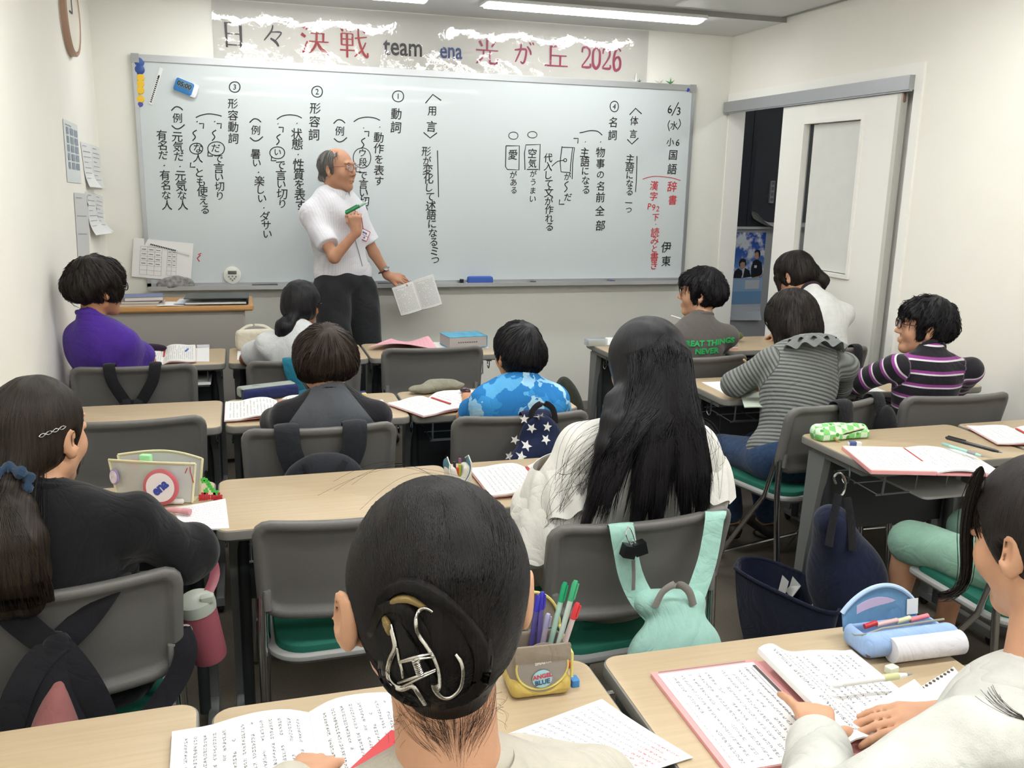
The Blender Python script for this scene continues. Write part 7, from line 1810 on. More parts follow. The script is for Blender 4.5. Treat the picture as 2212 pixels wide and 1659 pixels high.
# row 1
ob_px('open textbook on the desk of the boy in purple', (357, 752), (352, 788), .14, page='', pm=PG, thl=.006, thr=.012)
quad_sheet('paper_sheet', 'white sheet beside the open textbook of the boy in purple', [(398, 752), (452, 751), (452, 781), (385, 783)], curl=.002)
pen('blue pen lying across the white sheet, front row left', (393, 769), (407, 756), .7085, .006, '3b62b8', capfrac=.5)
b = MB(); b.rbox(.06, .022, 0, .014, .004, .002); p = at(439, 751, z=Z); o = b.build('correction_tape', mat('tape_white', 'c9c9cf', .3)); o.location = (p.x, p.y, Z); tag(o, 'small white and black correction tape on the front left desk', 'correction tape')
p = at(325, 758, z=Z); p.y = 4.545; F = Field(.004); F.ell((p.x-.02, p.y, Z+.02), (.10, .03, .024), None, .01); o = setmesh('pencil_case', F.mesh('c', origin=(p.x, p.y, Z)), cloth('case_plum', '2e2030'), None, False); o.location = (p.x, p.y, Z); tag(o, 'dark plum pencil case lying behind the open textbook, front row left', 'pencil case')
# papers on the wire shelf
b = MB(); b.rbox(.17, .2, .0, .012, .005, .001); o = b.build('paper_stack', mat('paper', 'e2e2e0', .6)); o.location = (-.24, 4.34, .5985); tag(o, 'white papers lying on the wire shelf under the front left desk', 'paper')
# cream pencil case
t = thing('pencil_case', 'upright cream pencil case with grey patch on the front row desk', 'pencil case', (.055, 4.535, Z), .06)
F = Field(.004); F.box((0, 0, .05), (.095, .032, .05), .022, None, .01); setmesh('case', F.mesh('c'), cloth('case_cream', 'cfc8b6', .04), t, False)
b = MB(); b.tube([(-.094, -.005, .02), (-.094, -.005, .07), (-.07, -.005, .1), (.07, -.005, .1), (.094, -.005, .07), (.094, -.005, .02)], .0035, 6); b.build('zip', mat('zip_cream', 'e0dccd', .5), t)
b = MB(); b.rbox(.07, .055, 0, .003, .003, .001, M=Tm(.045, -.033, .055)@Rm(PI/2, 'X')); b.build('patch', mat('patch_grey', '8d939c', .6), t)
b = MB(); strap_tube(b, [(-.08, .01, .09), (-.03, .015, .118), (.04, .015, .115), (.08, .01, .09)], .012, .3); b.build('handle', mat('zip_cream', 'e0dccd', .5), t)
quad_sheet('paper_sheet', 'white sheet at the left elbow of the girl in pale grey', [(514, 751), (560, 751), (555, 778), (512, 778)])
# pink sheet, blue book
quad_sheet('paper_sheet', 'large pink printed sheet bulging on the front row desk', [(845, 738), (925, 738), (948, 757), (795, 757)], m=page_mat('page_pink', 22, 14, False, .05, 'c07a86', 'e3a9b4', .6), curl=.035, th=.001)
quad_sheet('paper_sheet', 'white sheet under the light blue book', [(925, 740), (1048, 738), (1056, 752), (935, 756)], curl=.004)
t = thing('book', 'thick worn light blue paperback lying on white sheets, front row', 'book', at(996, 752, z=Z+.006)+Vector((.03, .08, 0)), .12)
b = MB(); b.box(-.10, .10, -.075, .075, .002, .055); b.build('pages', mat('pages_grey', 'a39e9c', .7), t, smooth=False)
b = MB(); b.box(-.102, .103, -.076, .077, 0, .002); b.box(-.102, .103, -.076, .077, .055, .0575); b.box(.101, .104, -.076, .077, 0, .0575); b.build('cover', mat('book_azure', '3f9cc0', .35, noise=.25, nscale=25), t, smooth=False)
b = MB()
for i in range(3): b.box(.104, .1045, -.04+.03*i, -.02+.03*i, .014, .042)
b.build('spine_lettering', mat('azure_dark', '2a6f95', .5), t, smooth=False)
b = MB(); 
for i in range(9): b.box(-.055+.012*i, -.048+.012*i, -.0765, -.0755, .026, .031)
b.build('fore_edge_print', mat('print_grey', '4b4d50', .6), t, smooth=False)
# row 2, navy pencil case, textbook
p0, p1 = at(522, 870, z=Z), at(642, 855, z=Z); ang = math.atan2(p1.y-p0.y, p1.x-p0.x)
t = thing('pencil_case', 'navy and grey box-shaped pencil case on the second-row desk', 'pencil case', (p0+p1)/2+Vector((0, .025, 0)), ang); ln = (p1-p0).length
F = Field(.003); F.box((0, -.008, .024), (ln/2, .026, .023), .012, None, .004); setmesh('case', F.mesh('c'), cloth('case_navy', '252c55', .05), t, False)
F = Field(.003); F.box((-.008, .006, .033), (ln/2, .030, .020), .01, None, .004); F.box((0, -.03, .02), (ln, .03, .026), .0, None, .003, True); setmesh('lid', F.mesh('c'), mat('case_grey', '8d948f', .6), t, False)
b = MB(); b.rbox(.03, .008, .052, .0535, .002, .0005, c=(-.05, .006)); b.build('label_patch', mat('patch_dark', '55595a', .5), t)
ob_px('open textbook with pink border, left of the raglan shirt', (588, 868), (622, 918), .205, thl=.012, thr=.012, lift=.02, curlr=.0, d=None) if False else None
a_, b_2 = at(584, 862, z=.7), at(627, 917, z=.7)
open_book('open textbook with pink border, left of the raglan shirt', ((a_.x+b_2.x)/2, (a_.y+b_2.y)/2), .19, .27, .0, Z, .012, .014, .022)
quad_sheet('notebook', 'white notebook right of the raglan shirt', [(790, 868), (826, 864), (850, 895), (800, 902)], cat='notebook', th=.003, curl=.002)
eraser('small black and yellow barcode eraser beyond the raglan shirt', 779, 857, .704, .045, .018, .014, -.1, 'c9b87a', '2b2b2c')
pen('dark blue pen case behind the raglan shirt', (752, 853), (790, 849), .706, .006, '3a4470', capfrac=.4)
# camouflage boy's desk
p = at(945, 845, z=Z); F = Field(.005); F.ell((p.x, p.y, Z+.018), (.125, .045, .018), frame((0, 0, 0), x=(1, .25, 0), z=(0, 0, 1)), .02); F.ell((p.x+.02, p.y+.01, Z+.025), (.06, .035, .02), None, .03); F.box((p.x, p.y, Z-.05), (.3, .3, .0505), 0, None, .002, True); F.post.append(folds(.005, 4, 45))
o = setmesh('pouch', F.mesh('c', origin=p), cloth('pouch_sage', '817f70', .1), None, False); o.location = p; tag(o, 'crumpled grey-green soft pouch on the second-row desk', 'pencil case')
a_, b_2 = at(915, 857, z=.7), at(1006, 887, z=.7)
open_book('open textbook hanging over the desk edge, left of the camouflage shirt', (at(965, 875, z=.7).x, at(965, 875, z=.7).y), .19, .235, math.atan2(a_.y-b_2.y, a_.x-b_2.x)-PI/2, Z, .012, .016, .014)
F = Field(.0025); p = at(1005, 850, z=Z+.02); F.ell(p+Vector((0, 0, .012)), (.018, .03, .013), frame((0, 0, 0), x=(1, .3, 0), z=(0, 0, 1)), .01); o = setmesh('correction_tape', F.mesh('c', origin=p), mat('maroon_gloss', '3a1c22', .2), None, False); o.location = p; tag(o, 'dark maroon glossy correction tape lying on the open textbook', 'correction tape')
quad_sheet('paper_sheet', 'corner of a white sheet right of the camouflage shirt', [(1195, 862), (1217, 858), (1231, 872), (1205, 878)])
# row 3: clear pouch with badges
PA, PB = at(262, 1078, z=Z), at(422, 1086, z=Z); ang = math.atan2(PB.y-PA.y, PB.x-PA.x); ln = (PB-PA).length
t = thing('pencil_pouch', 'clear cream-edged zip pouch with round badges standing on the third-row desk', 'pencil case', (PA+PB)/2+Vector((0, .02, 0)), ang)
Hh_ = .105
def pouchside(sg):
    def fn(u, v):
        x = (u-.5)*(ln+.03*v); y = sg*(.022+.028*math.sin(PI*u)*(v**1.2)+.012*(1-v)*math.sin(PI*u)); return (x, y-.0, .002+v*Hh_+.008*math.sin(PI*u)*v)
    return fn
Mclr = mat('clear_plastic', 'd3d4cf', .3, spec=.5, alpha=.62)
for sg in (-1, 1):
    b = MB(); b.sheet(16, 6, pouchside(sg), .001); b.build('side_panel', Mclr, t)
    b = MB(); f_ = pouchside(sg); b.tube([Vector(f_(u, 1)) for u in np.linspace(0, 1, 17)], .0055, 8, flat=.6); b.build('zip_edge', mat('zip_yellow', 'd8d3ae', .5), t)
    [MB().tube([Vector(f_(u_, v)) for v in (0, .5, 1)], .0035, 6).build('side_edge', mat('zip_yellow', 'd8d3ae', .5), t) for u_ in (0, 1)]
b = MB(); b.box(-ln/2, ln/2, -.022, .022, .0005, .003); b.build('base', mat('zip_yellow', 'd8d3ae', .5), t, smooth=False)
for (x, w, h0, h1, col, nm) in ((-.03, .03, .02, .118, '9bd69a', 'green_eraser'), (-.065, .022, .02, .10, 'b9444a', 'red_tube'), (-.04, .05, .01, .075, '8fa0a8', 'grey_blue_box'), (.05, .03, .012, .08, 'b7b3cf', 'violet_box')):
    b = MB(); b.rbox(w, .018, h0, h1, .004, .002, c=(x, .004)); b.build(nm, mat('pc_'+col, col, .5), t)
F_ = frame((.036, -.054, .052), x=(1, 0, 0), z=(0, -1, .1))@Matrix.Scale(1.14, 4); b = MB(); b.lathe([(.0415, 0), (.0415, .003), (.039, .005), (0, .0055)], 36, F_); bdg = b.build('badge', mat('badge_rose', 'c4636b', .3), t)
b = MB(); b.lathe([(.033, .005), (.033, .0062), (0, .0064)], 36, F_); b.build('badge_face', mat('badge_offwhite', 'e6dfdf', .3), bdg)
b = MB(); me_ = text_mesh('ena', .031, .0003, .0014, .9); add_mesh(b, me_, F_@Rm(.72, 'Z')@Tm(0, 0, .0068)); b.build('badge_lettering', mat('badge_blue', '3c4aa0', .4), bdg, smooth=False)
F_ = frame((-.098, -.034, .066), x=(.8, -.5, 0), z=(-.45, -1, .1)); b = MB(); b.lathe([(.020, 0), (.020, .003), (.0, .0045)], 28, F_); bd2 = b.build('small_badge', mat('badge_lilac', '9a86bd', .3), t)
b = MB(); b.lathe([(.0165, .003), (.0165, .0046), (0, .0052)], 28, F_); b.build('small_badge_face', mat('badge_pale', 'd9cfd9', .3, noise=.2, nscale=80), bd2)
b = MB(); b.tube([Vector((ln/2+.0, -.02, .112)), Vector((ln/2+.004, -.03, .09)), Vector((ln/2+.012, -.032, .06))], .0013, 5); b.tube([Vector((ln/2, -.02, .112)), Vector((ln/2-.008, -.034, .085))], .0013, 5); b.build('red_cord', mat('cord_red', 'a8373c', .6), t)
# bead cherries
q0 = at(456, 1083, z=Z); t = thing('bead_charm', 'green and red fuse-bead cherries lying beside the pouch', 'charm', q0)
def beads(lst, m, nm):
    b = MB()
    for px, py in lst:
        p = at(px, py, y=q0.y+.015)-q0; b.lathe([(.0035, -.0022), (.0037, 0), (.0035, .0022)], 8, Tm(*p)@Rm(PI/2, 'X'))
    tag(b.build(nm, m, t), kind='stuff')
G_ = [(436, 1036), (441, 1034), (446, 1036), (438, 1041), (444, 1041), (450, 1041), (448, 1046), (453, 1046), (451, 1051), (456, 1051), (455, 1056), (460, 1056), (459, 1061), (464, 1061), (446, 1056), (442, 1060), (448, 1061), (443, 1065), (466, 1063), (470, 1062), (463, 1066), (469, 1067)]
R1 = [(x, y) for x in range(432, 456, 5) for y in range(1066, 1086, 5) if (x-441)**2+(y-1075)**2 < 150]+[(x, y) for x in range(458, 482, 5) for y in range(1066, 1086, 5) if (x-467)**2+(y-1075)**2 < 150]
beads(G_, mat('bead_green', '3fae3c', .4), 'stalk_beads'); beads(R1, mat('bead_red', 'b8262c', .4), 'cherry_beads')
quad_sheet('notebook', 'white handwritten notebook page at the right edge of the pouch desk', [(370, 1097), (487, 1079), (495, 1141), (400, 1148)], m=page_mat('page_faint', 14, 18, False, .08, 'b9a9b2', 'e8e7e6', .55), cat='notebook', th=.004)
pen('pink marker pen resting on the white notebook page', (352, 1099), (413, 1106), .713, .0075, 'd39aa0', 'c98f97', .3, name='marker_pen', cat='marker', clip=False, tipc='d39aa0')
pen('white pen with pink print lying in front of the pouch', (316, 1085), (397, 1083), .7085, .0065, 'e3d9d8', 'e9e6df', .25, name='marker_pen', cat='marker', clip=False, tipc='e0a6ae')
pen('pale green pen lying in front of the pouch, left of the pink ones', (290, 1086), (352, 1083), .7075, .006, 'c9dcc4', 'dfe5da', .3, name='marker_pen', cat='marker', clip=False)
# pencil case at the boundary of the third row
p = at(990, 1056, z=Z)
t = thing('pencil_case', 'white pencil case with open blue zip flaps standing in the third row', 'pencil case', (p.x+.005, p.y+.028, Z), .05)
F = Field(.003); F.box((0, 0, .03), (.036, .026, .032), .012, None, .005); F.ell((0, 0, .07), (.014, .03, .05), None, .01, True); setmesh('case', F.mesh('c'), cloth('case_white', 'c9c6bc', .05), t, False)
for sg in (-1, 1):
    b = MB(); b.sheet(8, 12, lambda u, v: (sg*(.006+.024*math.sin(v*PI*.62)+.004*u), -.026+.05*u, .008+.062*v+.012*math.sin(PI*u)*v), .0025); b.build('flap', cloth('flap_blue', '356f85'), t)
    b = MB(); b.tube([(sg*(.0085+.024*math.sin(v*PI*.62)), -.0275, .009+.063*v) for v in np.linspace(0, 1, 12)]+[(sg*(.0085+.022), 0, .086), (sg*(.028), .024, .072)], .0016, 6); b.build('piping', mat('piping_cream', 'd8d3c4', .5), t)
for i, (x, col) in enumerate(((-.004, 'c4452e'), (.003, 'a6c22e'), (-.008, '2a2c30'), (.007, '8a5a7a'))):
    b = MB(); b.tube([(x, -.012+.006*i, .015), (x*1.2, -.014+.008*i, .058+.006*i)], .0042, 8); b.build('pen', mat('cp_'+col, col, .4), t)
a_, b_2 = at(1140, 1000, z=.7), at(1180, 1075, z=.7)
open_book('open textbook with pink border at the left arm of the long-haired girl', (at(1160, 1040, z=.7).x, at(1160, 1040, z=.7).y+.0), .17, .24, .0, Z, .014, .01, .012, pm=page_mat('page_dense', 12, 26, True, .08, '8a8b90', dens=.7))
# ---------------------------------------------------------------- nearest row
a_ = at(700, 1659, z=.7); open_book('open textbook with vertical Japanese print at the bottom, left of the clip girl', (at(683, 1610, z=.7).x-.0, at(683, 1615, z=.7).y-.045), .205, .27, .03, Z, .008, .012, .02, pm=page_mat('page_tate', 15, 34, True, .09, '77787d', dens=.58), border=False)
p = at(810, 1632, z=Z+.02); b = MB(); b.box(-.012, .012, -.06, .06, 0, .003); o = b.build('underlay_sheet', mat('clear_red', 'b82a30', .25), None, smooth=False); o.location = p; o.rotation_euler = (0, 0, -.75); tag(o, 'red plastic strip lying on the textbook beside the neck', 'bookmark')
quad_sheet('notebook', 'handwritten loose-leaf sheet with red marks, right of the clip girl', [(1300, 1512), (1497, 1640), (1300, 1700), (1030, 1612)], m=PGh, cat='paper', curl=.004, th=.001)
b = MB()
for i in range(16):
    q = at(1300+197*(i+.5)/16, 1516+128*(i+.5)/16, z=Z+.006); b.lathe([(.0028, 0), (.0028, .0006)], 10, Tm(*q)) if False else None
# beige standing pencil case
p = at(1168, 1500, z=Z); t = thing('pencil_case', 'standing beige and yellow pencil case with clear window, full of pens, before the clip girl', 'pencil case', (p.x+.0, p.y+.03, Z), -.05)
Mbg = cloth('case_beige', '857a6c', .05); Myl = mat('piping_yellow', 'c9ba6a', .6); cw = .050
F = Field(.003); F.box((0, .0, .045), (cw, .038, .045), .018, None, .005); F.box((0, .0, .085), (cw-.008, .028, .06), .01, None, .004, True); setmesh('case', F.mesh('c'), Mbg, t, False)
F = Field(.003); F.box((0, -.003, .018), (cw+.003, .040, .018), .014, None, .005); F.ell((0, -.05, .05), (.042, .03, .042), None, .004, True); F.box((0, .0, .06), (cw-.006, .030, .056), .01, None, .002, True); setmesh('base', F.mesh('c'), cloth('case_yellow', 'b9a259', .06), t, False)
b = MB(); b.tube([(.044*math.sin(a), -.0395, .056-.040*math.cos(a)) for a in np.linspace(-1.9, 1.9, 24)], .002, 6); b.build('window_piping', Myl, t)
b = MB(); b.prism([(.042*math.cos(a), .046*math.sin(a)) for a in np.linspace(0, 2*PI, 29)[:-1]], -.0005, .0005, M=Tm(0, -.0388, .054)@Rm(PI/2, 'X')); b.build('window', mat('window_film', '8b847c', .12, spec=.6), t)
b = MB(); b.rbox(.095, .03, 0, .004, .004, .001, M=Tm(.0, -.040, .082)@Rm(PI/2, 'X')); b.build('front_fold', Mbg, t)
b = MB(); b.sheet(14, 6, lambda u, v: (math.cos(PI*(1-u))*.05, .036+.006*v, .085+.065*v*math.sin(PI*u)), .003); b.build('back_flap', Mbg, t)
b = MB(); b.tube([(math.cos(PI*(1-u))*.052, .04, .086+.066*math.sin(PI*u)) for u in np.linspace(0, 1, 22)]+[(.054, .02, .075), (.054, -.03, .07), (.053, -.036, .03)], .0028, 7); b.build('zip_piping', Myl, t)
# badge text on the window
b = MB(); b.prism([(.017*math.cos(a), .016*math.sin(a)) for a in np.linspace(0, 6.28, 25)[:-1]], 0, .002, M=Tm(.0, -.0405, .036)@Rm(PI/2, 'X')); sb = b.build('sticker', mat('sticker_blue', '9ac3cc', .3), t)
for tx, z, col, sz in (('ANGEL', .041, 'b83a4a', .0105), ('BLUE', .030, '2d4f6e', .0115), ('SMASTA', .066, 'c9c4bc', .0075)):
    b = MB(); add_mesh(b, text_mesh(tx, sz, .0002, .0004), frame((0, -.0432, z), x=(1, 0, .12), z=(0, -1, 0))); b.build('sticker_lettering', mat('st_'+col, col, .5), sb, smooth=False)
for i, (x, y, dx, dy, col, c2, L0) in enumerate(((.004, .008, .012, .02, '5a4f8c', '2f2aa0', .145), (-.012, .012, .022, .016, '4a4480', '2f2a9c', .140), (.012, .0, .04, .015, '9fc0b2', '128a5c', .165), (.022, -.006, .045, .01, 'b9c9c0', '3a9a6c', .172), (.028, -.01, .038, -.004, 'b9a9a6', 'c4343a', .14), (.0, -.004, .018, .0, '9a8fa0', '8a88a8', .12))):
    A_ = Vector((x, y, .012)); B_ = A_+Vector((dx, dy, L0)); pn = MB(); pn.tube([A_, A_.lerp(B_, .82)], .0048, 10); q = pn.build('pen', mat('bp_'+col, col, .25), t)
    pn = MB(); pn.tube([A_.lerp(B_, .80), A_.lerp(B_, .97), B_], [.0054, .0052, .0035], 10); pn.tube([A_.lerp(B_, .82)+Vector((.004, -.005, 0)), A_.lerp(B_, .98)+Vector((.004, -.0055, 0))], .0016, 6); pn.build('pen_cap', mat('bpc_'+c2, c2, .25), q)
p = at(1240, 1478, z=Z); b = MB(); b.rbox(.014, .02, 0, .012, .003, .001); o = b.build('eraser', mat('er_blue', '3a7ab5', .5)); o.location = p; tag(o, 'tiny blue and white eraser peeking out right of the beige case', 'eraser')
p = at(1238, 1457, z=Z)+Vector((0, .02, 0)); b = MB(); b.tube([(0, 0, .006), (.0, .03, .006)], .0055, 8); o = b.build('pencil_cap', mat('er_red', 'b8402e', .5)); o.location = p; tag(o, 'small red pencil cap lying behind the tiny blue eraser', 'pencil_cap')  # unidentified small red piece, modelled as a pencil cap
# right foreground textbook
a_, b_2 = at(1645, 1440, z=.7), at(1745, 1560, z=.7)
sp0 = (at(1700, 1505, z=.7)+Vector((.0, -.03, 0)))
t = thing('open_textbook', 'large open textbook with pink border before the girl in the hoodie', 'book', (sp0.x, sp0.y, Z), -.03); d_ = .27; hw = .20
b = MB(); b.rbox(hw+.004, d_+.012, 0, .007, .004, .001, c=(-hw/2, 0)); b.rbox(hw, d_+.008, 0, .003, .004, .001, c=(hw/2, 0)); b.build('cover', Mpink, t)
b = MB(); b.rbox(hw+.001, d_+.006, .001, .0066, .002, .0005, c=(-hw/2, 0)); b.build('page_edges', Mpg, t)
b = MB(); b.sheet(6, 6, lambda u, v: (-hw+.008+u*(hw-.016), (v-.5)*d_-.004+.0, .0078), .0006, axis=(0, 0, 1)); b.build('left_page', page_mat('page_cols', 12, 30, True, .05, '85868a', dens=.55), t)
def curled(u, v):
    # pages roll up from the spine and fall to the right
    x = u*hw*.98; z = .004+.030*math.exp(-((u-.10)/.16)**2)+.010*math.sin(PI*min(1, u*1.1))
    if u < .1: x = x-.006*math.sin(u/.1*PI)
    return (x, (v-.5)*d_-.002, z*(1.0-.25*(1-v))+.002)
b = MB(); b.sheet(26, 6, curled, .003, axis=(0, 0, 1)); b.build('right_page', page_mat('page_tate2', 13, 32, True, .06, '77787d', dens=.56), t)
for i, (x0, x1, y0, y1, col, nm) in enumerate(((-.016, -.010, .01, .12, '4a4648', 'dark_band'), (-.016, -.010, -.05, .008, 'b8353a', 'red_band'))):
    b = MB(); b.box(x0, x1, y0, y1, .0085, .0089); b.build(nm, mat('tb_'+col, col, .5), t, smooth=False)
b = MB(); b.box(-hw+.012, -.02, d_/2+.0012, d_/2+.004, .0071, .0074); b.build('margin_print', mat('tb_grey', '8a7578', .5), t, smooth=False)
for xx in (-.022, -.032): b = MB(); b.box(xx, xx+.0006, -.1, .115, .0083, .0086); b.build('margin_rule', mat('tb_grey', '8a7578', .5), t, smooth=False)
quad_sheet('notebook', 'white loose leaf slipped over the textbook under her hands, edge holes showing', [(1868, 1528), (1975, 1468), (2070, 1560), (1905, 1600)], m=mat('paper', 'e2e2e0', .6), z=Z+.022, cat='paper', curl=.001)
t = thing('notebook', 'ring-punched notebook page at the right edge of the nearest desk', 'notebook', at(2040, 1500, z=Z))
o0 = t.location; C_ = [at(*p, z=Z)-o0 for p in ((1975, 1492), (2060, 1440), (2110, 1500), (2010, 1560))]
b = MB(); b.sheet(6, 6, lambda u, v: (C_[3]*(1-u)+C_[2]*u)*(1-v)+(C_[0]*(1-u)+C_[1]*u)*v, .001, axis=(0, 0, 1)); b.build('page', mat('paper', 'e2e2e0', .6), t)
for i in range(10):
    b = MB(); q = C_[0].lerp(C_[1], (i+.5)/10)*.93+(C_[3]*.5+C_[2]*.5)*.07; b.lathe([(.0026, .0), (.0026, .0022), (0, .0023)], 10, Tm(q.x, q.y, 0)); b.build('punch_hole', mat('hole_dark', '55504a', .7), t)
pen('white mechanical pencil with yellow-green grip lying on the open textbook', at(1970, 1456, z=.738), at(1797, 1480, z=.745), .74, .0055, 'd9d7d4', 'e6e6e6', .1, name='mechanical_pencil', clip=False, grip='b9b98a')
eraser('pale green cube eraser beside the white mechanical pencil', 1925, 1452, Z, .022, .016, .012, .2, 'cfd3bf')
# light blue pencil case
PA, PB = at(1850, 1432, z=Z), at(2080, 1400, z=Z); ang = math.atan2(PB.y-PA.y, PB.x-PA.x)
t = thing('pencil_case', 'open light blue pencil case with white roll and pink pen inside, nearest row', 'pencil case', (PA+PB)/2+Vector((-.005, .035, 0)), ang); 
Mlb = cloth('case_lightblue', '8fa9cf', .05); Mlb2 = cloth('case_blue_in', '5b83a8', .05)
F = Field(.003); F.box((0, 0, .022), (.095, .04, .022), .018, None, .005); F.box((.0, .008, .04), (.08, .024, .030), .01, None, .005, True); setmesh('case', F.mesh('c'), Mlb, t, False)
F = Field(.003)
F.cone((-.075, -.028, .028), (.085, -.03, .03), .022, .022, .005); setmesh('front_roll', F.mesh('c'), Mlb, t, False)
b = MB(); b.sheet(18, 8, lambda u, v: (-.088+.165*u, .036+.012*v-.012*math.sin(PI*u)*0, .022+.078*v*math.sin(PI*min(1, max(0, .06+.88*u)))**.55), .004); b.build('lid', Mlb2, t)
b = MB(); b.tube([(-.088+.165*u, .05*1-.002, .022+.080*math.sin(PI*(.06+.88*u))**.55) for u in np.linspace(0, 1, 26)], .0045, 8); b.build('lid_rim', mat('rim_paleblue', 'a9c0dc', .7), t)
b = MB(); b.tube([(-.09, .03, .03), (-.092, 0, .034), (-.085, -.02, .045), (-.05, -.018, .052), (.085, -.018, .055)], .002, 6); b.build('zip', mat('zip_olive', '8a8a7c', .5), t)
b = MB(); b.tube([(-.05, -.047, .024), (.098, -.05, .024)], [.0225, .0225], 20); b.build('white_roll', cloth('roll_white', 'cfcdd2', .04), t)
b = MB(); b.tube([(-.088, -.02, .035), (-.09, -.032, .02), (-.086, -.036, .008)], .003, 6); b.build('zip_pull', mat('pull_dark', '5a5550', .4, .5), t)
b = MB(); b.sheet(8, 6, lambda u, v: (-.06+.09*u, .040+.004*v, .036+.045*v*math.sin(PI*(.25+.5*u))), .001); b.build('lilac_card', mat('card_lilac', 'b7a9c9', .5), t)
b = MB(); b.sheet(4, 4, lambda u, v: (.05+.025*u, .038+.004*v, .04+.03*v), .001); b.build('care_label', mat('label_white', 'd5d9dc', .6), t)
for (x0, x1, y, col, r_) in ((-.07, -.045, .004, 'b3272d', .005), (-.045, .0, .004, 'cfa9a6', .0045), (.0, .03, .006, 'c9c6a0', .0048), (.03, .07, .006, 'd4747c', .0046)):
    b = MB(); b.tube([(x0, y, .047), (x1, y, .052)], r_, 10); b.build('pen_part', mat('pp_'+col, col, .3), t)
# ---------------------------------------------------------------- right block
t = thing('plastic_box', 'clear plastic box of small parts at the corner of the right block\'s front desk', 'box', at(1293, 748, z=Z)+Vector((0, .04, 0)))
b = MB(); b.rbox(.11, .07, 0, .034, .008, .003); b.build('box', mat('clear_box', 'b9c2cc', .12, alpha=.5), t)
b = MB(); b.rbox(.085, .045, .003, .016, .006, .002); b.build('contents', mat('box_yellow', 'b9ab5a', .5), t)
quad_sheet('paper_sheet', 'white sheet behind the clear plastic box', [(1308, 729), (1345, 729), (1335, 745), (1308, 747)])
# lifted textbook
p0, p1 = at(1630, 750, z=Z), at(1560, 745, z=Z)
t = thing('open_textbook', 'textbook with raised fanned pages on the desk between the lettered shirt and the white shirt', 'book', (2.33, 4.22, Z))
b = MB(); b.rbox(.3, .24, 0, .009, .004, .001); b.build('cover', Mpink, t)
b = MB(); b.rbox(.294, .236, .009, .011, .004, .0005); b.build('lower_pages', PGf, t)
b = MB(); b.sheet(14, 6, lambda u, v: (.14-.25*u, (v-.5)*.22+.05*u, .012+.13*u**.8-.02*u*u*0), .006); b.build('raised_pages', PGf, t)
b = MB(); b.tube([(.14, -.11, .018), (.14, .1, .018)], .011, 10); b.build('spine_curl', mat('pages_grey', 'a39e9c', .7), t)
F = Field(.004); F.ell((2.56, 4.33, Z+.03), (.08, .04, .03), None, .01); o = setmesh('pencil_case', F.mesh('c', origin=(2.56, 4.33, Z)), cloth('case_olive', '5d6a3a'), None, False); o.location = (2.56, 4.33, Z); tag(o, 'olive green pencil case half hidden behind the ribbed sweater girl', 'pencil case')
quad_sheet('notebook', 'open notebook page under the left arm of the ribbed sweater girl', [(1515, 826), (1590, 822), (1640, 848), (1580, 858)], cat='notebook', th=.004)
quad_sheet('notebook', 'pale green covered notebook jutting over the desk edge below the ribbed arm', [(1600, 855), (1690, 835), (1700, 880), (1608, 880)], m=mat('paper_green', 'b9c2b4', .6), cat='notebook', th=.004, z=Z+.0045, curl=.004)
pw = Vector((2.03, 3.24, .735)); pen('orange pencil held by the ribbed sweater girl', at(1640, 812, y=3.27), at(1606, 776, y=3.25), .8, .004, 'c9803a', 'd9b98a', .12, name='pencil', clip=False)
quad_sheet('paper_sheet', 'white sheet on the desk of the striped shirt', [(1860, 832), (1880, 832), (1915, 846), (1862, 848)])
t = thing('pencil_case', 'green and white checked zip pencil case on the right block desk', 'pencil case', at(1818, 948, z=Z)+Vector((0, .02, 0)), .03)
Mgc = mat('green_check', '6fb56a', .7, bump=.2); nt, N, L = nodes(Mgc); tc = N.new('ShaderNodeTexCoord'); ck_ = N.new('ShaderNodeTexChecker'); ck_.inputs['Scale'].default_value = 42
mp = N.new('ShaderNodeMapping'); mp.inputs['Rotation'].default_value = (0, 0, .35); L.new(tc.outputs['Object'], mp.inputs[0]); L.new(mp.outputs[0], ck_.inputs['Vector']); ck_.inputs[1].default_value = lin('79c070'); ck_.inputs[2].default_value = lin('c9dfc2')
vo = N.new('ShaderNodeTexVoronoi'); vo.inputs['Scale'].default_value = 40; L.new(tc.outputs['Object'], vo.inputs['Vector']); L.new(mixc(N, L, math_node(N, L, 'LESS_THAN', vo.outputs['Distance'], .28), ck_.outputs[0], lin('4f9a3e')), N['Principled BSDF'].inputs['Base Color'])
F = Field(.003)
F.cone((-.085, .0, .028), (.088, .0, .024), .027, .022, .02); F.box((0, -.01, .015), (.098, .03, .014), .008, None, .02); F.post.append(folds(.002, 4, 50)); setmesh('case', F.mesh('c'), Mgc, t, False)
b = MB(); b.tube([(-.05, -.037, .012), (0, -.038, .022), (.06, -.034, .030), (.1, -.02, .028)], .0038, 6, flat=.6); b.build('zip', mat('zip_dark', '2a221e', .5), t)
b = MB(); b.tube([(-.05, -.037, .018), (0, -.038, .028), (.06, -.034, .036), (.1, -.02, .033)], .0016, 6); b.build('zip_trim', mat('zip_cream2', 'cfc0a0', .5), t)
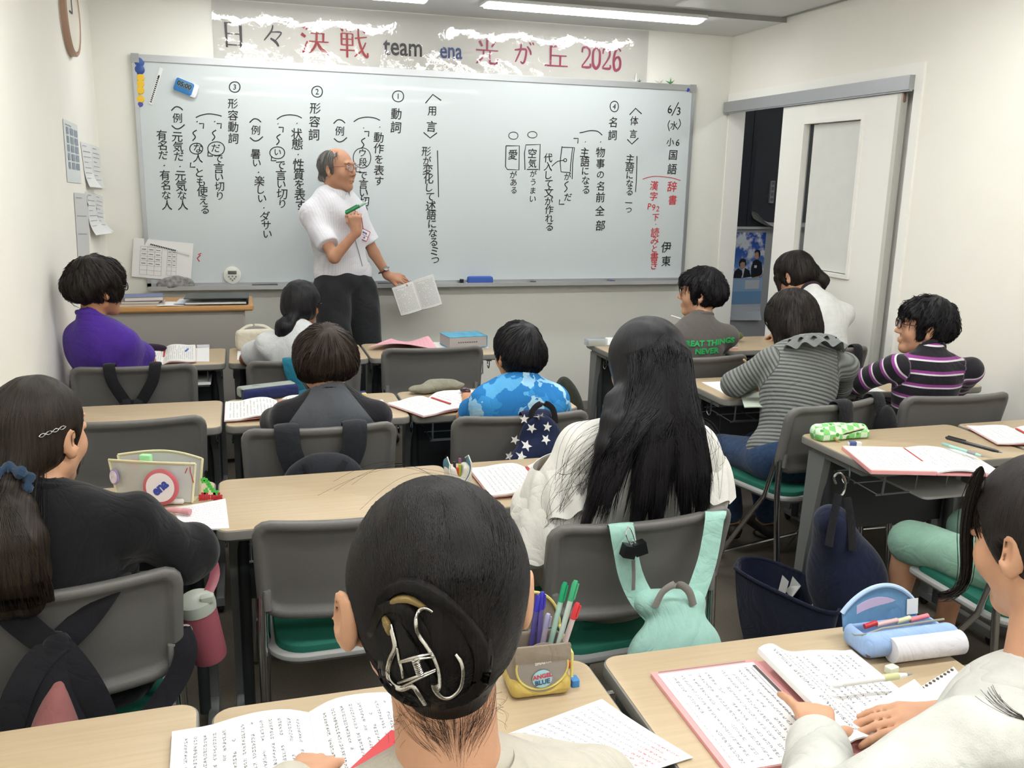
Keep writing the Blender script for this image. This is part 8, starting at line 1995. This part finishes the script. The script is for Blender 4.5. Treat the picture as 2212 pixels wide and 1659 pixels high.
b = MB(); b.tube([(-.05, -.04, .014), (-.045, -.05, .006), (-.035, -.055, .003)], .0028, 6); b.build('zip_pull', mat('gold', 'b8975a', .3, .9), t)
b = MB(); b.rbox(.014, .03, .004, .03, .004, .002, c=(.098, -.006)); b.build('end_cap', mat('zip_dark', '2a221e', .5), t)
eraser('small white eraser with blue sleeve beside the green checked case', 1846, 962, Z, .042, .018, .012, -.35, 'dfe0e2', '4a568c')
t = thing('open_textbook', 'open textbook with pink border on the green case desk, jutting over its near edge', 'book', (at(1985, 1000, z=.7).x, at(1985, 1000, z=.7).y, Z), -.30)
b = MB(); b.rbox(.20, .255, 0, .012, .004, .001, c=(-.10, 0)); b.rbox(.20, .255, 0, .006, .004, .001, c=(.1, 0)); b.build('cover', Mpink, t)
b = MB(); b.rbox(.196, .25, .001, .0128, .002, .0005, c=(-.1, 0)); b.build('page_edges', Mpg, t)
b = MB(); b.sheet(6, 6, lambda u, v: (-.195+u*.19, (v-.5)*.245, .014), .0006, axis=(0, 0, 1)); b.build('left_page', PGf, t)
b = MB(); b.sheet(14, 6, lambda u, v: (u*.20, (v-.5)*.25, .008+.012*math.sin(PI*min(1, u*1.25))*(1-.5*u)+.002), .005, axis=(0, 0, 1)); b.build('right_page', PGf, t)
b = MB(); b.box(-.006, 0, -.03, .11, .0144, .0148); b.build('red_band', Mred_, t, smooth=False)
pen('black ballpoint pen lying across the open textbook, right block', (2166, 978), (2043, 945), .729, .0058, '2c2c2e', '2c2c2e', .4)
pen('mint mechanical pencil lying below the black pen', (2127, 987), (2034, 958), .727, .0052, '9ccabc', '8fb5aa', .2, name='mechanical_pencil', clip=False, grip='8a8a8c')
t = open_book('textbook with pink edge at the right margin of the photo', (at(2215, 948, z=.7).x+.02, at(2215, 948, z=.7).y), .17, .22, -.3, Z, .012, .012, .01, pm=PGf)
b = MB(); b.rbox(.24, .3, 0, .008, .02, .002); o = b.build('paper_stack', mat('paper_shelf', 'a9aaa8', .6)); o.location = (2.13, 2.32, .5945); tag(o, 'grey papers lying on the wire shelf under the green case desk', 'paper')
print('items', time.time()-T0)
print('script', time.time()-T0)
